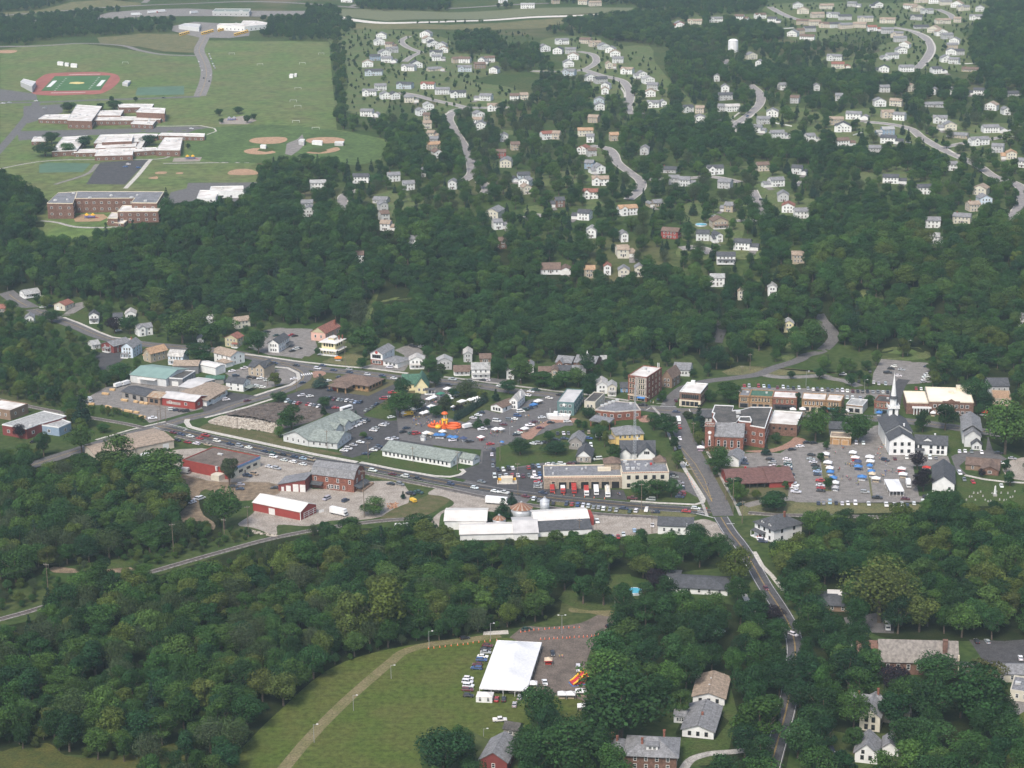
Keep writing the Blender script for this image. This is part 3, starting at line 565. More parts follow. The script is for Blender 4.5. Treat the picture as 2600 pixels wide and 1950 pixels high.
class Bld:
 """a building: local x runs along the wall seen from the camera, y away from it, z up; base centre at the origin"""
 def __init__(s,name,label,cat,W_,D_,loc,yaw,group=None,root=None):
  s.W,s.D=W_,D_
  s.o=root or tag(empty(name,loc,yaw),label,cat,group)
  s.loc=Vector(loc);s.yaw=yaw
 @classmethod
 def at(c,name,label,cat,crop,L,Rr,D,group=None,hb=0.0,keep=True,H=5.0):
  a,b=W(crop if len(L)==2 else L[2],L[0],L[1],hb),W(crop if len(Rr)==2 else Rr[2],Rr[0],Rr[1],hb)
  if isinstance(D,tuple):d=W(crop if len(D)==2 else D[2],D[0],D[1],hb);D=math.hypot(d.x-b.x,d.y-b.y)
  v=b-a;v.z=0;yaw=math.atan2(v.y,v.x);wd=v.length;n=Vector((-math.sin(yaw),math.cos(yaw),0))
  ctr=(a+b)/2+n*D/2;ctr.z=terr(ctr.x,ctr.y)
  s=c(name,label,cat,wd,D,ctr,yaw,group)
  if keep:s.keep(H)
  return s
 def keep(s,H):
  R2=Matrix.Rotation(s.yaw,3,'Z');pts=[]
  for x in(-.5,.5):
   for y in(-.5,.5):
    for z in(0.15*H,H):pts.append(proj(s.loc+R2@Vector((x*s.W,y*s.D,z))))
  KEEP.append(('bld',hull(pts)))
 def wall(s,mats,eave,kind,rise=0,x0=None,x1=None,y0=None,y1=None,z0=-1.0,name='wall',parent=None):
  x0=-s.W/2 if x0 is None else x0;x1=s.W/2 if x1 is None else x1;y0=-s.D/2 if y0 is None else y0;y1=s.D/2 if y1 is None else y1
  m=MB();xm,ym=(x0+x1)/2,(y0+y1)/2
  if kind=='gx':m.ysec([(y0,z0),(y1,z0),(y1,eave),(ym,eave+rise),(y0,eave)],x0,x1)
  elif kind=='gy':m.xsec([(x0,z0),(x1,z0),(x1,eave),(xm,eave+rise),(x0,eave)],y0,y1)
  elif kind=='gamx':m.ysec([(y0,z0),(y1,z0),(y1,eave),(y1-(y1-y0)*.16,eave+rise*.62),(ym,eave+rise),(y0+(y1-y0)*.16,eave+rise*.62),(y0,eave)],x0,x1)
  elif kind=='shedx':m.xsec([(x0,z0),(x1,z0),(x1,eave+rise),(x0,eave)],y0,y1)
  elif kind=='shedy':m.ysec([(y0,z0),(y1,z0),(y1,eave+rise),(y0,eave)],x0,x1)
  else:m.box(x0,y0,z0,x1,y1,eave)
  return m.build(name,mats,parent or s.o)
 def roof(s,mt,eave,kind,rise,ov=.45,x0=None,x1=None,y0=None,y1=None,name='roof',t=.26):
  x0=-s.W/2 if x0 is None else x0;x1=s.W/2 if x1 is None else x1;y0=-s.D/2 if y0 is None else y0;y1=s.D/2 if y1 is None else y1
  m=MB();xm,ym=(x0+x1)/2,(y0+y1)/2;e=eave+.02
  if kind=='gx':
   k=rise/(ym-y0)*ov
   slab(m,(x0-ov,y0-ov,e-k),(x1+ov,y0-ov,e-k),(x1+ov,ym,e+rise),(x0-ov,ym,e+rise),t)
   slab(m,(x1+ov,y1+ov,e-k),(x0-ov,y1+ov,e-k),(x0-ov,ym,e+rise),(x1+ov,ym,e+rise),t)
  elif kind=='gy':
   k=rise/(xm-x0)*ov
   slab(m,(x0-ov,y1+ov,e-k),(x0-ov,y0-ov,e-k),(xm,y0-ov,e+rise),(xm,y1+ov,e+rise),t)
   slab(m,(x1+ov,y0-ov,e-k),(x1+ov,y1+ov,e-k),(xm,y1+ov,e+rise),(xm,y0-ov,e+rise),t)
  elif kind=='gamx':
   q=(y1-y0)*.16
   for sgn,ya,yb in((1,y0,y0+q),(-1,y1,y1-q)):
    A=[(x0-ov,ya-sgn*.3,e-.3),(x1+ov,ya-sgn*.3,e-.3),(x1+ov,yb,e+rise*.62),(x0-ov,yb,e+rise*.62)]
    B_=[(x0-ov,yb,e+rise*.62),(x1+ov,yb,e+rise*.62),(x1+ov,ym,e+rise),(x0-ov,ym,e+rise)]
    for Q in(A,B_):slab(m,*(Q if sgn>0 else[Q[1],Q[0],Q[3],Q[2]]),t)
  elif kind=='hip':
   if x1-x0>=y1-y0:r=(y1-y0)/2;a,b=(x0+r,ym),(x1-r,ym)
   else:r=(x1-x0)/2;a,b=(xm,y0+r),(xm,y1-r)
   X0,X1,Y0,Y1=x0-ov,x1+ov,y0-ov,y1+ov;z=e
   v=[(X0,Y0,z),(X1,Y0,z),(X1,Y1,z),(X0,Y1,z),(*a,z+rise),(*b,z+rise)]
   f=[(3,2,1,0)]+([(0,1,5,4),(1,2,5),(2,3,4,5),(3,0,4)]if x1-x0>=y1-y0 else[(0,1,4),(1,2,5,4),(2,3,5),(3,0,4,5)])
   m.add(v,f);m.box(X0,Y0,z-.22,X1,Y1,z-.01)
  elif kind=='shedx':slab(m,(x0-ov,y1+ov,e),(x0-ov,y0-ov,e),(x1+ov,y0-ov,e+rise),(x1+ov,y1+ov,e+rise),t)
  elif kind=='shedy':slab(m,(x0-ov,y0-ov,e),(x1+ov,y0-ov,e),(x1+ov,y1+ov,e+rise),(x0-ov,y1+ov,e+rise),t)
  else:m.box(x0+.25,y0+.25,e,x1-.25,y1-.25,e+.12)
  return m.build(name,mt,s.o)
 def parapet(s,mt,z,h=.6,t=.35,x0=None,x1=None,y0=None,y1=None,name='parapet'):
  x0=-s.W/2 if x0 is None else x0;x1=s.W/2 if x1 is None else x1;y0=-s.D/2 if y0 is None else y0;y1=s.D/2 if y1 is None else y1
  p=.06;m=MB()
  m.box(x0-p,y0-p,z,x1+p,y0+t,z+h).box(x0-p,y1-t,z,x1+p,y1+p,z+h)
  m.box(x0-p,y0+t,z,x0+t,y1-t,z+h).box(x1-t,y0+t,z,x1+p,y1-t,z+h)
  return m.build(name,mt,s.o)
 def onface(s,o,face,u,z,x0=None,x1=None,y0=None,y1=None):
  x0=-s.W/2 if x0 is None else x0;x1=s.W/2 if x1 is None else x1;y0=-s.D/2 if y0 is None else y0;y1=s.D/2 if y1 is None else y1
  if face=='f':o.location=(x0+u,y0,z)
  elif face=='r':o.location=(x1,y0+u,z);o.rotation_euler=(0,0,math.pi/2)
  elif face=='l':o.location=(x0,y0+u,z);o.rotation_euler=(0,0,-math.pi/2)
  else:o.location=(x0+u,y1,z);o.rotation_euler=(0,0,math.pi)
  return o
 def wins(s,face,us,z,w=1.0,h=1.5,trim=None,arch=False,name='window',**k):
  for u in us:s.onface(link(name,window_mesh(w,h,trim or TRIM,arch),None,s.o),face,u,z,**k)
 def row(s,face,n,z,w=1.0,h=1.5,trim=None,arch=False,m=1.2,**k):
  x0=k.get('x0',-s.W/2);x1=k.get('x1',s.W/2);y0=k.get('y0',-s.D/2);y1=k.get('y1',s.D/2)
  L=(x1-x0)if face in 'fb' else(y1-y0)
  s.wins(face,[m+(L-2*m)*(i+.5)/n for i in range(n)],z,w,h,trim,arch,**k)
 def door(s,face,u,w=1.1,h=2.2,mt=None,name='door',**k):
  def mk():
   me=MB().box(-w/2,-.07,0,w/2,.02,h).box(-w/2-.12,-.05,0,-w/2,.02,h+.12,1).box(w/2,-.05,0,w/2+.12,.02,h+.12,1).box(-w/2,-.05,h,w/2,.02,h+.12,1).mesh(name)
   me.materials.append(mt or DDOOR);me.materials.append(TRIM);return me
  return s.onface(link(name,shared(('door',w,h,(mt or DDOOR).name,name),mk),None,s.o),face,u,0,**k)
 def chimney(s,x,y,z0,z1,mt=None,w=.8):
  return MB().box(x-w/2,y-w/2,z0,x+w/2,y+w/2,z1).box(x-w/2-.1,y-w/2-.1,z1,x+w/2+.1,y+w/2+.1,z1+.18).build('chimney',mt or BRICK,s.o)
 def dormer(s,x,w,z,h,y0,y1,wm,rm):
  MB().xsec([(x-w/2,z),(x+w/2,z),(x+w/2,z+h),(x,z+h+w*.3),(x-w/2,z+h)],y0,y1).build('dormer',wallmat(wm),s.o)
  s.roof(roofmat(rm),z+h,'gy',w*.31,.25,x0=x-w/2,x1=x+w/2,y0=y0,y1=y1,name='dormer_roof',t=.15);s.wins('f',[w/2],z+h*.6,w*.45,h*.7,x0=x-w/2,y0=y0)
 def vent(s,x,y,z,w=1.2,d=1.0,h=.9,name='roof_vent',mt=None):
  o=MB().box(-w/2,-d/2,0,w/2,d/2,h*.8).box(-w/2-.08,-d/2-.08,h*.8,w/2+.08,d/2+.08,h).build(name,mt or HV,s.o);o.location=(x,y,z);return o
 def awning(s,face,u,w,d,z,mt,rise=.8,name='awning',**k):
  m=MB();slab(m,(-w/2,-d,z-rise),(w/2,-d,z-rise),(w/2,-.02,z),(-w/2,-.02,z),.12)
  o=m.build(name,mt,s.o);return s.onface(o,face,u,0,**k)
 def porch(s,x0,x1,d,h,rm,pm=None,n=4,name='porch'):
  y0=-s.D/2;m=MB();slab(m,(x0,y0-d,h),(x1,y0-d,h),(x1,y0-.02,h+.7),(x0,y0-.02,h+.7),.2)
  p=m.build(name,rm,s.o)
  q=MB().box(x0,y0-d,-.3,x1,y0-.03,.35)
  for i in range(n):x=x0+.15+(x1-x0-.3)*i/(n-1);q.box(x-.1,y0-d+.05,.35,x+.1,y0-d+.25,h)
  q.build('porch_post',pm or TRIM,p)
def hull(P):
 P=sorted(set((round(x,2),round(y,2))for x,y in P));out=[]
 for seq in(P,P[::-1]):
  h=[]
  for p in seq:
   while len(h)>1 and(h[-1][0]-h[-2][0])*(p[1]-h[-2][1])-(h[-1][1]-h[-2][1])*(p[0]-h[-2][0])<=0:h.pop()
   h.append(p)
  out+=h[:-1]
 return out
def simple(name,label,cat,crop,L,Rr,D,eave,kind,rise,wall,roof,fr=(0,0),lr=(0,0),st=1,ov=.45,group=None,hb=0,par=None,win=(1.0,1.5),trim=None,door=None,keep=True):
 """one block with its roof and rows of windows: fr/lr = windows per storey on the front and the two ends"""
 b=Bld.at(name,label,cat,crop,L,Rr,D,group,hb,keep,eave+rise)
 b.eave=eave;b.rise=rise
 b.wall(wallmat(wall),eave,kind,rise)
 b.roof(roofmat(roof),eave,kind,rise,ov)
 if kind=='flat':b.parapet(par or wallmat(wall),eave+.02,.55)
 sh=eave/st
 for i in range(st):
  z=i*sh+sh*.56
  if fr[0]:b.row('f',fr[0],z,*win,trim)
  for f in 'lr':
   if lr[0]:b.row(f,lr[0],z,*win,trim)
 if door is not None:b.door('f',door*b.W)
 return b
def polybld(name,label,cat,crop,polys,wall,roof,par=None,group=None,win=True,winz=None):
 """a flat-roofed building of one or more blocks; each block = (roof corners in the photo, roof height[, wall, roof])"""
 P0=[]
 for t in polys:
  h=t[1];P0 .append([W(crop if len(q)==2 else q[2],q[0],q[1],h)for q in t[0]])
 allp=[p for P in P0 for p in P];c=sum(allp,Vector())/len(allp)
 gz=min(terr(p.x,p.y)for p in allp);c.z=gz
 o=tag(empty(name,c),label,cat,group)
 for t,P in zip(polys,P0):
  h=t[1];wm=wallmat(t[2]if len(t)>2 and t[2]else wall);rm=roofmat(t[3]if len(t)>3 and t[3]else roof)
  q=[(p.x-c.x,p.y-c.y)for p in P]
  ar=sum(q[i][0]*q[(i+1)%len(q)][1]-q[(i+1)%len(q)][0]*q[i][1]for i in range(len(q)))
  if ar<0:q=q[::-1]
  zb=sum(terr(p.x,p.y)for p in P)/len(P)-gz;z=zb+h
  MB().prism(q,-2,z-.5).build('wall',wm,o)
  ctr=sum((Vector((*a,0))for a in q),Vector())/len(q)
  inn=[tuple((Vector((*a,0))+(ctr-Vector((*a,0))).normalized()*.55)[:2])for a in q]
  MB().prism(inn,z-.49,z-.3).build('roof',rm,o)
  m=MB();n=len(q)
  for i in range(n):
   a,b,b2,a2=q[i],q[(i+1)%n],inn[(i+1)%n],inn[i]
   out=[tuple((Vector((*k,0))+(Vector((*k,0))-ctr).normalized()*.08)[:2])for k in(a,b)]
   m.prism([out[0],out[1],b2,a2],z-.5,z+.1)
  m.build('parapet',par or wm,o)
  for _ in range(min(5,int(abs(ar)/600))if win else 0):
   a,c2=random.choice(inn),ctr;f=random.uniform(.25,.75);s2=random.uniform(.7,1.5);MB().box(-s2,-.8*s2,0,s2,.8*s2,1.1).box(-s2*.6,-.5*s2,1.1,s2*.6,.5*s2,1.25).build('roof_unit',HV,o).location=(a[0]*(1-f)+c2 .x*f,a[1]*(1-f)+c2 .y*f,z-.3)
  if win:
   for i in range(n):
    a,b=Vector((*q[i],0)),Vector((*q[(i+1)%n],0));d=b-a;L=d.length
    nrm=Vector((d.y,-d.x,0)).normalized()
    if nrm.y>.2 or L<4:continue
    k=max(1,int(L/(win if win is not True else 5)))
    for zz in(winz or([h*.45]if h<7 else[h*.25,h*.68])):
     for j in range(k):
      wo=link('window',window_mesh(1.8,1.5,TRIM),None,o);p=a+d*(j+.5)/k
      wo.location=(p.x,p.y,zb+zz);wo.rotation_euler=(0,0,math.atan2(d.y,d.x))
  KEEP.append(('bld',hull([proj(p)for p in P]+[proj(Vector((p.x,p.y,terr(p.x,p.y)+.2*h)))for p in P])))
 o['zr']=0;del o['zr']
 return o,c
HOUSES=[]
def house(crop,x,y,w,kind,wall,roof,place,frm,st=2,rz=0,D=9,opt='',pitch=.42,name='house',h=None):
 p=W(crop,x,y);k=CROP[crop][2];s=ppm(p);Wd=w*k/s
 yaw=R(rz)+math.atan2(-p.x,p.y)*0.6
 n=Vector((-math.sin(yaw),math.cos(yaw),0));c=p+n*D/2;c.z=terr(c.x,c.y)
 b=Bld(name,None,'house',Wd,D,c,yaw,None);b.o['category']='house'
 eave=h or(2.9 if st==1 else 5.5 if st==2 else 8);wm,rm=wallmat(wall),roofmat(roof)
 wing=opt[:1]if opt[:1]in('L','R')else ''
 b.keep(eave+2)
 big=s>3.4
 x0,x1=-Wd/2,Wd/2
 if wing=='R':x1=Wd*.16
 if wing=='L':x0=-Wd*.16
 kd={'x':'gx','y':'gy','h':'hip','f':'flat'}[kind]
 span=D if kd in('gx','hip')else(x1-x0)
 rise=span/2*pitch*(1.5 if kd=='gy' and span<9 else 1.15)
 b.wall(wm,eave,kd,rise,x0=x0,x1=x1)
 b.roof(rm,eave,kd,rise,.4,x0=x0,x1=x1)
 nf=max(2,int((x1-x0)/3.0));nl=max(1,int(D/4))
 tr=TRIM if wall not in('white',)else DTRIM if big else TRIM
 for i in range(st):
  z=2.75*i+1.55
  b.row('f',nf,z,1.0,1.35,TRIM,x0=x0,x1=x1)
  for f in 'lr':
   if not(wing=='R' and f=='r' or wing=='L' and f=='l')or i>0:b.row(f,nl,z,.9,1.3,TRIM,x0=x0,x1=x1)
 b.door('f',(x1-x0)/2+.1,x0=x0,x1=x1)
 if wing:
  a0,a1=(x1,Wd/2)if wing=='R' else(-Wd/2,x0);e2=2.8;d0=-D/2-(1.8 if 'G' in opt else-.5);d1=D/2-1.2
  k2='gy' if 'G' in opt else 'gx';sp=(a1-a0)if k2=='gy' else d1-d0;r2=sp/2*.5
  if a1-a0>1.5:
   b.wall(wm,e2,k2,r2,x0=a0+(.02 if wing=='R' else 0),x1=a1-(.02 if wing=='L' else 0),y0=d0,y1=d1,name='garage')
   b.roof(rm,e2,k2,r2,.35,x0=a0+(.42 if wing=='R' else 0),x1=a1-(.42 if wing=='L' else 0),y0=d0,y1=d1,name='garage_roof')
   gw=min(4.8,(a1-a0)*.75)
   R2=Matrix.Rotation(yaw,3,'Z');strip('driveway',[c+R2@Vector(((a0+a1)/2,d0-q,0))for q in(.1,5,9.5)],min(5.4,a1-a0),ASPH3,.08)
   b.door('f',(a1-a0)/2,round(gw,1),2.2,GDOOR,'garage_door',x0=a0,x1=a1,y0=d0,y1=d1)
 if 'X' in opt:
  gw=min(5.0,(x1-x0)*.45);gx=x0+(x1-x0)*.28
  b.wall(wm,eave,'gy',gw*.38,x0=gx-gw/2,x1=gx+gw/2,y0=-D/2-1.0,y1=0,name='front_gable')
  b.roof(rm,eave,'gy',gw*.38,.3,x0=gx-gw/2,x1=gx+gw/2,y0=-D/2-1.0,y1=0,name='gable_roof')
  for i in range(st):b.wins('f',[gw/2],2.75*i+1.55,1.5,1.4,TRIM,x0=gx-gw/2,x1=gx+gw/2,y0=-D/2-1.0)
 if 'c' in opt:b.chimney(x0+(x1-x0)*.2,0,eave,eave+rise+1.0,BRICK)
 if 'p' in opt:b.porch(x0+.3,x1-.3,2.0,2.4,rm)
 if 'd' in opt:
  for q in(.3,.7):b.dormer(x0+(x1-x0)*q,1.6,eave+.5,1.1,-D/2+.8,0,wall,roof)
 lw={1:'one-storey',2:'two-storey',3:'tall'}[st];hy=lambda q:q.replace(' ','-')
 ex='garage ' if wing else 'front-gabled ' if 'X' in opt else 'chimneyed ' if 'c' in opt else 'porched ' if 'p' in opt else ''
 HOUSES.append((b.o,f'{hy(wall)} {lw} {ex}house with {hy(roof)} roof',place,frm));return b
# ================================================ buildings of the village
BL='building'
b=simple('garage_building','cream gable garage building with red-brown roof beside the steep side lane',BL,'a',(545,265),(655,278),(735,235),3.9,'gy',2.2,'cream','red-brown',(2,2),(2,2));b.door('f',3.4,2.4,2.4,GDOOR,'garage_door')
b=simple('house','dark red house with grey roof and raised front deck by the asphalt court','house','a',(1020,668),(1145,698),(1255,640),4.6,'gy',2.2,'dark red','grey',(2,2),(3,3),2);b.porch(-3,3,2.5,2.6,roofmat('grey'))
b=simple('house','tall pale blue house with grey gable roof beside the dark red house','house','a',(1222,742),(1335,748),(1425,690),7.0,'gy',3.2,'light blue','grey',(3,3),(3,3),3);b.porch(-4,1,2.0,2.6,roofmat('grey'));b.chimney(-1,3,7,11.5)
b=simple('house','tan house with orange-tan roof and low front wing behind the green roofed warehouse','house','a',(1445,775),(1515,795),(1615,742),6.2,'gy',3.0,'tan','orange-tan',(1,2),(3,3),2,ov=.6);b.wall(wallmat('cream'),3.0,'gx',1.2,x0=-7,x1=-2.6,y0=-5,y1=0,name='front_wing');b.roof(roofmat('orange-tan'),3.0,'gx',1.4,.4,x0=-7,x1=-2.9,y0=-5,y1=0,name='wing_roof')
b=simple('house','pale blue house with rounded light roof and enclosed porch','house','a',(1690,805),(1838,815),9,5.4,'gamx',3.2,'light blue','pale',(4,2),(2,2),2);b.porch(-4.5,1.5,2.2,2.6,roofmat('pale'))
b=simple('warehouse','long grey warehouse with pale green metal roof',BL,'a',(1310,990),(1670,1035),25,5.0,'gx',2.6,'pale grey','teal metal',(0,0),(1,1));b.door('f',9,7,3.6,GDOOR,'loading_door');b.awning('f',14,13,3.5,4.3,roofmat('white'),.3,'loading_canopy')
b=simple('workshop','charcoal flat roofed workshop beside the green roofed warehouse',BL,'a',(1700,1025),(1835,1035),(2010,960),4.8,'flat',0,'dark grey','flat black',(1,1),(5,5),par=TRIM);b.door('f',4,4.2,3,GDOOR,'garage_door')
simple('workshop','low tan roofed workshop behind the charcoal flat roofed one',BL,'a',(1740,905),(1990,905),13,5.2,'gx',2.0,'dark grey','tan',(0,0),(0,0))
simple('storage_shed','white metal storage shed with white roof at the lumber yard',BL,'D',(1265,762),(1378,787),(1425,765),5.0,'gx',.8,'white','white',(0,0),(0,0),par=TRIM).door('r',5,4,3.6,GDOOR,'garage_door')
simple('lumber_shed','grey plank lumber shed with dark roof in the lumber yard row',BL,'a',(1225,1152),(1478,1207),13,4.6,'gx',1.6,'weathered grey','dark grey',(3,1),(1,1),win=(2.6,2.2),trim=DTRIM)
simple('lumber_shed','rusty roofed lumber shed between the grey plank shed and the red shed',BL,'a',(1484,1210),(1610,1228),13,4.8,'gx',1.6,'brown','rusty',(2,1),(0,0),win=(2.2,2.0),trim=DTRIM)
b=simple('lumber_shed','dull red lumber shed with pale metal roof facing the mill road',BL,'a',(1618,1220),(1960,1265),13,5.0,'gx',1.8,'red','pale metal',(2,1),(2,1),win=(1.6,1.4));b.onface(MB().box(-5,-.08,-.8,5,.02,.8).build('wall_sign',mat('weathered_sign',(.42,.36,.33)),b.o),'f',9,2.4)
simple('lumber_shed','pale roofed storage hall behind the red lumber shed',BL,'a',(1800,1110),(1965,1130),22,4.8,'gx',1.2,'weathered grey','pale metal',(0,0),(0,0))
b=simple('store','lumber store with tan-grey roof and white posts on the mill road','shop','D',(1320,985),(1452,908),22,4.2,'gx',2.4,'white','tan',(4,1),(2,1),ov=1.6,win=(2.2,1.6));b.porch(-8,8,1.8,3.0,roofmat('tan'),TRIM,6)
b=simple('house','white gabled house with dark roof and small grey awning beside the lumber store','house','b',(215,908),(388,928),(448,890),5.2,'gx',2.2,'white','dark grey',(2,2),(2,2),2);b.awning('r',4,7,4,3,roofmat('green-grey'),.8,'carport')
simple('storage_shed','low moss green roofed shed next to the white gabled house',BL,'b',(10,850),(190,850),8,3.2,'gx',1.2,'weathered grey','green',(0,0),(0,0))
b=simple('house','tan old house with dark green cross gables at the road fork','house','b',(440,758),(600,778),(672,725),5.6,'gx',2.6,'tan','dark grey',(3,2),(2,2),2);b.wall(wallmat('tan'),6,'gy',2.6,x0=0,x1=6.5,y0=-7.5,y1=4,name='cross_wing');b.roof(roofmat('dark grey'),6,'gy',2.7,.4,x0=0,x1=6.5,y0=-7.5,y1=4,name='wing_roof');b.wins('f',[1.6,4.6],1.8,x0=0,x1=6.5,y0=-7.5);b.wins('f',[1.6,4.6],4.5,x0=0,x1=6.5,y0=-7.5)
b=simple('house','white two-storey house with tan roof and long front wing on the main street','house','b',(95,625),(262,668),(335,620),6.2,'gx',2.6,'white','tan',(3,2),(2,2),2)
b.wall(wallmat('white'),3.0,'hip',0,x0=0,x1=9.4,y0=-11,y1=-5,name='front_wing');b.roof(roofmat('tan'),3.0,'hip',1.6,.4,x0=0,x1=9.4,y0=-11,y1=-5,name='wing_roof');b.row('f',3,1.6,x0=0,x1=9.4,y0=-11)
b=simple('house','olive house with red-brown roof behind the corner tree','house','b',(205,472),(330,485),(400,455),6.2,'gy',2.4,'olive','red-brown',(3,2),(2,2),2);b.porch(1,5.5,2,2.6,roofmat('red-brown'))
simple('house','cream house with pale roof under the wooded bluff','house','b',(318,300),(458,282),9,5.4,'gx',2.2,'cream','tan',(3,2),(2,2),2)
b=simple('house','long white house with charcoal roof beside the gravel car park','house','b',(638,530),(742,537),(885,470),6.3,'gy',2.6,'white','dark grey',(3,2),(5,5),2);b.awning('r',16,8,3,3.2,roofmat('dark grey'),.7,'side_porch')
b=simple('house','pink gabled house with red-brown roof behind the yellow mansion','house','b',(1068,410),(1212,425),(1345,350),5.8,'gy',3.6,'pink','red-brown',(2,1),(3,3),1,win=(1.1,1.8));b.onface(MB().xsec([(-5.2,0),(5.2,0),(0,3.4)],-.14,-.05).build('gable_shingles',wallmat('olive'),b.o),'f',b.W/2,5.9);b.chimney(3,8,6,10.5,w=1.4)
b=simple('mansion','pale yellow square mansion with white roof, cupola and white wraparound porch','house','b',(1175,548),(1312,562),(1408,520),8.4,'hip',1.2,'pale yellow','white',(4,2),(3,2),2,ov=1.6,win=(.9,1.8),trim=DTRIM)
MB().box(-2,-2,9.2,2,2,10.6).build('cupola',wallmat('pale yellow'),b.o);MB().xsec([(-2.7,10.6),(2.7,10.6),(0,11.5)],-2.7,2.7).build('cupola_roof',roofmat('white'),b.o)
b.chimney(4,2,8.4,11.4);b.chimney(5,5,8.4,11.2);b.porch(-b.W/2-2,b.W/2+2,3,3.2,roofmat('white'),TRIM,7);b.awning('r',b.D/2,b.D,2.6,3.6,roofmat('white'),.5,'side_porch')
b=simple('restaurant','white and brick restaurant with grey roofs and tall gabled front on the main street','restaurant','b',(1665,650),(1785,662),(1880,590),7.4,'gy',2.4,'white','grey',(0,0),(2,2),2)
MB().box(-b.W/2-.05,-b.D/2-.08,-.5,b.W/2+.05,-b.D/2+.3,3.4).build('brick_front',BRICK,b.o);b.row('f',4,5.6,1.2,2.0,DTRIM);b.row('f',3,1.8,1.8,1.6,y0=-b.D/2-.1)
b.onface(MB().lathe([(1.0,-.06),(1.0,.06)],14).build('round_sign',mat('red_sign',(.4,.06,.05)),b.o),'f',b.W/2,8.2).rotation_euler=(math.pi/2,0,0)
b=simple('restaurant_wing','low grey hipped roof restaurant wing with white end wall and brick front','restaurant','b',(1790,662),(1935,692),(2012,642),3.6,'hip',1.6,'white','grey',(3,1),(0,0),ov=.8,win=(1.8,1.4))
b=simple('bank','brown hipped roof bank with drive-through canopy','bank','b',(1300,880),(1640,928),(1745,855),4.0,'hip',3.2,'tan brick','brown',(6,1),(4,1),ov=1.4,win=(1.4,1.6),trim=DTRIM)
b.roof(roofmat('brown'),3.8,'hip',2.2,.6,x0=-b.W/2+2,x1=b.W/2-10,y0=-b.D/2-10,y1=-b.D/2+3,name='canopy_roof');m=MB()
for q in(0,.5,1):x=-b.W/2+2.4+q*(b.W-13);m.box(x-.4,-b.D/2-9.6,-.3,x+.4,-b.D/2-8.8,3.7)
m.build('canopy_pier',wallmat('tan brick'),b.o);MB().box(-b.W/2+3,-b.D/2-7,0,-b.W/2+5.5,-b.D/2-4.5,2.2).build('drive_up_kiosk',wallmat('red'),b.o)
b=simple('office_building','white gabled office block with long grey roof beside the rubble heap',BL,'b',(790,1425),(1040,1475),(1480,1240),4.0,'gy',3.6,'pale grey','green-grey',(4,1),(8,1),ov=.8)
for u in(.55,.72):yy=-b.D/2+b.D*u;b.wall(wallmat('pale grey'),4.2,'gx',2.0,x0=0,x1=b.W/2+1.6,y0=yy-3,y1=yy+3,name='entrance_gable');b.roof(roofmat('green-grey'),4.2,'gx',2.1,.5,x0=0,x1=b.W/2+1.6,y0=yy-3,y1=yy+3,name='gable_roof')
b=simple('office_wing','white office wing with grey roof and gabled end toward the car park',BL,'b',(1045,1476),(1330,1505),(1512,1410),4.0,'gx',3.4,'pale grey','green-grey',(4,1),(4,1),ov=.8)
b=simple('office_building','long low white office building with grey-green roof on the bypass lawn',BL,'g',(280,425),(965,542),(1112,452),3.5,'gx',3.0,'white','green-grey',(16,1),(3,1),ov=.7,win=(.8,1.6),trim=DTRIM)
b.wall(wallmat('white'),3.2,'gx',1.8,x0=b.W/2+.05,x1=b.W/2+9,y0=0,y1=b.D/2-1,name='side_wing');b.roof(roofmat('green-grey'),3.2,'gx',1.9,.4,x0=b.W/2+.6,x1=b.W/2+9,y0=0,y1=b.D/2-1,name='wing_roof');b.row('f',3,1.7,x0=b.W/2,x1=b.W/2+9,y0=0)
b=simple('warehouse','beige warehouse with broad tan roof at the corner of the bypass',BL,'D',(870,1300),(1112,1250),26,4.6,'gx',1.6,'beige','tan',(0,0),(0,0));b.door('f',b.W-5,3.4,3.4,GDOOR,'loading_door')
simple('warehouse','low brown roofed warehouse wing behind the white lorries',BL,'D',(610,1345),(866,1302),20,4.2,'gx',1.4,'beige','tan',(0,0),(0,0))
b=simple('store_building','red and cream store with flat brown roof and blue fascia',BL,'f',(335,450),(808,548),(1162,425),5.6,'flat',0,'red','flat brown',(0,0),(0,0))
MB().box(b.W/2,-b.D/2+.2,-.5,b.W/2+.12,b.D/2,4.6).build('cream_side_wall',wallmat('cream'),b.o);MB().box(b.W/2,-b.D/2,4.6,b.W/2+.3,b.D/2,6.1).build('fascia',mat('blue_fascia',(.16,.26,.42),.6),b.o)
b.wins('r',[b.D*.35,b.D*.6,b.D*.82],2.6,3.0,1.2,DTRIM,x1=b.W/2+.12);b.door('r',b.D*.48,x1=b.W/2+.12);b.vent(-4,4,5.9,3,1.2);b.vent(b.W*.25,-b.D/2-1,4.2,.9,.9,2.4,'exhaust_stack');MB().box(b.W/2-9,-b.D/2-5,-.5,b.W/2-3.5,-b.D/2-.05,3.2).build('loading_room',wallmat('cream'),b.o)
MB().box(-b.W/2-1,b.D/2-20,-.5,-b.W/2-.05,b.D/2,3.8).build('side_lean_to',roofmat('flat grey'),b.o)
b=simple('gambrel_barn','big red brick barn with grey gambrel roof beside the railway','barn','f',(1632,622),(2050,675),(2206,603),7.6,'gamx',5.4,'brick','grey',(0,0),(0,0),ov=.6)
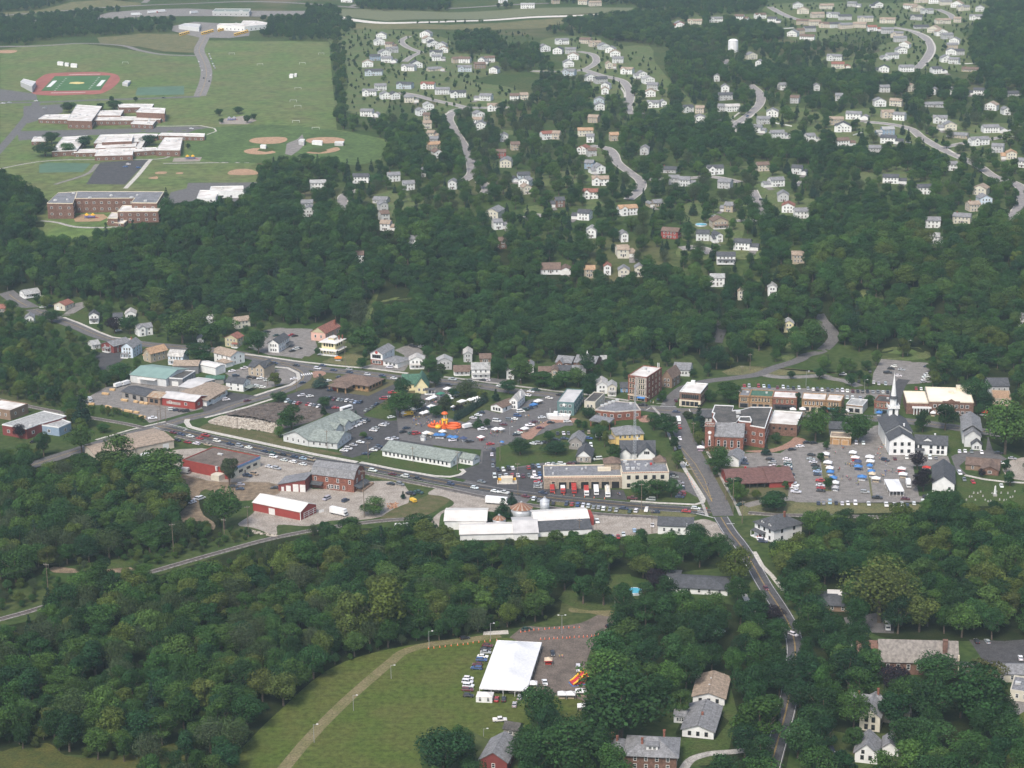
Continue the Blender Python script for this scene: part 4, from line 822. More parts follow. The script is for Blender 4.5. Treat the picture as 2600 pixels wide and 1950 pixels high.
b.wins('f',[b.W*q for q in(.08,.36,.62,.9)],5.4,1.1,1.9);b.wins('f',[b.W*q for q in(.42,.48,.56,.62,.76)],1.9,1.1,1.9);b.wins('r',[b.D*.3,b.D*.72],5.6,1.1,1.9);b.wins('r',[b.D*.25,b.D*.75],2.2,1.0,1.6);b.wins('r',[b.D*.5],9.2,1.2,1.8);b.door('f',b.W*.38);b.awning('f',b.W*.13,7,2.6,3.8,roofmat('dark grey'),1.3,'entrance_awning');b.awning('r',b.D*.45,13,3.5,4,roofmat('dark grey'),1.4,'side_awning')
for q in(.4,.62):MB().box(b.W*(q-.5)-.7,-4.6,11.2-2.2,b.W*(q-.5)+.7,-3.6,11.6-2.2).build('skylight',GALV,b.o)
MB().box(b.W/2+.3,-4,0,b.W/2+4,9,1.1).build('loading_dock',mat('dock_wood',(.36,.24,.16)),b.o)
b=simple('garage_building','dark red sloping roof garage with three white doors against the brick barn','garage','f',(1292,655),(1562,672),13,3.4,'shedx',3.6,'dark red','flat grey',(0,0),(0,0))
for u,ww,hh in((2.4,1.2,2.2),(5.6,2.4,3.0),(9.6,2.8,4.0),(13.4,2.8,4.0)):b.door('f',u,ww,hh,GDOOR,'garage_door')
b=simple('pole_barn','red pole barn with white metal roof and white corner posts','barn','f',(1038,855),(1515,955),(1692,880),4.4,'gx',2.6,'red','white',(0,0),(0,0),ov=.3)
b.door('f',b.W*.4,3.6,3.2,GDOOR,'barn_door');MB().box(b.W/2-.15,-b.D/2-.15,-.3,b.W/2+.15,-b.D/2+.15,4.4).build('corner_post',TRIM,b.o)
for z in(1.2,2.2,3.2):b.onface(MB().box(-b.D*.38,-.3,-.08,b.D*.38,-.15,.08).build('fence_rail',TRIM,b.o),'r',b.D*.55,z)
for q in(.2,.5,.8):b.onface(MB().box(-.1,-.3,-.3,.1,-.15,3.4).build('fence_post',TRIM,b.o),'r',b.D*q,0)
simple('metal_shed','white metal shed with white roof standing alone by the gravel track','shed','g',(905,1165),(1322,1165),18,4.6,'gx',2.0,'white','white')
simple('metal_shed','low white shed with white roof in front of the small silo','shed','g',(1060,1275),(1598,1262),15,3.2,'gx',1.8,'white','white')
simple('metal_shed','shed with pale weathered metal roof below the large rusty silo','shed','g',(1602,1272),(1842,1265),22,3.6,'gx',2.4,'white','pale metal')
b=simple('metal_shed','long white roofed shed with dark lower roof and red end beside the silos','shed','h',(72,1135),(612,1105),15,5.0,'gx',1.8,'white','white');b.wall(wallmat('white'),2.6,'flat',0,y0=-b.D/2-9,y1=-b.D/2-.05,name='lean_to');b.roof(roofmat('dark grey'),2.7,'shedy',2.2,.3,y0=-b.D/2-9,y1=-b.D/2-.4,name='lean_to_roof');b.onface(MB().box(-5,-3,-.5,5,-.05,4.6).build('red_porch',wallmat('red'),b.o),'r',8,0)
def silo(label,c,x,y,r,hw,hc,roofm,n=28,rust=False):
 o=tag(empty('grain_silo',W(c,x,y)),label,'silo')
 MB().lathe([(r,-.5),(r,hw)],n).build('wall',GALV,o,True)
 m=MB()
 for i in range(n):
  a0,a1=6.2832*i/n,6.2832*(i+1)/n;k=r*1.05
  m.add([(k*math.cos(a0),k*math.sin(a0),hw-.05),(k*math.cos(a1),k*math.sin(a1),hw-.05),(.5*math.cos(a1),.5*math.sin(a1),hw+hc),(.5*math.cos(a0),.5*math.sin(a0),hw+hc)],[(0,1,2,3)],(1 if i%3==0 else 0)if rust else 0)
 m.build('conical_roof',roofm,o);MB().lathe([(.6,hw+hc-.1),(.6,hw+hc+.4),(.1,hw+hc+.7)],10).build('roof_cap',STEEL,o)
 for zz in(hw*.33,hw*.66):MB().lathe([(r+.05,zz-.06),(r+.05,zz+.06)],n).build('hoop',STEEL,o)
 return o
RUST=mat('rusted_sheet',(.20,.088,.05),.7,.3,.6,col2=(.28,.15,.09));PALE=mat('bare_sheet',(.38,.31,.255),.6,.25,.8,col2=(.26,.17,.12))
silo('large galvanised grain silo with rusty conical roof','g',1675,1035,5.5,5.0,2.7,[RUST,PALE],36,True)
silo('small grain silo with red and white striped conical roof','g',1452,1110,3.2,3.0,1.8,[RUST,PALE],24,True)
silo('narrow grey grain bin with grey roof beside the large silo','h',170,945,2.4,6.0,1.5,[GALV])
b=simple('house','white building with charcoal roof on the gravel lot by the crossing',BL,'h',(1305,1168),(1655,1180),12,4.4,'gx',2.4,'white','dark grey',(4,1),(2,1));b.chimney(b.W/2-3,-b.D/2-.5,-.3,6,STEEL,.5)
b=simple('fire_station','tan block fire station garage with six dark engine bays and chequered parapet','fire station','h',(162,718),(944,708),18,6.6,'flat',0,'block','flat grey',(0,0),(2,1),par=CTRIM)
def bay_mesh():
 me=MB().box(-2,-.05,0,2,.02,3.7).box(-2.25,-.1,0,-2,.02,3.95,1).box(2,-.1,0,2.25,.02,3.95,1).box(-2,-.1,3.7,2,.02,3.95,1).mesh('engine_bay')
 me.materials.append(mat('dark_bay',(.02,.02,.022),.5));me.materials.append(wallmat('tan'));return me
for x in(350,452,572,675,778,880):b.onface(link('engine_bay',shared('bay',bay_mesh),None,b.o),'f',(x-162)/782*b.W,0)
def checks(b,face,L,z,n,**k):
 m=MB()
 for i in range(n):m.box(-L/2+L*i/n,-.12,-.18,-L/2+L*(i+.55)/n,.02,.18)
 b.onface(m.build('chequer_stripe',mat('red_chequer',(.45,.12,.08),.7),b.o),face,L/2,z,**k)
b.onface(MB().box(-b.W/2,-.14,-.5,b.W/2,-.07,.4).build('parapet_band',CTRIM,b.o),'f',b.W/2,6.5);checks(b,'f',b.W,6.5,46,y0=-b.D/2-.08)
b.wins('f',[b.W*.12],2.9,1.8,2.2,CTRIM)
for x,y in((-.4,.2),(-.38,-.3),(-.2,.1),(.0,.1),(.05,.2),(.3,.1)):b.vent(b.W*x,b.D*y,6.8,.9,.9,.9)
MB().box(b.W*.2,-1,6.7,b.W*.2+7,2,8.4).build('roof_screen',CTRIM,b.o)
MB().box(b.W*.29,1.5,6.7,b.W*.29+8,8.5,10.6).build('hose_tower',wallmat('block'),b.o);b.roof(roofmat('brown'),10.5,'hip',2.4,.7,x0=b.W*.29,x1=b.W*.29+8,y0=1.5,y1=8.5,name='tower_roof')
b=simple('fire_house_office','two-storey cream fire house office with grey roof vents','fire station','h',(947,715),(1415,706),21,8.6,'flat',0,'cream','flat grey',(0,0),(4,2),2,par=CTRIM)
b.row('f',5,6.2,1.6,1.9,DTRIM);b.row('f',5,1.8,1.6,1.9,DTRIM);checks(b,'f',b.W,8.8,26,y0=-b.D/2-.09)
for i in range(13):b.vent(-b.W*.42+b.W*.8*random.random(),-b.D*.3+b.D*.7*random.random(),8.75,*random.choice(((.8,.8,.9),(1.8,1.4,1.2),(.5,.5,1.0))))
b.vent(4,2,8.75,1,1,1,'red_roof_vent',mat('red_paint',(.5,.04,.04)))
MB().box(b.W*.25,3,8.75,b.W*.25+5.5,8,10).build('stair_tower',wallmat('cream'),b.o);b.roof(roofmat('brown'),10,'hip',3,.8,x0=b.W*.25,x1=b.W*.25+5.5,y0=3,y1=8,name='tower_roof')
def mast():
 p=W('h',1072,432);o=tag(empty('radio_mast',p),'tall grey lattice radio mast behind the fire station','radio mast');H=43;m=MB();r0,r1=1.1,.35
 def P(z,k):r=r0+(r1-r0)*z/H;a=k*2.0944+.5;return(r*math.cos(a),r*math.sin(a),z)
 MB().tube([P(0,0),P(H,0)],.09,5).tube([P(0,1),P(H,1)],.09,5).tube([P(0,2),P(H,2)],.09,5).build('mast_leg',GALV,o)
 for i in range(28):
  z0,z1=H*i/28,H*(i+1)/28
  for k in range(3):m.tube([P(z0,k),P(z1,(k+1)%3)],.045,4,cap=False).tube([P(z1,k),P(z1,(k+1)%3)],.045,4,cap=False)
 m.build('lattice_bracing',GALV,o);MB().tube([(0,0,H),(0,0,H+5)],.06,5).tube([(.3,0,H-3),(.3,0,H+2)],.06,5).build('antenna',GALV,o)
mast()
b=simple('house','white house with charcoal cross gables and lunette window behind the fire station','house','h',(925,430),(1275,432),15,4.4,'gx',4.6,'white','dark grey',(3,1),(2,1))
for x0,x1,d in((b.W*.02,b.W*.5,3),(-b.W*.5,-b.W*.2,1)):b.wall(wallmat('white'),4.4,'gy',(x1-x0)*.42,x0=x0,x1=x1,y0=-b.D/2-d,y1=0,name='front_gable');b.roof(roofmat('dark grey'),4.4,'gy',(x1-x0)*.43,.5,x0=x0,x1=x1,y0=-b.D/2-d,y1=0,name='gable_roof')
b.wins('f',[3.6,4.6,5.6],5.4,.7,1.4,DTRIM,x0=b.W*.02,y0=-b.D/2-3);b.chimney(0,2,6,10.2,TRIM)
b=simple('house','yellow house with grey hipped roof beside the white charcoal roofed house','house','h',(885,278),(1160,262),13,6.0,'hip',3.2,'yellow','grey',(5,2),(3,2),2,ov=.6);b.wall(wallmat('yellow'),3,'flat',0,x0=-b.W/2-3,x1=-b.W/2-.05,y0=-4,y1=3,name='side_bay');b.roof(roofmat('grey'),3,'hip',.8,.3,x0=-b.W/2-3,x1=-b.W/2-.1,y0=-4,y1=3,name='bay_roof')
simple('house','weathered grey gabled house beside the yellow house drive','house','h',(412,318),(545,325),12,4.6,'gy',2.8,'weathered grey','grey',(2,1),(2,1))
b=simple('house','stone garage with white gable and charcoal roof by the vegetable plot','house','h',(488,450),(635,455),14,3.4,'gy',3.4,'stone','dark grey',(2,1),(2,1));b.onface(MB().xsec([(-b.W/2,0),(b.W/2,0),(0,3.35)],-.12,-.04).build('white_gable',wallmat('white'),b.o),'f',b.W/2,3.4)
b=simple('house','pale yellow steep gabled house with dark green roof by the festival stalls','house','c',(55,790),(185,788),17,4.6,'gy',5.4,'pale yellow','green',(2,1),(3,1));b.wall(wallmat('pale yellow'),4.6,'gx',4.6,x0=-12,x1=0,y0=-1,y1=7,name='cross_wing');b.roof(roofmat('green'),4.6,'gx',4.8,.5,x0=-12,x1=0,y0=-1,y1=7,name='wing_roof');b.porch(2,8.5,3,2.8,roofmat('dark grey'))
b=simple('house','white farmhouse with pale roof and low brown roofed wing by the spruce hedge','house','c',(1002,940),(1082,946),(1165,870),5.2,'gy',2.6,'white','pale',(2,2),(4,4),2);b.chimney(2,0,5,8.6,TRIM)
b=simple('house_wing','low white house wing with brown roof joined to the white farmhouse','house','c',(815,958),(932,980),(1002,915),3.0,'gy',1.8,'white','brown',(3,1),(2,1),win=(1.0,1.4),trim=DTRIM)
b=simple('restaurant','teal two-storey restaurant with flat grey metal roof behind the boat shaped deck','restaurant','c',(1480,1000),(1650,1010),(1800,880),7.6,'flat',0,'teal','pale metal',(3,2),(5,2),2,win=(1.4,1.4));b.onface(MB().lathe([(.9,-.06),(.9,.06)],14).build('round_sign',TRIM,b.o),'f',b.W*.4,6.4).rotation_euler=(math.pi/2,0,0)
simple('shop_building','cream flat black roofed shop beside the teal restaurant','shop','c',(1752,955),(1862,965),(1962,872),5.4,'flat',0,'cream','flat black',(2,1),(4,1),par=wallmat('cream'))
o,cc=polybld('bank','red brick bank with faceted front, grey flat roof and covered drive-through','bank','c',[([(1862,948),(2062,968),(345,634,'d'),(335,622,'d'),(290,560,'d'),(60,545,'d'),(1960,890)],5.6)],'brick','flat grey',mat('pale_coping',(.55,.50,.45)),win=4,winz=[2.8])
pc=[W('c',*p,4.0)-cc for p in((1800,1050),(1998,1085),(2057,1035),(1862,1000))];MB().prism([(p.x,p.y)for p in pc],3.4,4.1).build('canopy_roof',roofmat('flat grey'),o);m=MB()
for p in pc:m.box(p.x*.95-.35,p.y-.35,-.3,p.x*.95+.35,p.y+.35,3.4)
m.build('canopy_pier',BRICK,o)
for q in range(5):v=MB().box(-1,-.8,0,1,.8,1.1).build('roof_unit',HV,o);p=W('c',1930+q*38,915-q*14,5.3)-cc;v.location=(p.x,p.y,5.3)
b=simple('commercial_block','four-storey red brick block with grey stone centre bay and white roof',BL,'d',(215,532),(402,556),(545,452),15.0,'flat',0,'brick','flat white',(0,0),(4,4),4,par=BRICK,win=(1.0,1.7),trim=CTRIM)
MB().box(-1.2,-b.D/2-.3,3.4,6.0,-b.D/2-.01,15).build('stone_bay',wallmat('stone'),b.o);MB().box(-b.W/2-.1,-b.D/2-.25,3.1,b.W/2+.1,-b.D/2-.02,3.7).build('shop_cornice',CTRIM,b.o)
for z in(5.4,9.0,12.6):b.wins('f',[1.6,3.4,5.2],z,1.0,2.2,CTRIM,True);b.wins('f',[7.6,8.9,10.2],z,.9,2.2,CTRIM,True,y0=-b.D/2-.32);b.wins('f',[b.W-2],z,1.0,2.2,CTRIM,True)if b.W>14 else None
b.row('f',4,1.5,2.2,2.2,CTRIM);b.vent(-2,4,15.1,2,2,1.4);b.vent(2,0,15.1,1.4,1,1)
for x in(.5,1.4):MB().box(x+3,b.D/2-1,15.5,x+3.3,b.D/2-.7,18.5).build('antenna_panel',TRIM,b.o)
b.awning('f',b.W*.72,5,1.6,3,mat('blue_canvas',(.06,.18,.42)),.8,'shop_awning')
b=simple('commercial_block','two-storey brick corner shop with arched windows, cream shopfront and white roof','shop','d',(732,595),(942,612),(1035,520),8.8,'flat',0,'brown brick','flat white',(0,0),(5,2),2,par=TRIM,trim=CTRIM)
MB().box(-b.W/2-.1,-b.D/2-.25,-.3,b.W/2+.1,-b.D/2-.01,4.2).build('shop_front',CTRIM,b.o);b.row('f',4,2.0,2.0,2.4,DTRIM,y0=-b.D/2-.26);b.row('f',8,6.2,.9,1.8,DTRIM,True);b.chimney(-b.W*.2,b.D/2-1,8.8,10.6,TRIM,2.2)
simple('house','brown barn-like gabled house behind the four-storey block','house','d',(552,405),(655,418),14,6.4,'gy',4.6,'brown','brown',(2,2),(2,2),2)
simple('house','long low building with grey roof at the edge of the bluff woods',BL,'d',(668,292),(832,300),16,4.0,'gx',2.6,'pale grey','grey',(4,1),(1,1))
b=simple('town_hall','red brick hall with grey roof and tall arched windows','hall','d',(1085,1050),(1368,1062),16,9.0,'gx',5.2,'brick','grey',(0,0),(2,1),win=(1,3));b.wins('f',[b.W*q for q in(.13,.36,.6,.84)],4.6,1.2,3.4,TRIM,True)
MB().box(-b.W/2,-b.D/2-.4,8.6,b.W/2,-b.D/2-.02,9.0).build('eaves_band',TRIM,b.o);MB().box(-b.W/2-.1,-b.D/2-.35,-.4,b.W/2+.1,-b.D/2-.02,1.4).build('stone_base',wallmat('stone'),b.o)
b=simple('clock_tower','square red brick clock tower at the corner of the hall','tower','d',(984,1046),(1078,1050),5.4,14.6,'flat',0,'brick','flat grey',par=BRICK,win=(1,3))
b.wins('f',[b.W/2],4.8,1.1,3.2,TRIM,True);MB().box(-b.W/2-.25,-b.D/2-.25,14.4,b.W/2+.25,b.D/2+.25,14.95).build('tower_cornice',wallmat('stone'),b.o)
for f in 'fl':b.onface(MB().lathe([(1.0,-.05),(1.0,.08)],20).build('clock_face',TRIM,b.o),f,b.W/2 if f=='f' else b.D/2,10.8).rotation_euler=(math.pi/2,0,0 if f=='f' else-math.pi/2)
b.onface(MB().box(-.5,-.12,-1.1,.5,.02,1.1).build('louvre',TRIM,b.o),'f',b.W/2,7.9)
for q in(-.35,-.12,.12,.35):MB().box(b.W*q-.35,-b.D/2-.05,14.95,b.W*q+.35,-b.D/2+.5,15.7).build('battlement',BRICK,b.o)
o,cc=polybld('library','modern brick library with angular black roof edged in white',BL,'d',[([(1057,655),(1085,585),(1275,592),(1257,642),(1345,634),(1450,605),(1660,607),(1590,815),(1440,790),(1457,735),(1330,720),(1300,765),(1112,772),(1066,706),(1082,663)],12.0),([(1322,735),(1340,700),(1440,700),(1455,735),(1450,755),(1335,745)],14.0)],'brick','flat black',TRIM,win=4.5,winz=[3.2,7.6])
simple('brick_building','brown brick block with white flat roof and rooftop units beside the library',BL,'d',(1625,885),(1908,905),24,7.0,'flat',0,'brown brick','flat white',(0,0),(3,1),par=TRIM).row('f',4,4.4,1.1,1.1,DTRIM)
simple('house','dark roofed house squeezed behind the pointed spruce at the crossroads','house','d',(945,800),(1062,805),12,5.5,'gx',2.4,'pale grey','dark grey',(2,2),(1,1),2)
def shop(label,L,Rr,hgt,wall,roof,sh,up,D=13,aw=None,trim=CTRIM,crop='d'):
 b=simple('shop_building',label,'shop',crop,L,Rr,D,hgt,'flat',0,wall,roof,par=wallmat(wall))
 MB().box(-b.W/2+.3,-b.D/2-.2,-.3,b.W/2-.3,-b.D/2-.02,3.3).build('shop_front',mat(sh[0],sh[1],.6),b.o);b.row('f',max(2,int(b.W/4)),1.7,2.4,2.0,DTRIM,y0=-b.D/2-.21)
 if up:b.row('f',up,hgt*.72,1.0,1.7,trim,True)
 MB().box(-b.W/2-.05,-b.D/2-.35,hgt-.5,b.W/2+.05,-b.D/2-.02,hgt+.1).build('cornice',mat('brown_cornice',(.25,.16,.10)),b.o)
 if aw:b.awning('f',b.W*.5,b.W*.8,1.5,3.2,mat(aw[0],aw[1],.9),.8,'shop_awning')
 b.vent(b.W*.2,1,hgt+.15);return b
shop('narrow tan brick shop with grey roof at the start of the shop row',(1325,612),(1428,618),7.2,'tan brick','flat grey',('grey_shopfront',(.25,.22,.2)),3)
shop('tan brick shop with green roof in the shop row',(1431,618),(1660,630),7.4,'tan brick','green',('tan_shopfront',(.34,.25,.17)),6)
shop('orange brick shop with pale roof and dark awning in the shop row',(1663,630),(1905,642),7.2,'brick','flat white',('dark_shopfront',(.10,.09,.09)),4,aw=('black_canvas',(.03,.03,.035)))
shop('brown brick shop with patched white roof between the vine and the tan shop',(-20,648),(218,660),7.2,'tan brick','flat white',('cream_shopfront',(.5,.42,.32)),5,crop='e',trim=TRIM)
shop('tan shop with blue awning at the end of the shop row',(221,660),(375,672),7.2,'tan brick','flat white',('red_shopfront',(.25,.08,.07)),4,crop='e',aw=('teal_canvas',(.08,.22,.26)))
shop('low grey shop with pale flat roof apart from the shop row',(425,657),(592,675),4.6,'pale grey','light grey',('white_shopfront',(.55,.53,.5)),0,crop='e')
shop('small red brick shop with dark roof and teal shopfront',(705,672),(862,688),7.4,'brick','flat black',('teal_shopfront',(.14,.22,.24)),3,crop='e')
b=simple('church','white wooden church with charcoal roof and tall white steeple','church','e',(858,1088),(1112,1088),13,8.2,'gy',4.2,'white','dark grey',(3,2),(0,0),2,win=(1.3,1.7),trim=DTRIM)
y1=b.D/2;b.wall(wallmat('white'),9.4,'gy',4.2,x0=-b.W/2-.3,x1=b.W/2+.3,y0=y1-.5,y1=y1+25,name='nave_wall');b.roof(roofmat('dark grey'),9.4,'gy',4.3,.7,x0=-b.W/2-.3,x1=b.W/2+.3,y0=y1-.5,y1=y1+25,name='nave_roof');b.row('r',5,5,1.2,3.4,DTRIM,y0=y1,y1=y1+24)
ty=y1+21.5;MB().box(-2.5,ty-2.5,0,2.5,ty+2.5,17).build('tower',wallmat('white'),b.o);MB().box(-3.3,ty-3.3,17,3.3,ty+3.3,17.5).build('balcony_floor',TRIM,b.o)
m=MB()
for i in range(7):
 for sx,sy in((-3.1+i*1.033,-3.1),(3.1,-3.1+i*1.033),(-3.1,-3.1+i*1.033)):m.box(sx-.1,ty+sy-.1,17.5,sx+.1,ty+sy+.1,18.6)
m.box(-3.3,ty-3.3,18.6,3.3,ty-3.0,18.8).box(-3.3,ty-3,18.6,-3,ty+3.3,18.8).box(3,ty-3,18.6,3.3,ty+3.3,18.8).build('balustrade',TRIM,b.o)
MB().lathe([(1.9,17.5),(1.9,22.6)],8,cy=ty).build('belfry',wallmat('white'),b.o);MB().lathe([(2.6,22.4),(2.2,23.6),(1.9,23.9)],8,cy=ty).build('spire_skirt',roofmat('dark grey'),b.o);MB().lathe([(1.6,23.6),(.05,37)],8,cy=ty).build('spire',TRIM,b.o);MB().tube([(0,ty,36.8),(0,ty,38.2)],.06,5).box(-.35,ty-.05,37.5,.35,ty+.05,37.62).build('cross',STEEL,b.o)
b.onface(link('window',window_mesh(1.0,2.2,DTRIM,True),None,b.o),'f',b.W/2,15,y0=ty-2.5);b.chimney(b.W*.22,8,8,13.5,TRIM)
b=simple('church_hall','white two-storey church hall with charcoal roof and small dormer','hall','e',(1115,1078),(1438,1094),12,5.9,'gx',3.4,'white','dark grey',(0,0),(2,2),2)
for z in(1.8,4.5):b.wins('f',[b.W*q for q in(.04,.17,.5,.72,.86)],z,1.2,1.6,DTRIM)
b.porch(-b.W/2-.2,-b.W/2+5.2,2.4,2.8,roofmat('dark grey'));b.dormer(-2,4.4,6.6,1.0,-4.2,0,'white','dark grey');b.chimney(2,1,8,10,TRIM)
b=simple('village_hall','long brown brick building with broad cream flat roof beyond the church',BL,'e',(1252,682),(1700,695),30,7.8,'flat',0,'brown brick','flat peach',(0,0),(4,2),2,par=CTRIM)
b.row('f',7,5.4,1.6,1.7,TRIM,m=2);b.row('f',8,1.6,1.6,1.7,TRIM,m=2);MB().xsec([(-5,7.4),(5,7.4),(5,8.6),(2.2,8.6),(0,9.9),(-2.2,8.6),(-5,8.6)],-b.D/2-.3,-b.D/2+.1).build('stepped_gable',wallmat('brown brick'),b.o);MB().box(0,3,7.9,3,6,9).box(5,9,7.9,16,14,10.4).build('roof_plant',CTRIM,b.o)
b=simple('village_hall_wing','lower brown brick wing with cream roof and white columns beside the steeple',BL,'e',(1030,675),(1248,680),24,6.6,'flat',0,'brown brick','flat peach',(0,0),(0,0),par=CTRIM);m=MB()
for i in range(6):m.lathe([(.3,-.3),(.3,4)],8,cx=-2+i*1.7,cy=-b.D/2-1.5)
m.box(-3,-b.D/2-2,4,8,-b.D/2-.05,4.8).build('colonnade',TRIM,b.o)
b=simple('house','pale grey house with three stepped gables beside the big green tree','house','e',(1612,1005),(1772,1012),25,6.2,'gy',3.4,'pale grey','grey',(0,0),(4,2),2);b.wall(wallmat('pale grey'),3,'gy',2.2,x0=-.6,x1=4.8,y0=-b.D/2-5,y1=-b.D/2-.03,name='entrance_porch');b.roof(roofmat('dark grey'),3,'gy',2.3,.4,x0=-.6,x1=4.8,y0=-b.D/2-5,y1=-b.D/2-.45,name='porch_roof');b.wall(wallmat('pale grey'),5.6,'gy',3,x0=-b.W/2-.8,x1=b.W/2-1,y0=-b.D/2+6,y1=b.D/2+8,name='rear_wing');b.roof(roofmat('grey'),7.4,'gy',3.2,.5,x0=-b.W/2-.8,x1=b.W/2+.8,y0=-b.D/2+7,y1=b.D/2+8,name='rear_roof');b.wins('f',[2,3.4],1.6,x0=-.6,y0=-b.D/2-5)
b=simple('house','low brown ranch house with brown roof beside the curved asphalt drive','house','e',(1625,1235),(1960,1262),13,3.0,'gx',1.9,'brown','brown',(3,1),(2,1));b.wall(wallmat('brown brick'),3,'gy',1.8,x0=b.W/2-9,x1=b.W/2,y0=-b.D/2-6,y1=0,name='front_wing');b.roof(roofmat('brown'),3,'gy',1.9,.5,x0=b.W/2-9,x1=b.W/2,y0=-b.D/2-6,y1=0,name='wing_roof');b.wins('f',[4.5],1.7,1.8,1.2,x0=b.W/2-9,y0=-b.D/2-6)
b=simple('hall','plain white gabled hall with charcoal roof beside the dark purple trees',BL,'e',(1290,1455),(1510,1468),28,4.8,'gy',4.0,'white','dark grey',(0,0),(4,1));b.wins('f',[b.W*.78],2.2,1,1.4,DTRIM)
b=simple('garage_building','flat orange-brown garage with two round lamps beside the round green tree','garage','e',(265,980),(475,992),9,4.2,'flat',0,'tan brick','tan',(0,0),(0,0),par=CTRIM);[b.door('f',b.W*q,3.4,3.0,mat('tan_door',(.45,.27,.13)),'garage_door')for q in(.28,.72)]
simple('house','dark grey roofed house behind the orange-brown garage','house','e',(258,885),(430,890),11,3.6,'gx',2.6,'dark grey','dark grey',(0,0),(0,0))
simple('shop_building','flat tan shop roof among the trees beyond the village hall','shop','e',(1895,590),(2080,598),18,4.0,'flat',0,'tan','orange-tan',(3,1),(0,0))
simple('house','dark roofed building half hidden by trees beyond the tan shop','house','e',(1860,470),(2060,470),14,4.6,'gx',3.2,'grey','dark grey',(3,1),(0,0))
b=simple('garage_building','small white garage with grey roof beside the leafy tree','garage','d',(1190,1195),(1326,1208),13,4.2,'gy',2.2,'white','grey',(0,0),(1,1))
b=simple('pub','rambling barn-like pub with maroon metal roofs and red walls','restaurant','d',(1212,1392),(1640,1372),15,3.8,'gx',2.4,'red','maroon',(6,1),(2,1),ov=.7,win=(1.4,1.4),trim=DTRIM)
b.wall(wallmat('red'),3.2,'gx',3.4,x0=b.W/2-2,x1=b.W/2+11,y0=-b.D/2-7,y1=b.D/2+3,name='side_wing');b.roof(roofmat('maroon'),3.2,'gx',3.5,.7,x0=b.W/2-2,x1=b.W/2+11,y0=-b.D/2-7,y1=b.D/2+3,name='wing_roof');b.roof(roofmat('maroon'),2.9,'shedy',1.4,.2,x0=-b.W/2+6,x1=b.W/2-2.6,y0=-b.D/2-7,y1=-b.D/2-.7,name='veranda_roof',t=.2)
m=MB();[m.box(-b.W/2+6.2+i*4,-b.D/2-6.9,-.3,-b.W/2+6.5+i*4,-b.D/2-6.6,2.9)for i in range(5)];m.build('veranda_post',DTRIM,b.o);b.onface(MB().box(-.1,-.1,0,0,0,0).build('gable_boards',mat('orange_boards',(.5,.22,.06)),b.o),'l',4,3)if 0 else None
b.chimney(0,1,4,6.8,mat('red_paint',(.5,.04,.04)),.9)
b=simple('house','white foursquare house with charcoal hipped roof and dormers by the church street','house','I',(492,170),(615,226),(735,160),6.8,'hip',4.2,'white','dark grey',(3,2),(2,2),2,ov=.8,trim=DTRIM)
for xx in(-2.5,3):b.dormer(xx,2,7.2,1.2,-b.D/2+.8,-1,'white','dark grey')
b.porch(-b.W/2,b.W*.1,2.6,3,roofmat('dark grey'));b.chimney(2,2,8,12.5)
b=simple('house','white ranch house with tan roof on the lane behind the street trees','house','I',(98,1246),(300,1262),20,3.1,'gy',2.0,'white','tan',(3,1),(5,1),ov=.6,trim=DTRIM);MB().box(-3,10.05,-.3,4,14,2.6).build('rear_porch',wallmat('pale grey'),b.o);b.vent(-.5,3,4.9,.5,.5,.6);b.vent(-.5,-3,4.9,.5,.5,.6)
b=simple('house','white ranch house with grey cross gabled roof and side sunroom','house','I',(30,1458),(230,1478),22,3.2,'gy',2.2,'white','grey',(3,1),(4,1),ov=.6,trim=DTRIM);b.wall(wallmat('white'),2.8,'gx',1.2,x0=-b.W/2-5,x1=-b.W/2-.05,y0=0,y1=6,name='sunroom');b.roof(roofmat('grey'),2.8,'gx',1.3,.3,x0=-b.W/2-5,x1=-b.W/2-.35,y0=0,y1=6,name='sunroom_roof');b.row('f',3,1.6,.9,1.3,x0=-b.W/2-5,x1=-b.W/2,y0=0);b.chimney(.4,-2,4,6.4)
b=simple('church','brown brick church with broad slate roof and brick chimney','church','I',(1290,1058),(1785,1072),(1872,1012),6.0,'gx',6.6,'brown brick','slate',(7,1),(2,1),ov=.6,win=(1.1,2.2));b.chimney(b.W/2-5,-b.D/2+3,5,14.2,wallmat('brown brick'),1.8)
b.wall(wallmat('brown brick'),7.5,'gx',3,x0=-b.W/2-9,x1=-b.W/2-.05,y0=-3,y1=b.D/2+5,name='entrance_wing');MB().box(-b.W/2-10,b.D/2+1,-.5,-b.W/2+1,b.D/2+9,5).build('porch_block',wallmat('brown brick'),b.o);MB().box(-b.W/2-10.3,b.D/2+.8,5.02,-b.W/2+1.2,b.D/2+9.2,5.5).build('porch_roof',roofmat('white'),b.o)
b.onface(MB().box(-.3,-.6,-.5,.3,-.02,9).build('corner_buttress',CTRIM,b.o),'r',.4,0)
b=simple('house','cream old house with grey roof, bay front and brick chimneys','house','I',(1160,1415),(1290,1432),16,6.2,'gy',2.8,'cream','grey',(2,2),(2,2),2,win=(1.1,1.9),trim=DTRIM)
b.wall(wallmat('cream'),5.6,'gx',3,x0=-b.W/2-5,x1=b.W/2+10,y0=1,y1=9.5,name='main_wing');b.roof(roofmat('grey'),5.6,'gx',3.1,.6,x0=-b.W/2-5,x1=b.W/2+10,y0=1,y1=9.5,name='wing_roof');b.chimney(-6,4,6,10.2);b.chimney(1,7,6,11);b.chimney(9,5,6,10.4);b.awning('l',5,6,2.5,3,roofmat('grey'),.5,'side_porch');b.row('f',2,4,1.0,1.7,DTRIM,x0=b.W/2,x1=b.W/2+10,y0=1)
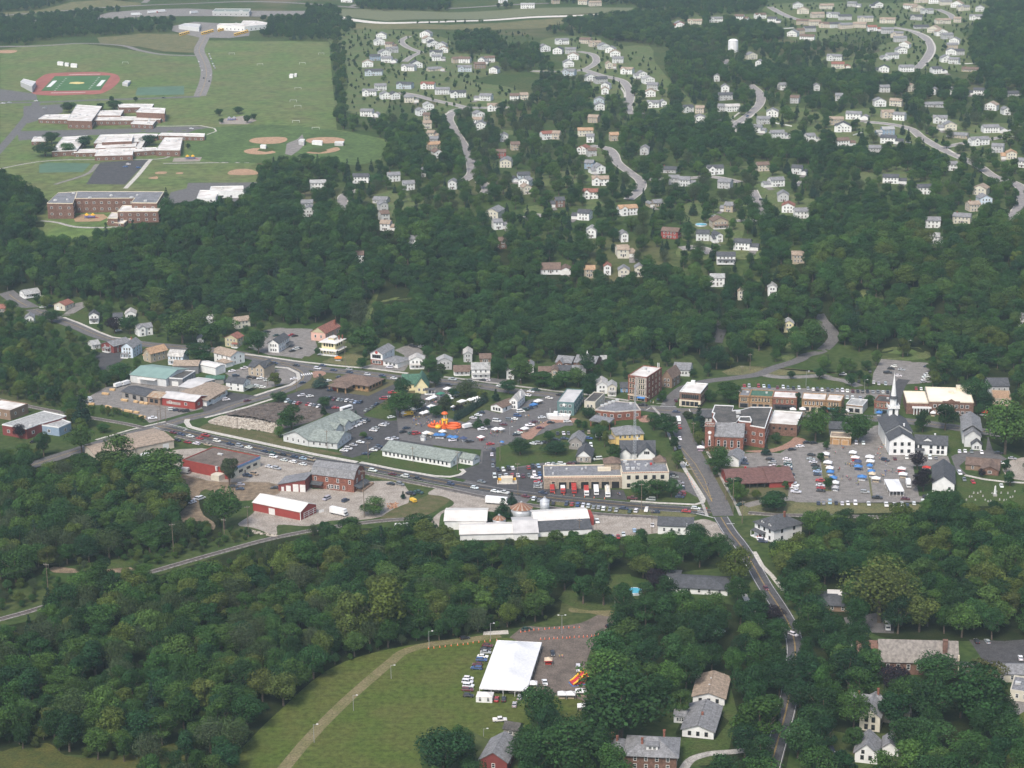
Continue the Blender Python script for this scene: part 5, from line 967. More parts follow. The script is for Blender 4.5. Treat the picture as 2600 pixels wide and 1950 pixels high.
b=simple('house','small white house with grey gable roof and grey gabled garage','house','I',(1130,1622),(1275,1638),12,4.2,'gy',3.6,'white','grey',(2,1),(2,1),trim=DTRIM);b.wins('f',[b.W*.35],4.6,.9,1.2,DTRIM);b.wall(wallmat('white'),3.2,'gy',2.2,x0=b.W/2+1,x1=b.W/2+7,y0=2,y1=11,name='garage');b.roof(roofmat('grey'),3.2,'gy',2.3,.4,x0=b.W/2+1,x1=b.W/2+7,y0=2,y1=11,name='garage_roof')
b=simple('house','dark roofed low house with white patched roof among tall trees','house','I',(870,655),(1105,665),15,3.0,'hip',2.0,'brown','dark grey',(3,1),(2,1),ov=.7);MB().box(-2,1,4.2,4.5,7,4.5).build('white_roof_sheet',roofmat('white'),b.o)
b=simple('house','cream flat roofed annexe with rooftop unit at the church car park edge',BL,'I',(2120,1225),(2260,1245),14,4.0,'flat',0,'cream','flat grey',(2,1),(1,1));b.vent(-2,0,4.1,2,1.4,1)
simple('house','long grey roofed school wing behind the cream annexe',BL,'I',(1830,1105),(2250,1115),10,3.6,'gx',2,'cream','grey',(6,1),(1,1))
b=simple('house','low white house with charcoal roof and attached carport beside the dark purple tree','house','H',(2120,540),(2480,560),15,3.0,'hip',2.4,'white','dark grey',(5,1),(2,1),ov=.7);MB().box(-b.W/2-3,4,-.3,-b.W/2+3,12,3).build('rear_wing',wallmat('pale grey'),b.o);MB().box(-b.W/2-3.4,3.6,3.02,-b.W/2+3.4,12.4,3.3).build('rear_roof',roofmat('dark grey'),b.o)
b=simple('house','large brick house with grey roof, white dormer and four brick chimneys','house','H',(1835,1668),(2155,1684),15,6.0,'hip',4.0,'brown brick','grey',(4,2),(3,2),2,ov=.9);b.wall(wallmat('brown brick'),4.6,'flat',0,x0=-b.W/2-7,x1=-b.W/2-.05,y0=-3,y1=7,name='side_wing');b.roof(roofmat('grey'),4.6,'hip',2.4,.6,x0=-b.W/2-7,x1=-b.W/2-.1,y0=-3,y1=7,name='wing_roof')
for x,y,z in((-b.W/2-4,2,8.5),(-b.W/2-6,5,8.2),(-b.W*.2,-3,10.6),(b.W*.22,4,10.8)):b.chimney(x,y,5,z)
MB().xsec([(-2,7.4),(2.2,7.4),(2.2,8.9),(-2,8.9)],-5.5,0).build('dormer',wallmat('white'),b.o);MB().box(-2.4,-5.9,8.92,2.6,.2,9.2).build('dormer_roof',roofmat('grey'),b.o);b.wins('f',[1.0,2.6],8.1,1.0,1.0,x0=-1.6,y0=-5.5)
b=simple('barn','dark red barn with grey gable roof at the bottom of the field','barn','H',(900,1670),(1075,1690),17,4.2,'gy',3.4,'dark red','grey',(1,1),(2,1))
b=simple('shed','old weathered shed with patched dark roof at the edge of the field','shed','H',(1053,1452),(1142,1466),6,3.0,'gx',1.6,'weathered grey','flat black',(1,1),(0,0),win=(1.3,1.2))
polybld('factory','red and blue factory with pale grey flat roof beside the railway',BL,'a',[([(20,1412),(265,1455),(390,1408),(600,1350),(665,1325),(440,1277)],6.4),([(385,1412),(590,1442),(712,1390),(605,1352)],5.4,'slate blue')],'dark red','light grey',TRIM,win=9)
b=simple('factory','brown walled workshop with white roof at the edge of the railway wood',BL,'a',(-160,1330),(108,1372),(245,1295),5.6,'flat',0,'brown','flat white',(4,1),(2,1))
polybld('school','sprawling brick school with white roofs on several levels below the running track','school','A',[([(430,772),(488,660),(650,672),(585,778)],8),([(245,757),(285,730),(450,728),(434,764)],5),([(600,738),(640,706),(790,696),(770,736)],6.5),([(750,664),(982,656),(970,680),(762,690)],6),([(870,720),(900,683),(1055,683),(1050,722)],9.5),([(590,772),(620,744),(1037,738),(1022,758),(860,768)],5),([(835,792),(868,760),(1000,758),(976,796)],4.5)],'brown brick','flat white',TRIM,win=6,winz=[1.8])
polybld('school','long low white roofed school around leafy courtyards beside the loop drive','school','A',[([(330,970),(400,870),(560,862),(490,962)],5),([(598,912),(640,858),(935,850),(905,905)],5),([(650,905),(682,864),(850,860),(842,900)],8),([(608,942),(622,915),(872,912),(866,936)],5.5),([(865,945),(930,850),(1008,850),(1000,866),(945,868),(905,945)],5.2),([(995,962),(1050,872),(1165,870),(1150,965)],5.4),([(1010,866),(1030,850),(1307,845),(1303,870)],4.6),([(470,970),(484,947),(1000,942),(998,960),(860,968)],4.8),([(604,992),(622,956),(852,955),(846,990)],5.2),([(200,902),(215,873),(300,870),(290,900)],4)],'brown brick','flat white',TRIM,win=6,winz=[1.8])
polybld('school','three-storey red brick school with grey roof and white roofed gymnasium','school','A',[([(300,1306),(370,1222),(492,1212),(466,1306)],12),([(478,1270),(492,1214),(1046,1212),(1002,1300),(840,1300),(862,1262)],12),([(750,1356),(782,1308),(1036,1302),(1010,1350)],9,None,'flat white'),([(686,1396),(712,1350),(756,1352),(750,1398)],6,None,'flat white'),([(682,1414),(740,1400),(812,1402),(790,1430)],3,None,'flat white')],'brown brick','flat grey',CTRIM,win=6)
polybld('school_annexe','white flat roofed annexe with dark doors behind the brick school','school','A',[([(1256,1262),(1276,1210),(1400,1213),(1376,1266)],4),([(1336,1220),(1346,1186),(1552,1186),(1556,1222)],6)],'white','flat white',TRIM,win=6,winz=[1.6])
polybld('bus_depot','white bus depot building beyond the school road',BL,'A',[([(1385,164),(1402,150),(1540,148),(1550,128),(1640,130),(1705,142),(1702,156),(1560,172)],6.5)],'white','flat white',TRIM,win=7,winz=[2])
polybld('depot_building','grey-green roofed service building by the lorry park',BL,'A',[([(1355,75),(1375,50),(1600,55),(1590,80)],6)],'grey','green-grey',TRIM,win=8,winz=[2])
polybld('depot_shed','pale metal shed beside the rows of parked buses',BL,'A',[([(1140,165),(1180,145),(1280,150),(1270,180)],5)],'pale grey','pale metal',TRIM,win=0,winz=[2])
for nm,lab,pts,hh in(('grandstand','grey metal grandstand beside the running track',[(130,520),(150,495),(228,520),(205,560)],6),('dugout','low white dugout between the ball fields',[(1990,905),(2000,892),(2058,895),(2055,912)],3),('dugout','grey shelter at the end of the outer ball field',[(2135,912),(2140,900),(2196,900),(2190,914)],3),('dugout','grey roofed scorers hut where the four ball fields meet',[(1905,900),(1915,885),(1945,885),(1940,905)],4),('dugout','white shelter left of the paved ball field hub',[(1660,930),(1668,920),(1700,922),(1695,934)],3),('press_box','small white hut on the slope above the track',[(365,402),(368,390),(405,393),(402,406)],3),('press_box','middle small white hut in the row of three above the track',[(412,408),(415,397),(440,400),(436,411)],3),('press_box','wide white hut at the end of the row above the track',[(450,416),(453,402),(492,405),(490,418)],3),('kiosk','white box hut on the playing field',[(1845,484),(1850,470),(1874,470),(1870,484)],3),('kiosk','small white hut beside the white box hut on the playing field',[(1878,478),(1880,466),(1895,467),(1892,478)],3),('bleacher','silver spectator stand between the track and the tennis courts',[(780,532),(800,508),(835,512),(815,538)],3)):
 polybld(nm,lab,'stand' if 'stand' in nm or nm=='bleacher' else 'hut','A',[(pts,hh)],'white' if 'white' in lab else 'grey','white' if 'white' in lab else 'pale metal',TRIM,win=0)
p=W('C',355,332);KEEP.append(('bld',[px('C',*q)for q in((312,228),(398,228),(398,312),(312,312))]));KEEP.append(('bld',[px('C',*q)for q in((320,240),(390,240),(390,310),(320,310))]));o=tag(empty('water_tank',p),'tall white cylindrical water tank among the trees','water tank');WT=mat('white_tank_paint',(.80,.80,.80),.5,.04,.2)
MB().lathe([(6.4,-2),(6.4,13.6)],32).build('tank',WT,o,False);MB().lathe([(6.5,13.6),(5.9,14.7),(4.2,15.8),(2.2,16.3),(.2,16.5)],32).build('domed_roof',WT,o,True);MB().tube([(0,-6.55,0),(0,-6.55,14)],.12,4).build('ladder',STEEL,o)
# ================================================ houses: small ones of the village, then the suburb
UPS,UPF='under the wooded bluff',('the crossroads',W('d',560,640))
for t in((('a',325,138,165,'x','white','light grey'),dict(st=1,rz=28,opt='p')),(('a',300,420,85,'y','white','grey'),{}),(('a',945,396,95,'y','white','dark grey'),dict(opt='p')),(('a',1185,415,90,'x','white','dark grey'),{}),(('a',1310,345,105,'y','white','pale'),dict(st=1)),(('a',1462,522,150,'x','white','grey'),dict(rz=20,opt='X')),(('a',20,290,80,'x','brown','red-brown'),dict(st=1)),(('a',2135,395,70,'x','white','pale'),dict(st=1,rz=35)),(('a',2010,600,60,'y','white','grey'),dict(st=1)),(('a',970,655,80,'x','pale grey','light grey'),dict(st=1,rz=25)),(('a',2190,770,70,'y','white','tan'),{}),(('c',75,535,150,'y','white','pale'),dict(opt='p')),(('c',350,548,150,'y','grey','light grey'),{}),(('c',585,472,85,'y','grey','pale'),dict(D=12)),(('c',525,600,165,'x','white','brown'),dict(st=1,opt='p')),(('c',715,630,185,'x','white','light grey'),dict(opt='p',D=12)),(('c',1010,645,75,'y','white','grey'),dict(opt='c')),(('c',1215,590,60,'y','white','grey'),dict(opt='c')),(('c',1370,612,150,'x','brown','brown'),dict(st=1)),(('c',1455,640,60,'y','tan','brown'),{}),(('c',1930,790,105,'y','white','pale'),dict(D=13)),(('c',2030,806,90,'y','cream','light grey'),dict(opt='p')),(('c',2152,775,75,'x','blue','dark grey'),dict(st=1)),(('c',760,480,110,'x','brown','brown'),dict(st=1)),(('c',1945,500,60,'x','white','light grey'),dict(st=1)),(('c',1550,600,160,'x','grey','dark grey'),dict(st=1)),(('c',1700,600,130,'x','grey','grey'),dict(st=1))):
 house(*t[0],UPS,UPF,**t[1])
b=simple('church','brown brick church with twin gabled wings and white roof cupola under the bluff','church','c',(1465,540),(1620,552),14,4.6,'gx',2.6,'brown brick','grey',(2,1),(1,1));b.wall(wallmat('brown brick'),4.8,'gx',2.8,x0=b.W/2+1,x1=b.W/2+15.5,y0=-5,y1=10,name='second_wing');b.roof(roofmat('grey'),4.8,'gx',2.9,.4,x0=b.W/2+1.4,x1=b.W/2+15.5,y0=-5,y1=10,name='second_roof');b.row('f',3,2.4,1.2,2.2,x0=b.W/2+1,x1=b.W/2+15.5,y0=-5)
MB().lathe([(.9,7.2),(.9,8.4),(1.2,8.4),(.3,9.8),(.05,11.4)],8,cx=b.W/2+8,cy=2.5).build('cupola',TRIM,b.o)
for x,z in((-b.W*.2,1.8),(b.W/2+6,2)):b.wall(wallmat('brown brick'),4.4,'gy',2.2,x0=x-2.2,x1=x+2.2,y0=-b.D/2-1.6,y1=0,name='gabled_bay');b.roof(roofmat('grey'),4.4,'gy',2.3,.3,x0=x-2.2,x1=x+2.2,y0=-b.D/2-1.6,y1=0,name='bay_roof');b.wins('f',[2.2],2.6,1.4,2.6,x0=x-2.2,x1=x+2.2,y0=-b.D/2-1.6)
b=house('E',1385,148,190,'x','white','brown','in a bluff clearing',UPF,st=1,opt='RG',D=11,pitch=.6)
def ref(n,c,x,y):return(n,W(c,x,y))
SUBL={'cul':('below the motorway',ref('the motorway','B',440,150)),'row':('by the hedge street',ref('the hedge','B',20,600)),'loop':('on the pale bend',ref('the wood','B',1250,250)),'dn':('on the downhill street',ref('the bend','B',760,700)),'mid':('in the middle suburb',ref('the school','A',1000,1300)),'top':('in the upper estate',ref('the tank','C',355,332)),'tk':('below the water tank',ref('the tank','C',355,332)),'rt':('on the diagonal street',ref('the tank','C',355,332)),'low':('on the lower slope',ref('the pool','C',152,1440)),'far':('beyond the motorway',ref('the depot','A',1500,150))}
HL={'cul':('B',[(270,250,70,'y','white','grey'),(262,290,75,'y','white','light grey','X'),(330,308,80,'x','beige','brown','R'),(345,340,80,'x','grey','grey','X'),(300,362,75,'y','white','grey'),(320,402,110,'x','white','grey','RG'),(185,430,75,'y','white','tan'),(222,485,120,'x','blue-grey','dark grey','X'),(235,388,70,'x','slate blue','dark grey'),(550,240,75,'y','white','grey'),(575,275,75,'y','white','tan','X'),(610,300,70,'y','white','dark grey'),(650,315,75,'y','pale grey','grey'),(670,340,60,'y','white','tan'),(620,362,85,'x','pale grey','dark grey','X'),(640,390,90,'x','white','grey','R'),(440,455,95,'x','white','grey','X'),(500,435,80,'y','white','dark grey'),(625,455,115,'x','beige','grey','RG'),(800,405,80,'x','white','brown','c'),(805,460,95,'x','blue-grey','grey','X'),(920,410,70,'y','white','grey','R'),(965,400,70,'x','white','brown'),(985,470,60,'y','white','dark grey'),(905,440,75,'x','brown','brown'),(760,405,60,'x','tan','brown')]),'row':('B',[(195,615,95,'x','white','grey','X'),(270,580,80,'x','pale grey','grey'),(415,570,110,'x','blue-grey','dark grey','X'),(305,635,70,'y','white','grey'),(365,635,65,'y','white','dark grey'),(565,570,95,'x','white','red-brown','X'),(465,655,100,'x','cream','grey','RG'),(660,605,100,'x','pale grey','grey'),(765,625,105,'x','white','dark grey','X'),(915,645,125,'x','pale grey','grey','L'),(580,705,65,'y','white','light grey'),(535,740,60,'y','white','grey'),(195,745,130,'x','white','grey','RG'),(985,710,75,'x','white','tan','X'),(1120,645,60,'x','white','brown'),(1185,640,55,'x','cream','tan')]),'dn':('B',[(905,760,70,'y','white','grey'),(880,800,65,'x','white','tan'),(905,830,75,'y','white','grey','X'),(560,770,45,'x','tan','brown'),(568,822,55,'x','cream','tan'),(595,885,80,'x','cream','tan','R'),(612,960,90,'x','tan','orange-tan','c'),(640,1010,60,'y','white','brown'),(605,925,60,'x','grey','grey'),(1035,1010,70,'x','red','brown'),(1065,1070,80,'y','cream','grey','D'),(1165,1160,125,'x','blue-grey','dark grey','LG'),(1180,1195,75,'y','white','grey'),(1205,1240,60,'y','cream','tan')]),'loop':('B',[(1430,285,90,'x','white','grey','X'),(1320,330,75,'y','white','grey'),(1395,345,65,'y','white','dark grey'),(1480,345,75,'x','grey','grey'),(1495,385,75,'y','white','tan'),(1470,430,70,'y','white','grey'),(1570,280,80,'x','beige','brown'),(1640,300,80,'x','beige','tan','X'),(1700,320,70,'y','pale grey','grey'),(1730,340,65,'y','white','grey'),(1765,365,70,'y','white','tan'),(1780,405,75,'x','pale grey','grey'),(1740,440,70,'y','cream','tan','R'),(1465,485,85,'x','blue-grey','grey','X'),(1610,520,65,'y','white','grey'),(1680,535,85,'x','grey','dark grey'),(1700,575,60,'y','white','grey'),(1700,605,50,'y','white','tan'),(1660,670,70,'y','blue-grey','grey'),(1668,705,65,'y','white','grey'),(1835,475,85,'x','white','tan','X'),(1930,500,85,'y','white','grey','L'),(1985,535,75,'y','white','light grey'),(2000,575,75,'x','grey','grey'),(1990,620,70,'y','white','tan'),(2005,690,85,'x','white','grey','X'),(2075,685,40,'y','white','grey'),(1620,785,70,'x','tan','tan')]),'mid':('B',[(140,1170,110,'x','white','dark grey'),(355,1160,85,'x','pale grey','grey','c'),(260,1300,100,'x','grey','grey'),(290,1350,60,'y','grey','grey'),(300,1410,60,'x','pale grey','brown'),(310,1475,105,'x','white','tan','R'),(540,1130,35,'y','white','grey'),(725,1210,60,'y','pale grey','grey'),(450,1215,80,'x','pale grey','grey'),(975,1400,95,'y','cream','grey','D'),(1035,1465,95,'x','white','grey','R'),(1340,890,85,'x','white','red-brown','c'),(1385,890,50,'x','beige','tan'),(1575,870,105,'x','cream','orange-tan'),(1605,910,50,'x','white','grey'),(1760,900,60,'x','tan','orange-tan'),(1550,985,70,'y','white','red-brown','X'),(1620,1000,60,'x','grey','brown'),(1660,1110,100,'y','white','grey','L'),(1595,1080,60,'x','slate blue','grey'),(1670,1185,115,'x','white','tan','X'),(1605,1270,105,'x','white','red-brown','X'),(1400,1325,95,'x','brown brick','dark grey','L'),(1540,1405,130,'x','white','dark grey','L'),(1850,1375,130,'x','white','orange-tan','X'),(2030,1320,115,'x','tan','grey','LG'),(2100,1105,110,'x','grey','dark grey','c'),(2140,1180,70,'x','grey','grey'),(1610,1520,70,'y','white','light grey'),(1825,1545,50,'y','white','grey'),(2110,1525,120,'x','red','brown'),(1835,1640,115,'x','cream','tan','R'),(1050,1590,50,'x','brown brick','brown'),(470,1580,50,'x','white','grey'),(1055,905,55,'y','pale grey','grey'),(1950,990,60,'y','grey','grey'),(1130,960,60,'x','tan','brown')]),'top':('C',[(110,160,95,'x','cream','tan','X'),(245,145,100,'x','white','grey','X'),(405,130,95,'x','white','brown','R'),(20,175,60,'y','white','grey'),(535,120,75,'x','white','brown','X'),(615,145,90,'x','white','dark grey','R'),(770,55,70,'y','pale grey','grey'),(800,90,80,'y','cream','tan','X'),(955,60,95,'x','cream','tan'),(1125,45,95,'x','grey','grey','R'),(1275,50,85,'y','white','dark grey','L'),(900,115,90,'x','beige','tan'),(990,115,85,'x','pale grey','grey','X'),(1070,130,90,'x','grey','dark grey'),(800,160,90,'x','tan','brown'),(880,165,80,'x','cream','tan'),(940,180,85,'x','beige','brown','X'),(1010,180,80,'x','pale grey','dark grey'),(1080,185,90,'x','beige','grey'),(1160,180,90,'x','beige','tan'),(1200,140,105,'x','cream','grey','X'),(1340,150,105,'x','cream','tan','X'),(1260,200,95,'x','white','red-brown','R'),(730,235,70,'y','white','grey'),(790,220,50,'x','tan','brown'),(850,205,80,'x','grey','dark grey'),(825,260,100,'x','white','brown'),(1340,215,85,'x','grey','grey'),(1400,240,85,'x','beige','grey','X'),(1425,270,85,'x','grey','grey'),(1445,310,70,'y','white','tan'),(1435,345,70,'y','white','grey'),(1360,380,125,'x','white','grey','LG'),(1000,390,105,'x','pale grey','grey','X'),(1045,440,130,'x','cream','red-brown','RG'),(1300,465,105,'y','white','dark grey','L'),(1465,460,100,'x','white','grey'),(1480,60,90,'x','white','tan'),(1540,75,80,'y','cream','tan','X'),(1600,90,80,'x','pale grey','grey','X'),(1520,130,80,'x','grey','dark grey','X'),(1555,20,90,'x','beige','tan','X'),(1640,25,80,'y','white','tan'),(1715,35,80,'x','cream','grey'),(1780,50,80,'y','white','tan'),(1830,70,80,'x','cream','grey','X'),(1700,155,105,'x','cream','tan','X'),(1785,145,50,'x','beige','tan'),(1910,130,95,'x','white','grey','X'),(1930,75,60,'y','pale grey','grey'),(1560,185,100,'x','grey','dark grey'),(1630,210,80,'y','cream','tan'),(1690,230,80,'y','white','tan','X'),(1730,250,75,'x','grey','grey'),(1765,285,70,'y','white','grey'),(1755,315,75,'x','tan','grey'),(1745,355,70,'y','white','grey'),(1720,400,75,'y','white','grey','X'),(1760,410,70,'x','pale grey','grey'),(1805,355,60,'x','grey','dark grey'),(1675,470,105,'x','white','dark grey','RG'),(1865,460,110,'x','tan','brown','c')]),'tk':('C',[(480,380,70,'y','cream','grey'),(515,425,40,'y','white','grey'),(305,590,55,'y','white','grey'),(250,520,40,'y','pale grey','grey'),(310,640,95,'x','grey','dark grey'),(280,715,60,'x','grey','grey'),(355,715,100,'x','white','pale'),(75,720,70,'x','pale grey','dark grey','X'),(140,725,60,'x','beige','tan'),(145,785,70,'y','white','grey'),(605,750,80,'y','white','grey','X'),(555,795,90,'x','grey','grey'),(515,850,95,'x','white','grey','R'),(665,885,145,'x','pale grey','grey','RG'),(870,905,95,'x','white','grey','RG')]),'rt':('C',[(680,575,50,'x','white','grey'),(745,660,60,'x','grey','brown'),(890,580,40,'y','pale grey','grey'),(1030,645,50,'x','grey','grey'),(1295,680,80,'y','white','grey'),(1390,678,85,'x','cream','tan'),(1325,590,70,'x','pale grey','grey'),(1500,585,70,'y','cream','tan'),(1630,605,35,'y','white','grey'),(1755,605,30,'x','white','grey'),(1905,610,120,'x','white','dark grey','L'),(1640,685,130,'x','grey','grey'),(1995,705,85,'y','white','tan'),(2105,735,50,'y','white','grey'),(2150,615,110,'x','grey','dark grey'),(1145,765,155,'x','white','grey','RG'),(1015,800,95,'x','tan','tan'),(1055,845,115,'y','white','dark grey','X'),(1345,755,85,'x','beige','tan','X'),(1410,770,80,'x','white','grey'),(1330,865,125,'x','slate blue','light grey','L'),(1080,935,140,'x','white','brown','R'),(1365,920,155,'x','white','dark grey','R'),(1265,985,90,'x','grey','grey'),(1675,790,95,'x','pale grey','grey','X'),(1725,835,125,'y','cream','grey','L'),(1795,885,110,'x','tan','grey'),(2030,850,165,'x','white','grey','RG'),(1935,930,130,'x','white','grey','X'),(2040,975,80,'x','grey','grey'),(2115,1020,105,'y','cream','orange-tan','L'),(1385,1175,160,'x','white','dark grey','R'),(1580,1240,95,'x','white','dark grey'),(1925,1245,95,'y','cream','tan'),(1970,1310,85,'y','light blue','grey'),(1900,1350,80,'x','beige','tan','c'),(1810,1430,120,'x','cream','grey','c'),(1630,1455,100,'x','white','grey'),(1655,1560,100,'x','pale grey','light grey','R'),(1760,1090,60,'x','white','grey'),(2195,1070,60,'x','white','grey')]),'low':('C',[(60,1190,115,'x','pale grey','grey','R'),(245,1115,110,'x','white','dark grey','X'),(295,1205,90,'x','grey','grey'),(550,1095,85,'x','beige','brown'),(620,1195,150,'x','white','grey','L'),(775,1115,105,'x','pale grey','dark grey','RG'),(675,1290,75,'y','grey','grey'),(705,1360,85,'y','white','red-brown','c'),(795,1395,95,'x','white','grey'),(310,1355,95,'x','tan','grey','L'),(275,1460,110,'y','tan','brown','p'),(260,1550,70,'y','white','dark grey','L'),(435,1600,170,'x','white','dark grey','R'),(310,1690,125,'x','white','dark grey','p'),(160,1540,90,'x','pale grey','dark grey')]),'far':('B',[(1205,55,95,'x','white','light grey'),(1050,20,60,'x','white','grey'),(1555,30,65,'x','cream','tan'),(1640,40,85,'x','beige','tan'),(1390,25,50,'x','tan','brown'),(50,15,80,'x','white','grey'),(1915,20,20,'x','white','grey'),(2165,180,85,'y','white','red-brown','L')])}
for key,(cr,L)in HL.items():
 for i,t in enumerate(L):
  x,y,w_,kd,wa,ro=t[:6];opt=t[6]if len(t)>6 else ''
  st=1 if w_>95 and kd=='x' and wa in('beige','tan','grey','brown')else 2
  house(cr,x,y,w_*.93,kd,wa,ro,*SUBL[key],st=st,rz=(-14,8,20,-6,14,0,-20)[(i*5+len(key))%7],opt=opt.replace('D',''),D=16 if opt=='D' else 9 if kd=='x' else 11)
for c,x,y,w_,kd,wa,ro in(('F',605,285,55,'y','white','light grey'),('F',255,225,90,'x','white','light grey'),('F',710,515,60,'y','pale yellow','light grey'),('F',2205,480,60,'x','white','grey'),('F',770,75,80,'x','tan','tan'),('F',410,310,50,'y','cream','tan')):
 house(c,x,y,w_,kd,wa,ro,'in the hill woods',UPF)
for c,x,y,w_,kd,wa,ro,o_ in(('E',1600,170,70,'x','tan','orange-tan',''),('E',1715,150,45,'y','white','red-brown',''),('E',1820,175,70,'y','cream','grey',''),('E',1920,160,60,'y','cream','grey',''),('E',1835,40,110,'x','cream','tan','R'),('E',130,75,60,'x','white','brown',''),('A',1975,1385,95,'y','pale grey','grey',''),('A',1960,1340,75,'x','grey','grey',''),('A',2030,1210,100,'x','white','light grey','')):
 house(c,x,y,w_,kd,wa,ro,'at the bluff edge',UPF,opt=o_)
settle_labels(HOUSES)
# ================================================ vehicles
PAINT=prop_mat('car_paint','tint',.3,.5,coat=.4)
TYRE=mat('tyre_rubber',(.02,.02,.02),.9,.1,2);RIM=mat('wheel_rim',(.35,.35,.36),.4,.1,2,metal=.6);LAMP=mat('head_lamp',(.75,.75,.72),.2,.05,3);TAIL=mat('tail_lamp',(.35,.02,.02),.3,.05,3)
CARC={'W':('white',(.74,.74,.74)),'S':('silver',(.36,.37,.38)),'G':('grey',(.17,.18,.185)),'K':('black',(.022,.023,.028)),'B':('blue',(.045,.10,.25)),'N':('dark green',(.03,.07,.055)),'R':('red',(.36,.03,.03)),'D':('maroon',(.12,.02,.03)),'T':('tan',(.38,.31,.22)),'Y':('yellow',(.62,.42,.03)),'L':('pale blue',(.33,.43,.55)),'C':('navy',(.03,.045,.085))}
CARK={'':('sedan_car','sedan',4.7,1.8,[(-2.35,.32),(2.35,.32),(2.35,.66),(2.15,.80),(.95,.95),(-1.75,1.0),(-2.30,.92)],[(-1.75,.98),(1.0,.94),(.35,1.42),(-1.15,1.42)],1.4),'h':('hatchback_car','hatchback',4.2,1.75,[(-2.1,.32),(2.1,.32),(2.1,.68),(1.9,.84),(.9,.98),(-2.05,1.0)],[(-2.0,.98),(.95,.96),(.3,1.46),(-1.6,1.47)],1.3),'e':('estate_car','estate car',4.8,1.82,[(-2.4,.32),(2.4,.32),(2.4,.68),(2.2,.82),(1.0,.97),(-2.36,1.0)],[(-2.32,.98),(1.05,.96),(.4,1.46),(-2.0,1.48)],1.42),'u':('sport_utility_car','SUV',4.7,1.9,[(-2.35,.38),(2.35,.38),(2.35,.85),(2.1,.98),(1.05,1.08),(-2.3,1.1)],[(-2.25,1.08),(1.1,1.06),(.55,1.72),(-2.05,1.74)],1.42),'v':('passenger_van','van',5.1,1.98,[(-2.55,.34),(2.55,.34),(2.55,.85),(2.15,1.05),(1.55,1.14),(-2.52,1.16)],[(-2.48,1.14),(1.6,1.12),(.85,1.86),(-2.35,1.9)],1.55),'p':('pickup_truck','pickup truck',5.6,2.0,[(-2.8,.45),(2.8,.45),(2.8,.95),(2.5,1.08),(1.3,1.15),(-2.78,1.12)],[(-.9,1.12),(1.35,1.12),(.8,1.82),(-.75,1.84)],1.75)}
def tap(prof,w0,w1):
 zs=[z for x,z in prof];lo,hi=min(zs),max(zs);m=MB();n=len(prof);v=[]
 for sgn in(-1,1):v+=[(x,sgn*(w0+(w1-w0)*(z-lo)/(hi-lo)),z)for x,z in prof]
 return m.add(v,[tuple(range(n)),tuple(range(2*n-1,n-1,-1))]+[(i,i+n,(i+1)%n+n,(i+1)%n)for i in range(n)])
def car_meshes(k):
 nm,wd,L,Wd,low,cab,wx=CARK[k]
 b=MB().xsec(low,-Wd/2,Wd/2);tz=max(z for x,z in cab);top=[p for p in cab if p[1]>tz-.05]
 x0,x1=min(p[0]for p in top),max(p[0]for p in top);w1=Wd/2*.80
 b.box(x0-.08,-w1-.02,tz-.03,x1+.08,w1+.02,tz+.05)
 if k=='p':b.box(-2.7,-Wd/2,1.1,-1.0,-Wd/2+.1,1.3).box(-2.7,Wd/2-.1,1.1,-1.0,Wd/2,1.3)
 for sx in(x0+.1,(x0+x1)/2-.1,x1-.1):
  for s in(-1,1):b.tube([(sx+(.0 if sx<x1-.2 else.45),s*(Wd/2-.06),cab[0][1]),(sx,s*w1,tz)],.05,4)
 me=b.mesh('body');me.materials.append(PAINT);bv=bmesh.new();bv.from_mesh(me);bmesh.ops.bevel(bv,geom=[e for e in bv.edges if len(e.link_faces)==2 and e.calc_face_angle(0)>.5 and e.calc_length()>.5],offset=.06,segments=1,affect='EDGES');bv.to_mesh(me);bv.free()
 g=tap(cab,Wd/2-.05,w1).mesh('windows');g.materials.append(GLASS)
 w=MB().lathe([(.2,-.12),(.34,-.12),(.34,.12),(.2,.12)],12,0).lathe([(.2,-.125),(.2,.125)],10,1).mesh('wheel');w.materials.append(TYRE);w.materials.append(RIM)
 for v in w.vertices:v.co=(v.co.x,v.co.z,v.co.y)
 la=MB().box(L/2-.06,-.22,-.1,L/2+.02,.22,.1).mesh('headlight');la.materials.append(LAMP)
 ta=MB().box(-L/2-.02,-.16,-.14,-L/2+.06,.16,.14).mesh('tail_light');ta.materials.append(TAIL)
 return me,g,w,la,ta
CARS=[];N_CAR=[0]
def vehicle(k,p,yaw,paint,full):
 nm,wd,L,Wd,low,cab,wx=CARK[k];me,g,w,la,ta=shared(('car',k),lambda:car_meshes(k))
 o=link(nm,me);o.location=p;o.rotation_euler=(0,0,yaw);o['tint']=list(paint);o['category']='car' if k!='p' else 'pickup truck'
 link('windows',g,None,o)
 for x in(-wx,wx):
  for s in(-1,1):q=link('wheel',w,None,o);q.location=(x,s*(Wd/2-.1),.34)
 if full:
  for s in(-1,1):
   q=link('headlight',la,None,o);q.location=(0,s*(Wd/2-.35),.68);q=link('tail_light',ta,None,o);q.location=(0,s*(Wd/2-.3),.78)
 N_CAR[0]+=1;return o
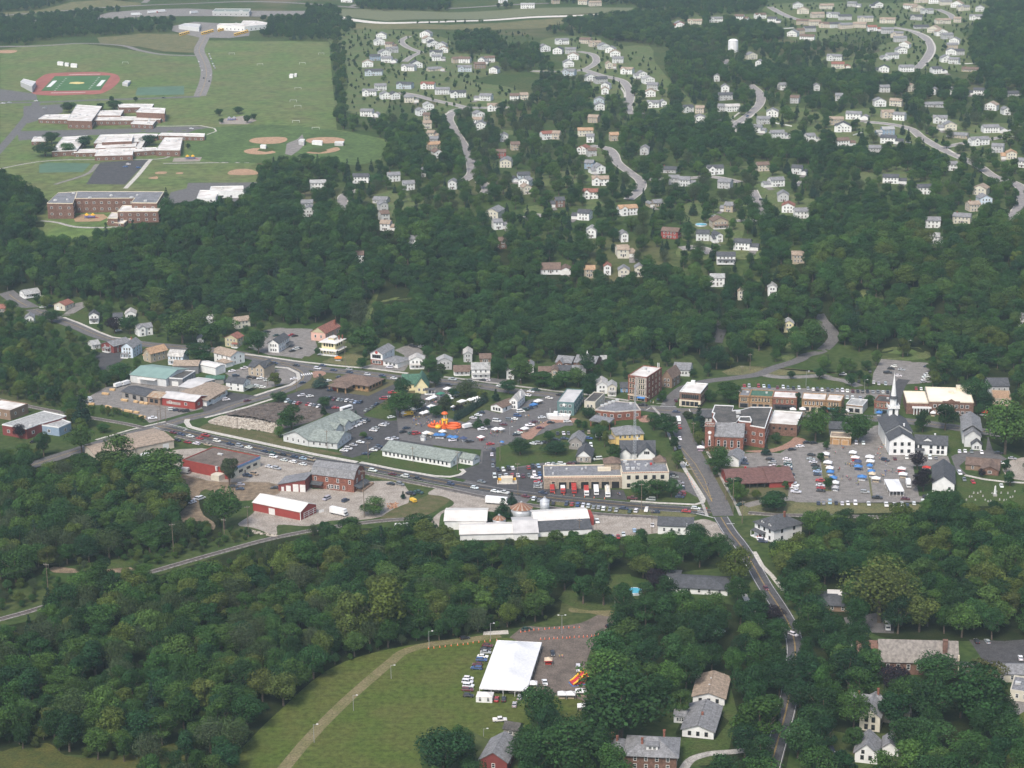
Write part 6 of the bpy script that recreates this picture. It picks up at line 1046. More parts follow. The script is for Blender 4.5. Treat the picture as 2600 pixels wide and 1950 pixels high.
def cars(crop,items,head,place,frm,flip=False):
 """items: (x, y, code) of each car's middle in the photo; head: its direction there"""
 for t in items:
  x,y,code=t[:3];hx,hy=t[3]if len(t)>3 else head
  p=W(crop,x,y,.6);p.z=terr(p.x,p.y)+(.10 if p.z<3 else.32)
  a,b=W(crop,x-hx*.3,y-hy*.3),W(crop,x+hx*.3,y+hy*.3);yaw=math.atan2(b.y-a.y,b.x-a.x)+R(random.uniform(-3,3))+(math.pi if(flip or random.random()<.3)and len(t)<5 else 0)
  k=code[1:]or('','','h','e','u')[int(x*7+y*3)%5];cn,col=CARC[code[0]];o=vehicle(k,p,yaw,jit(col),ppm(p)>5.5)
  CARS.append((o,f'{cn} {CARK[k][1]}',place,frm))
def P_(s):return[(int(a),int(b),c)for a,b,c in(t.split(',')for t in s.split())]
cars('f',P_('235,72,D 312,92,C 408,108,W 500,130,R 560,103,Rp 675,157,Wu 805,187,C 900,205,Su 990,222,W 1150,260,C 1230,277,N 1330,292,K 1450,315,C 1540,332,L 1625,343,Tv'),(100,22),'queueing on the bypass','the mill road')
cars('f',P_('275,150,K 380,170,R 467,183,W 583,193,T 1240,315,Wu 1345,350,W 1435,366,W 1535,390,W'),(100,18),'on the verge by the store','the mill road')
cars('g',P_('185,573,W 380,607,D 508,628,Wu 630,650,K 965,704,C 1205,744,W 1275,685,G 1410,780,W 1502,795,Wp 1715,830,D 1895,795,C'),(100,18),'on the bypass past the offices','the brick barn')
cars('f',P_('1200,415,W 1275,432,Su 978,505,Cp 1050,488,T'),(100,16),'beside the cream store wall','the bypass')
cars('f',P_('840,612,K 915,594,S 905,637,C 1255,627,K'),(100,0),'on the dusty store yard','the big leafy tree')
cars('f',P_('430,772,W 470,732,W 515,732,Wv'),(60,-22),'on the yard dirt clearing','the trees')
cars('f',P_('1775,735,Sv 1963,754,Cu 145,255,C'),(80,-35),'in the brick barn yard','the white trailer')
cars('g',P_('363,705,K 460,710,Gu 565,805,Kp 642,792,Np'),(70,14),'behind the brick barn','the barn')
cars('h',P_('62,815,W 115,832,G 210,845,K 255,862,K 390,866,C 445,870,R 503,876,B 555,884,W 608,888,Wu 660,902,S 710,902,S 760,916,Wu 825,922,G 890,930,S 1025,940,N 1088,936,Wu 1190,930,Wu'),(22,-52),'in the grass row facing the fire station','the rusty silo')
cars('h',P_('965,912,C 1280,947,C 1590,940,R 1685,911,W 1050,812,Dp 1235,823,Sv 150,752,C'),(100,8),'on the fire station road','the silos')
cars('h',P_('2130,872,N'),(90,-30),'at the side street by the pub','it')
cars('g',P_('1395,362,K 1378,410,W 1390,488,K 1388,527,G'),(8,50),'beside the vegetable plot','the festival')
cars('g',P_('1440,566,K 1492,563,W 1545,553,K 1585,546,W 1745,541,R 1790,531,K 1845,529,L'),(26,40),'in the fire station back row','the drive')
cars('g',P_('1405,630,Wv 1460,627,S 1520,617,W 1582,616,R 1640,622,W 1692,629,D 1750,622,G 1803,606,W 1857,607,B'),(12,50),'in the fire station middle row','the drive')
cars('g',P_('1820,646,Wp 1840,682,R 1845,702,S 1840,718,S 1840,740,S'),(100,4),'along the fire station side wall','the back row')
cars('h',P_('215,470,W 262,467,S 340,468,W 430,462,D 480,455,K'),(60,4),'behind the fire station garage','the car park')
cars('h',P_('632,280,W'),(6,50),'on the grey drive of the yellow house','it');cars('h',P_('700,417,Wv'),(100,-10),'behind the hose tower','it')
cars('h',P_('300,162,K 360,160,W 408,160,G 550,150,K 612,150,T 660,150,K'),(6,50),'behind the curved lawn','the festival')
cars('h',P_('290,226,K 370,212,C 610,207,B 50,262,W 112,260,S 170,252,K'),(70,6),'around the grey gabled house','the vegetable plot')
cars('h',P_('1458,575,K 1470,597,S 1525,655,S 1525,690,W 1532,708,C 1548,757,R 1540,777,D 1525,797,C'),(100,4),'beside the cream fire house','the street trees')
cars('d',P_('735,922,W 733,812,Rp 730,1012,G'),(28,70),'on the street by the town hall','the crossroads');cars('d',P_('700,655,C'),(100,6),'turning at the crossroads','it')
cars('d',P_('522,522,C 556,486,C'),(30,-50),'parked beside the four-storey block','the corner');cars('d',P_('695,540,D'),(20,60),'beside the arched corner shop','it');cars('d',P_('365,587,Kp'),(100,0),'before the four-storey block','it')
cars('d',P_('1640,1130,K 1662,1163,S 1672,1197,W 1810,1130,W 1815,1157,S 1820,1182,N 1820,1202,W 1828,1227,C 1845,1282,K 1845,1312,S 1850,1334,N 1862,1362,W 1880,1392,Wp 1887,1416,W 1900,1458,Wp'),(100,8),'in the pub side column','the library')
cars('d',P_('2055,1087,K 2050,1127,S 2072,1157,W 2092,1192,K 2105,1222,N 2115,1252,L 2115,1284,C 2150,1347,Rp 2145,1392,W 2150,1417,R 2150,1447,K'),(100,8),'in the column along the stalls','the library')
cars('d',P_('1860,1032,K 1940,1000,W 2010,962,K 2078,967,K'),(90,-8),'near the brick walk','the library');cars('d',P_('1360,1112,W 1370,1140,C 1382,1172,C'),(100,8),'beside the white garage','the library')
cars('e',P_('150,1570,C 203,1572,G 265,1563,L 328,1570,K 388,1573,W 445,1574,W 520,1572,Wu 655,1577,W 830,1587,Wp 915,1582,W 985,1592,Wu 1040,1592,C 1108,1572,W'),(8,60),'in the fair bottom row','the pub')
cars('e',P_('1210,1502,K 1255,1502,S 1315,1507,Wv 1380,1516,S'),(8,60),'beside the plain white hall','the marquee');cars('e',P_('1235,1547,Wp 1545,1562,K 617,1460,S 740,1517,Kp 1022,1527,D'),(100,6),'around the fair marquee','the fair stalls')
cars('e',P_('820,1138,C'),(80,14),'parked askew before the church','it');cars('e',P_('917,1122,D 1035,1114,W 1268,1116,W 1330,1117,G 1565,1050,W 1620,1047,W 1685,1054,G 1788,1062,W 530,966,W 600,967,W'),(10,55),'parked along the church lot','the church')
cars('e',P_('1567,1270,W 1612,1332,G 1700,1357,R 1985,1397,W'),(30,50),'along the curved ranch drive','the white hall');cars('e',P_('1960,1067,K 2095,1122,S 1980,1167,W'),(80,6),'near the brown ranch house','the big tree')
cars('e',P_('908,197,W 877,222,K 985,232,S 845,262,Kp 950,292,W 1240,202,C'),(90,6),'in the upper car park','the hill road');cars('e',P_('1242,277,W 1225,302,W 1217,332,W 1205,354,S'),(90,-12),'in the upper park end row','the woods');cars('e',P_('395,280,Wv'),(100,0),'on the lane to the upper car park','it')
cars('e',P_('668,252,K 705,362,W 755,372,S 823,374,S 555,347,K'),(6,50),'at the upper park entrance','the lane')
cars('d',P_('1382,392,R 1430,398,S 1525,396,R 1578,398,W 1630,404,B 1715,412,D 1772,408,W 1820,416,G 1875,417,K 1930,416,W 2020,424,S 2073,429,W 2115,433,K 2162,436,W 2220,438,K 2263,440,G 2315,441,S 2365,443,W 2415,445,W 2470,448,D 2520,450,K 2570,451,K 2618,454,K 2672,457,S 2723,459,G 2773,457,W 2820,459,K'),(6,50),'in the row behind the shops','the crossroads')
cars('e',P_('395,514,W 440,514,W 493,514,W 570,517,S 1130,422,R 1180,424,W 1232,424,W'),(8,50),'tucked behind the shop row','the shops')
cars('b',P_('825,1022,Wu 870,1030,N 905,1037,S 942,1045,R 1035,1052,R 1067,1057,W 1105,1065,G 1140,1074,W'),(45,-26),'backed onto the dark soil plot','the mill road');cars('b',P_('968,964,W 1055,972,W 1258,912,C'),(90,-14),'below the brown roofed bank','the mill road')
cars('b',P_('1255,987,K 1300,1000,D 1345,1005,S 1385,1012,G 1430,1017,Wu 1475,1024,S 1515,1032,L 1560,1032,C'),(45,-26),'along the bank drive-through','the fork');cars('b',P_('1625,1112,S 1680,1082,G 1725,1050,C'),(60,-34),'along the motorhome lawn','the motorhome');cars('b',P_('1790,997,Rv 1882,937,Rp 1832,988,W 1310,1087,R'),(95,-4),'near the bank exit','the bank')
cars('b',P_('1420,1302,S 1447,1287,W 1490,1272,W 1520,1257,W 1547,1247,Wu 1582,1232,Wu 1618,1216,K'),(95,8),'against the long office','the office wing');cars('b',P_('1690,1315,W 1712,1292,S 1782,1264,W 1812,1247,S 1645,1397,C 1560,1432,W 1490,1460,S 1395,1517,W 1440,1497,Wu 1690,1512,W 1722,1492,G 1747,1476,C 1615,1550,C 1850,1402,W 1907,1392,S'),(95,10),'between the two white offices','the rubble heap')
cars('b',P_('1870,1182,W 2022,1292,C 1988,1330,K 2077,1342,N 2125,1347,R'),(80,-14),'beside the festival lawn','the lawn')
cars('b',P_('700,640,C 917,664,K 1130,694,Wu 1182,664,C 1290,712,C 1450,702,S 1450,732,C 1630,754,W 1780,767,C 1897,792,W 1350,782,C 365,562,K'),(100,12),'on the street past the mansion','the woods');cars('b',P_('1237,817,W 977,837,C 425,1017,D'),(90,-20),'on the mill road bend','the fork');cars('b',P_('1852,682,Wu 2085,468,K 2110,475,K 2165,478,W'),(95,8),'beside the gabled restaurant','the street')
cars('b',P_('400,692,Wp 310,768,C 270,720,W 450,780,K 510,787,K 555,792,W 625,812,W 500,867,W 540,874,W 578,882,W 892,797,W 215,1007,Wu'),(90,-10),'around the tan fork house','the white shed');cars('b',P_('877,517,K 912,500,W 948,492,K 625,327,K 715,362,N 867,357,R 902,367,K 1130,510,C'),(80,-14),'in the mansion gravel park','the long white house')
cars('a',P_('1725,1262,Wu 1772,1268,C 1822,1277,K 1862,1280,K 1530,1352,Wp'),(85,-8),'before the red lumber shed','the shed');cars('a',P_('430,237,W 510,224,C 445,142,Su 340,1587,K 1190,472,W'),(70,-10),'by the steep lane houses','the frame edge')
cars('c',P_('717,977,C 690,1002,W 640,1032,W 1082,1010,B 1000,1052,Gu 1047,1042,W 875,1062,Wv 940,1097,D'),(90,8),'in the festival car park','the spruce hedge');cars('c',P_('1115,967,Wv 1162,950,N 1200,936,C 1237,907,B 1257,890,C'),(70,-8),'beside the white farmhouse','the boat')
cars('c',P_('1327,1027,W 1245,1072,D 1207,1107,Wp 1125,1157,R 1095,1180,W 1070,1200,K 1307,1132,D 1415,1077,K 1582,1067,W'),(90,-8),'along the brick walk','the boat');cars('c',P_('430,1257,Wu 605,1267,K 810,1292,R 65,1187,Rv 22,1182,N 730,1147,Wp'),(80,-8),'by the festival stalls','the blue canopies')
cars('c',P_('430,647,Sp 612,667,Gu 775,652,W 735,652,K 395,702,K 905,710,W 1215,767,W 1265,752,Np 1182,804,W 1400,832,W 1507,802,Ku 1572,797,K'),(95,10),'on the street above the festival','the green roof');cars('c',P_('1450,722,S'),(40,-60),'on the drive among the street trees','it')
cars('H',P_('950,877,D 938,900,K 938,920,S 920,947,W 912,968,B 885,999,D 880,1021,B 828,1087,W 822,1110,W 827,1135,W 823,1159,D 828,1197,K'),(80,6),'in the row beside the marquee','the orange cones');cars('H',P_('1008,1220,R 1053,1220,K 1155,1207,S 1122,1254,S'),(8,-45),'below the open marquee end','the small white tent');cars('H',P_('1028,1353,Wp'),(95,-4),'alone on the field below the marquee','it')
cars('H',P_('1315,1117,Wp 1530,1027,Wv 1365,927,K'),(16,60),'on the marquee gravel','the marquee');cars('H',P_('805,829,K 1197,772,N 1735,752,K'),(60,-10),'on the track above the marquee','the field');cars('I',P_('565,512,D'),(22,36),'driving down the tree lined village street','it');cars('I',P_('740,806,W'),(40,14),'crossing under the trees of the village street','it');cars('I',P_('265,792,Wp'),(50,-12),'in the lane under the trees','it')
cars('I',P_('540,182,R 540,201,W 547,213,C 145,132,C'),(80,6),'beside the white foursquare house','the house');cars('I',P_('1120,752,W 1162,754,W 1910,850,K 1978,852,S 985,1540,K'),(20,34),'around the slate roofed church','the street');cars('I',P_('2190,957,W'),(6,40),'in the open church car park','it')
cars('h',P_('1070,1132,L 785,1197,K 845,1197,B 907,1197,R 960,1172,W 1250,1082,W 695,1042,Wp'),(8,55),'on the gravel behind the sheds','the sheds')
cars('A',P_('800,1066,B 820,1049,W 885,1071,B 285,691,S 1222,822,W 1045,625,K 20,660,W 60,655,S 230,645,W'),(50,2),'on the school lots','the frame edge');cars('A',P_('1335,345,W 1340,360,S 1346,375,W 1350,392,G 1358,408,W 1365,422,W 1372,436,S 1268,395,W 1278,425,S 1290,450,W 1300,500,K 1335,520,K 1345,480,W'),(6,20),'along the school road','the depot');cars('C',P_('447,742,B'),(30,-14),'driving on the street below the tank','it');cars('C',P_('1130,792,K 1600,855,K 1660,832,K 1730,872,W 1470,910,W 540,1278,K 455,1415,K 700,1400,K 75,1282,K 235,1380,W 2080,1095,K 2120,835,W'),(40,4),'beside the suburb houses','the round pool')
settle_labels(CARS)
def rig(name,label,cat,c,x,y,head,L,Wd,Hh,body,cabc,cabL=2.0,split=False,stripe=None,ladder=False,group=None,bus=False):
 p=W(c,x,y,Hh*.4);p.z=terr(p.x,p.y)+.12;a,b=W(c,x-head[0]*.3,y-head[1]*.3),W(c,x+head[0]*.3,y+head[1]*.3)
 o=tag(empty(name,p,math.atan2(b.y-a.y,b.x-a.x)),label,cat,group);f=L/2
 bm=mat(body+'_coachwork',{'white':(.78,.78,.77),'yellow':(.75,.46,.04),'red':(.42,.04,.035),'cream':(.68,.62,.5),'green':(.08,.2,.14),'grey':(.45,.45,.45),'blue':(.06,.1,.28)}[body],.4,.05,.5,spec=.4)
 cm=mat(cabc+'_cab_paint',{'white':(.76,.76,.75),'red':(.42,.04,.035),'yellow':(.75,.46,.04),'blue':(.06,.1,.28),'grey':(.4,.4,.4)}[cabc],.35,.05,.5,spec=.5)
 MB().box(-f,-Wd/2,.7,f-cabL-(.25 if split else.02),Wd/2,Hh).build('body',bm,o)
 ch=Hh if bus else min(Hh,2.6);MB().xsec([(f-cabL,.5),(f,.5),(f,1.3),(f-.35,ch),(f-cabL,ch)],-Wd/2,Wd/2).build('cab',cm,o)
 MB().add([(f+.01,-Wd/2+.15,1.4),(f+.01,Wd/2-.15,1.4),(f-.30,Wd/2-.15,ch-.25),(f-.30,-Wd/2+.15,ch-.25)],[(0,1,2,3)]).build('windscreen',GLASS,o)
 for s in(-1,1):
  if bus:MB().box(-f+.6,s*(Wd/2+.01)-.02,Hh*.55,f-1.2,s*(Wd/2+.01)+.02,Hh*.8).build('window_strip',GLASS,o)
  else:MB().box(f-cabL+.4,s*(Wd/2+.01)-.02,1.45,f-.7,s*(Wd/2+.01)+.02,ch-.4).build('side_window',GLASS,o)
  if stripe:MB().box(-f+.1,s*(Wd/2+.012)-.012,1.2,f-cabL-.3,s*(Wd/2+.012)+.012,1.6).build('stripe',mat('white_band',(.75,.75,.72)),o)
  for xx in((-f+1.4,-f+2.5,f-1.1)if L>8 else(-f+1.2,f-1.0)):
   w=shared('bigwheel',lambda:(lambda m:(m.materials.append(TYRE),m.materials.append(RIM),[setattr(v,'co',(v.co.x,v.co.z,v.co.y))for v in m.vertices],m)[3])(MB().lathe([(.25,-.16),(.5,-.16),(.5,.16),(.25,.16)],12).lathe([(.25,-.17),(.25,.17)],10,1).mesh('wheel')));q=link('wheel',w,None,o);q.location=(xx,s*(Wd/2-.18),.5)
 MB().box(-f+.2,-Wd/2+.2,.45,f-.2,Wd/2-.2,.72).build('chassis',TYRE,o)
 if ladder:
  m=MB();[m.box(-f+.2,s*.45-.08,Hh+.5,f+.6,s*.45+.08,Hh+.75)for s in(-1,1)];[m.box(-f+.5+i*.6,-.4,Hh+.55,-f+.6+i*.6,.4,Hh+.65)for i in range(int(L/.6))];m.box(-1,-.5,Hh,0,.5,Hh+.5);m.build('ladder',TRIM,o)
 return o
F_=(6,56)
rig('fire_engine','small red rescue truck, first from the car park side of the station','fire engine','h',245,722,F_,6.5,2.3,2.8,'red','red',group=None);rig('fire_engine','small red and white rescue truck outside the second engine bay','fire engine','h',352,730,F_,6.5,2.3,2.8,'white','red')
rig('fire_engine','long red fire engine with white roof half out of its bay','fire engine','h',463,715,F_,10,2.5,3.2,'red','red',stripe=True);rig('fire_engine','white fire engine with red sides outside the fourth engine bay','fire engine','h',588,742,F_,9,2.5,3.1,'red','white',stripe=True)
rig('fire_engine','white fire engine beside the ladder truck','fire engine','h',686,735,F_,9,2.5,3.1,'white','white',stripe=True);rig('ladder_truck','ladder truck with long white ladder lying over its cab','fire engine','h',800,752,F_,11,2.6,3.0,'cream','white',ladder=True)
rig('minibus','white minibus beside the yellow house','minibus','h',735,190,(100,4),6.5,2.1,2.6,'white','white',bus=True);rig('minibus','white minibus on the lot behind the slate roofed church','minibus','I',1342,755,(8,50),6.5,2.1,2.7,'white','white',bus=True)
rig('motorhome','white motorhome behind the long grey office roof','motorhome','b',1420,1102,(80,-24),8.5,2.5,3.0,'white','white',bus=True);rig('box_truck','white box truck on the town hall street near the crossroads','truck','d',722,745,(20,70),7,2.4,3.2,'white','white');rig('box_truck','white box truck beside the fair marquee','truck','e',1052,1378,(16,60),7.5,2.4,3.2,'white','white')
rig('box_truck','yellow food truck at the edge of the stalls','truck','b',2040,1150,(70,-10),6,2.2,2.8,'yellow','yellow');rig('semi_trailer','white semi-trailer beside the gravel track and spruces','trailer','g',1430,880,(120,10),12,2.6,3.8,'white','white',.6);rig('semi_trailer','long white trailer parked by the beige warehouse','trailer','D',850,1385,(100,-40),12,2.6,3.8,'white','white',1.6);rig('semi_trailer','white truck behind the long white trailer','trailer','D',935,1305,(60,-25),8,2.6,3.6,'white','white',1.6)
rig('semi_trailer','white trailer with dark end on the barn yard','trailer','f',1895,870,(100,22),10,2.5,3.6,'white','white',.6);rig('storage_container','grey storage container behind the red and cream store','container','f',340,458,(100,6),7,2.5,3.2,'grey','grey',.4);rig('semi_trailer','white trailer at the edge of the lumber yard','trailer','a',855,1165,(100,18),10,2.5,3.4,'white','white',.5);rig('camper_trailer','white camper trailer in the festival car park','trailer','c',578,1118,(80,-20),6,2.3,2.7,'white','white',.5);rig('trailer','dark blue flat trailer by the cemetery','trailer','e',1482,1507,(100,4),6,2.2,1.6,'blue','blue',.5)
rig('tanker_trailer','white tank wagon above the lumber piles, first from the trees','trailer','a',1185,1022,(70,-22),6,2.3,2.8,'white','white',.5);rig('tanker_trailer','white tank wagon beside the green roofed warehouse','trailer','a',1262,1002,(70,-22),6,2.3,2.8,'white','white',.5);rig('excavator_truck','small yellow lorry in the weedy yard','truck','g',590,876,(40,20),4,2,2,'yellow','yellow',1.2)
for i,(x,y)in enumerate(((870,92),(975,78),(1030,72),(1240,80))):rig('semi_trailer',('white','red and white','plain white','silver-white')[i]+' lorry in the far lorry park, '+ORD[i]+' counting toward the green roof','truck','A',x,y,(80,-8),16,2.6,4,'white','red' if i==1 else 'white',2.4)
for r,(x0,y0,n)in enumerate(((1150,222,5),(1290,215,6),(1395,195,5),(1500,222,7))):
 for i in range(n):rig('school_bus',f'{ORD[i]} yellow school bus of the '+('white roofed row nearest the pale shed','white roofed row by the road','yellow row against the depot','yellow row beside the wood')[r].replace('nearest','beside'),'bus','A',x0+i*13,y0-i*3.5,(20,34),11,2.5,3.1,'white' if r<2 and 0 else 'yellow','yellow',1.4,bus=True)
# ================================================ tents and stalls
def cloth(n):
 return mat(n.replace(' ','_')+'_canvas',{'white':(.72,.72,.72),'blue':(.05,.14,.45),'navy':(.06,.08,.16),'red':(.5,.05,.04),'green':(.05,.2,.13),'tan':(.55,.45,.33),'grey':(.4,.4,.42),'orange':(.75,.2,.03),'pink':(.7,.5,.6)}[n],.9,.04,1)
TENTS=[]
def tent(c,x,y,w,col,place,frm,n=1,head=(100,0),two=None,d=None):
 """a pop-up stall: pyramid canopy with valance on four legs; n bays in a row"""
 p=W(c,x,y,2.2);p.z=terr(p.x,p.y)+.05;k=CROP[c][2];s=ppm(p);Wd=w*k/s;D=d or min(3.4,Wd)if n==1 else d or 3.4
 a,b=W(c,x-head[0]*.3,y-head[1]*.3),W(c,x+head[0]*.3,y+head[1]*.3)
 o=empty('market_tent',p,math.atan2(b.y-a.y,b.x-a.x));o['category']='tent';m=MB();v=MB();bw=Wd/n
 for i in range(n):
  x0=-Wd/2+bw*i;x1=x0+bw;cx=(x0+x1)/2
  m.add([(x0,-D/2,2.2),(x1,-D/2,2.2),(x1,D/2,2.2),(x0,D/2,2.2),(cx,0,3.3),(cx,0,3.2)],[(0,1,4),(1,2,4),(2,3,4),(3,0,4),(1,0,5),(2,1,5),(3,2,5),(0,3,5)])
 v.box(-Wd/2,-D/2-.02,1.9,Wd/2,-D/2+.02,2.2).box(-Wd/2,D/2-.02,1.9,Wd/2,D/2+.02,2.2).box(-Wd/2-.02,-D/2,1.9,-Wd/2+.02,D/2,2.2).box(Wd/2-.02,-D/2,1.9,Wd/2+.02,D/2,2.2)
 m.build('canopy',cloth(col),o);v.build('valance',cloth(two or col),o)
 for sx in(-1,1):
  for sy in(-1,1):q=link('leg',shared('tentleg',lambda:(lambda g:(g.materials.append(STEEL),g)[1])(MB().box(-.04,-.04,0,.04,.04,2.1).mesh('leg'))),None,o);q.location=(sx*(Wd/2-.06),sy*(D/2-.06),0)
 MB().box(-Wd*.38,-D*.2,.7,Wd*.38,D*.1,.78).box(-Wd*.36,-D*.18,0,Wd*.36,-D*.16,.7).build('table',cloth(two or('tan' if col=='white' else 'white')),o)
 TENTS.append((o,(f'{col} and {two}' if two else col)+(' pop-up stall' if n==1 else ' long stall canopy'),place,frm));return o
F1,F2=('under the festival trees','the green roofed house'),('in the church fair','the tan garage')
for t in((380,735,80,'white'),(470,778,50,'blue'),(425,798,95,'white'),(310,785,80,'green'),(400,835,70,'white'),(525,862,95,'white'),(690,862,70,'white'),(440,920,48,'white','blue'),(95,905,50,'blue'),(125,888,60,'white'),(35,940,75,'white'),(215,912,90,'white','blue'),(-60,980,70,'white'),(60,918,50,'blue'),(170,1178,80,'white'),(215,1188,50,'tan'),(330,1165,65,'white','tan'),(715,1222,66,'white','red'),(540,1232,60,'navy'),(1155,1135,72,'white'),(1290,858,88,'white'),(1245,895,75,'blue'),(865,1140,75,'white'),(915,1140,60,'white')):
 tent('c',*t[:4],*F1,head=(80,-24),two=t[4]if len(t)>4 else None)
tent('c',218,828,135,'white',*F1,n=3,head=(100,-42));tent('c',150,975,105,'white',*F1,n=2,head=(100,-30));tent('c',645,838,150,'white',*F1,n=3,head=(100,-26));tent('c',300,1198,118,'blue',*F1,n=2,head=(100,4));tent('c',432,1220,110,'blue',*F1,n=2,head=(100,10))
for t in((225,1072,72,'white'),(245,1158,84,'white'),(265,1212,74,'white'),(270,1252,72,'blue'),(300,1312,75,'blue'),(320,1360,74,'white'),(320,1408,65,'grey'),(497,1058,74,'white'),(520,1110,84,'white','red'),(545,1150,70,'navy'),(550,1200,84,'blue','navy'),(588,1302,92,'blue'),(665,1102,84,'white'),(672,1145,80,'white'),(665,1190,60,'blue'),(682,1245,72,'blue'),(690,1272,70,'tan'),(728,1318,88,'white','tan'),(985,1222,84,'white','red'),(1000,1275,84,'white'),(1300,662,50,'white'),(760,658,60,'blue'),(435,645,48,'white'),(1800,652,95,'red'),(1235,1212,84,'red','white')):
 tent('e',*t[:4],*F2,head=(90,8),two=t[4]if len(t)>4 else None)
tent('d',945,1008,75,'white','beside the clock tower','it',two='pink');tent('d',1870,626,60,'white','before the shop row','the library');tent('d',1965,624,62,'white','before the shop row','the library')
tent('H',1240,1115,55,'white','against the side of the big marquee','it');tent('H',1425,1182,56,'white','below the inflatable slide','the dark tree');tent('H',1482,1182,56,'white','below the inflatable slide','the dark tree');tent('H',1545,1165,70,'white','below the inflatable slide','the dark tree');tent('H',1560,1260,75,'white','beside the blue tractor','it');tent('H',1338,965,52,'tan','on the gravel lot','it',two='red');tent('b',1338,585,70,'orange','on the mansion lawn','it')
settle_labels(TENTS)
def marquee(name,label,crop,L,Rr,D,eave,peaks,rise,walls=False):
 b=Bld.at(name,label,'tent',crop,L,Rr,D,None,0,True,eave+rise);m=MB();nx,ny=14,28 if b.D>20 else 12;v=[]
 for j in range(ny+1):
  for i in range(nx+1):
   x,y=-b.W/2+b.W*i/nx,-b.D/2+b.D*j/ny;e=min(1,2*min(i,nx-i)/nx);f=min(1.0,min(j,ny-j)/ny*peaks*1.6+.02)
   sag=.5*(1+math.cos(2*math.pi*peaks*(j/ny)+math.pi))if peaks>1 else 1
   z=eave+rise*(e**1.15)*f*(.82+.18*sag)-(.25*math.sin(math.pi*(i/nx)*6)**2 if j in(0,ny)else 0);v.append((x,y,z))
 m.add(v,[(j*(nx+1)+i,j*(nx+1)+i+1,(j+1)*(nx+1)+i+1,(j+1)*(nx+1)+i)for j in range(ny)for i in range(nx)])
 m.build('canopy',cloth('white'),b.o,True);q=MB()
 for y in(-b.D/2,b.D/2):q.box(-b.W/2,y-.03,eave-.5,b.W/2,y+.03,eave+.02)
 for x in(-b.W/2,b.W/2):q.box(x-.03,-b.D/2,eave-.5,x+.03,b.D/2,eave+.02)
 q.build('valance',cloth('white'),b.o);n=max(2,int(b.D/4.6))
 pm=shared(('mpole',eave),lambda:(lambda g:(g.materials.append(TRIM),g)[1])(MB().box(-.08,-.08,-.2,.08,.08,eave).mesh('pole')))
 for x in(-b.W/2+.1,b.W/2-.1):
  for i in range(n+1):link('pole',pm,None,b.o).location=(x,-b.D/2+.1+(b.D-.2)*i/n,0)
 for i in range(1,4):link('pole',pm,None,b.o).location=(-b.W/2+b.W*i/4,-b.D/2+.1,0)
 if walls:MB().box(-b.W/2+.1,b.D/2-.1,0,b.W/2-.1,b.D/2,eave-.4).build('back_wall',cloth('white'),b.o)
 return b
b=marquee('marquee','huge white pole marquee on the edge of the grass field','H',(898,1192),(1200,1208),47,3.0,3,3.6)
m=MB()
for i in range(9):
 for j in(-1,1):y=-b.D/2+3+(b.D-6)*i/8;m.box(j*4-2.4,y-.5,.68,j*4+2.4,y+.5,.75).box(j*4-2,y-.04,0,j*4+2,y+.04,.68)
tag(m.build('dining_tables',mat('table_boards',(.4,.34,.26))),'rows of long tables under the huge white marquee','tables',kind='stuff').matrix_world=Matrix.Translation(b.loc)@Matrix.Rotation(b.yaw,4,'Z')
marquee('frame_tent','white open fronted fair marquee beside the white box truck','e',(862,1500),(1008,1500),(1000,1385),3.0,1,2.0,True)
b=simple('frame_tent','small white frame tent with two arched windows beside the huge marquee','tent','H',(876,1240),(980,1245),5,2.4,'hip',1.0,'white','white',(0,0),(0,0),ov=.05)
for u in(.25,.75):b.wins('f',[b.W*u],1.2,.9,1.0,TRIM,True)
def torus(m,R0_,r,cx,cy,z,mi=0,n=28,k=8,a0=0,a1=6.2832,sx=1.0,sy=1.0):
 pts=[(cx+sx*R0_*math.cos(a0+(a1-a0)*i/n),cy+sy*R0_*math.sin(a0+(a1-a0)*i/n),z)for i in range(n+1)];return m.tube(pts,r,k,mi)
ORG=mat('orange_vinyl',(.72,.13,.03),.45,.04,1,spec=.4);YLW=mat('yellow_vinyl',(.80,.42,.02),.45,.04,1,spec=.4);REDV=mat('red_vinyl',(.45,.03,.05),.45,.04,1,spec=.4)
p=W('c',350,1125);o=tag(empty('inflatable_playground',p,R(-8)),'big orange and yellow inflatable playground with a mushroom topped tower','bouncy castle')
torus(torus(MB(),3.4,.8,5.2,-.5,.8,n=30,sx=1.25),3.2,.6,5.2,-.5,2.0,n=30,sx=1.25).build('ring_wall',ORG,o,True);MB().lathe([(4.0,0),(4.0,.5),(.2,.6)],24,cx=5.2,cy=-.5).build('ring_floor',YLW,o)
m=MB();torus(m,2.6,.7,-5.5,.5,.7,n=26,sx=1.5);[m.tube([(-8+i*1.7,2.6,0),(-8+i*1.7,2.6,2.2+(i%2))],.5,8)for i in range(4)];m.build('obstacle_arm',ORG,o,True);MB().lathe([(1.6,0),(2.0,.8),(1.5,1.8),(.2,2.3)],16,cx=-3.4,cy=-2.2).build('yellow_dome',YLW,o,True)
m=MB();[m.tube([(.2+1.7*math.cos(a),.4+1.7*math.sin(a),0),(.2+1.5*math.cos(a),.4+1.5*math.sin(a),4.4)],.5,8)for a in(.6,2.2,3.9,5.5)];torus(m,1.5,.6,.2,.4,4.6,n=18);m.build('tower',YLW,o,True)
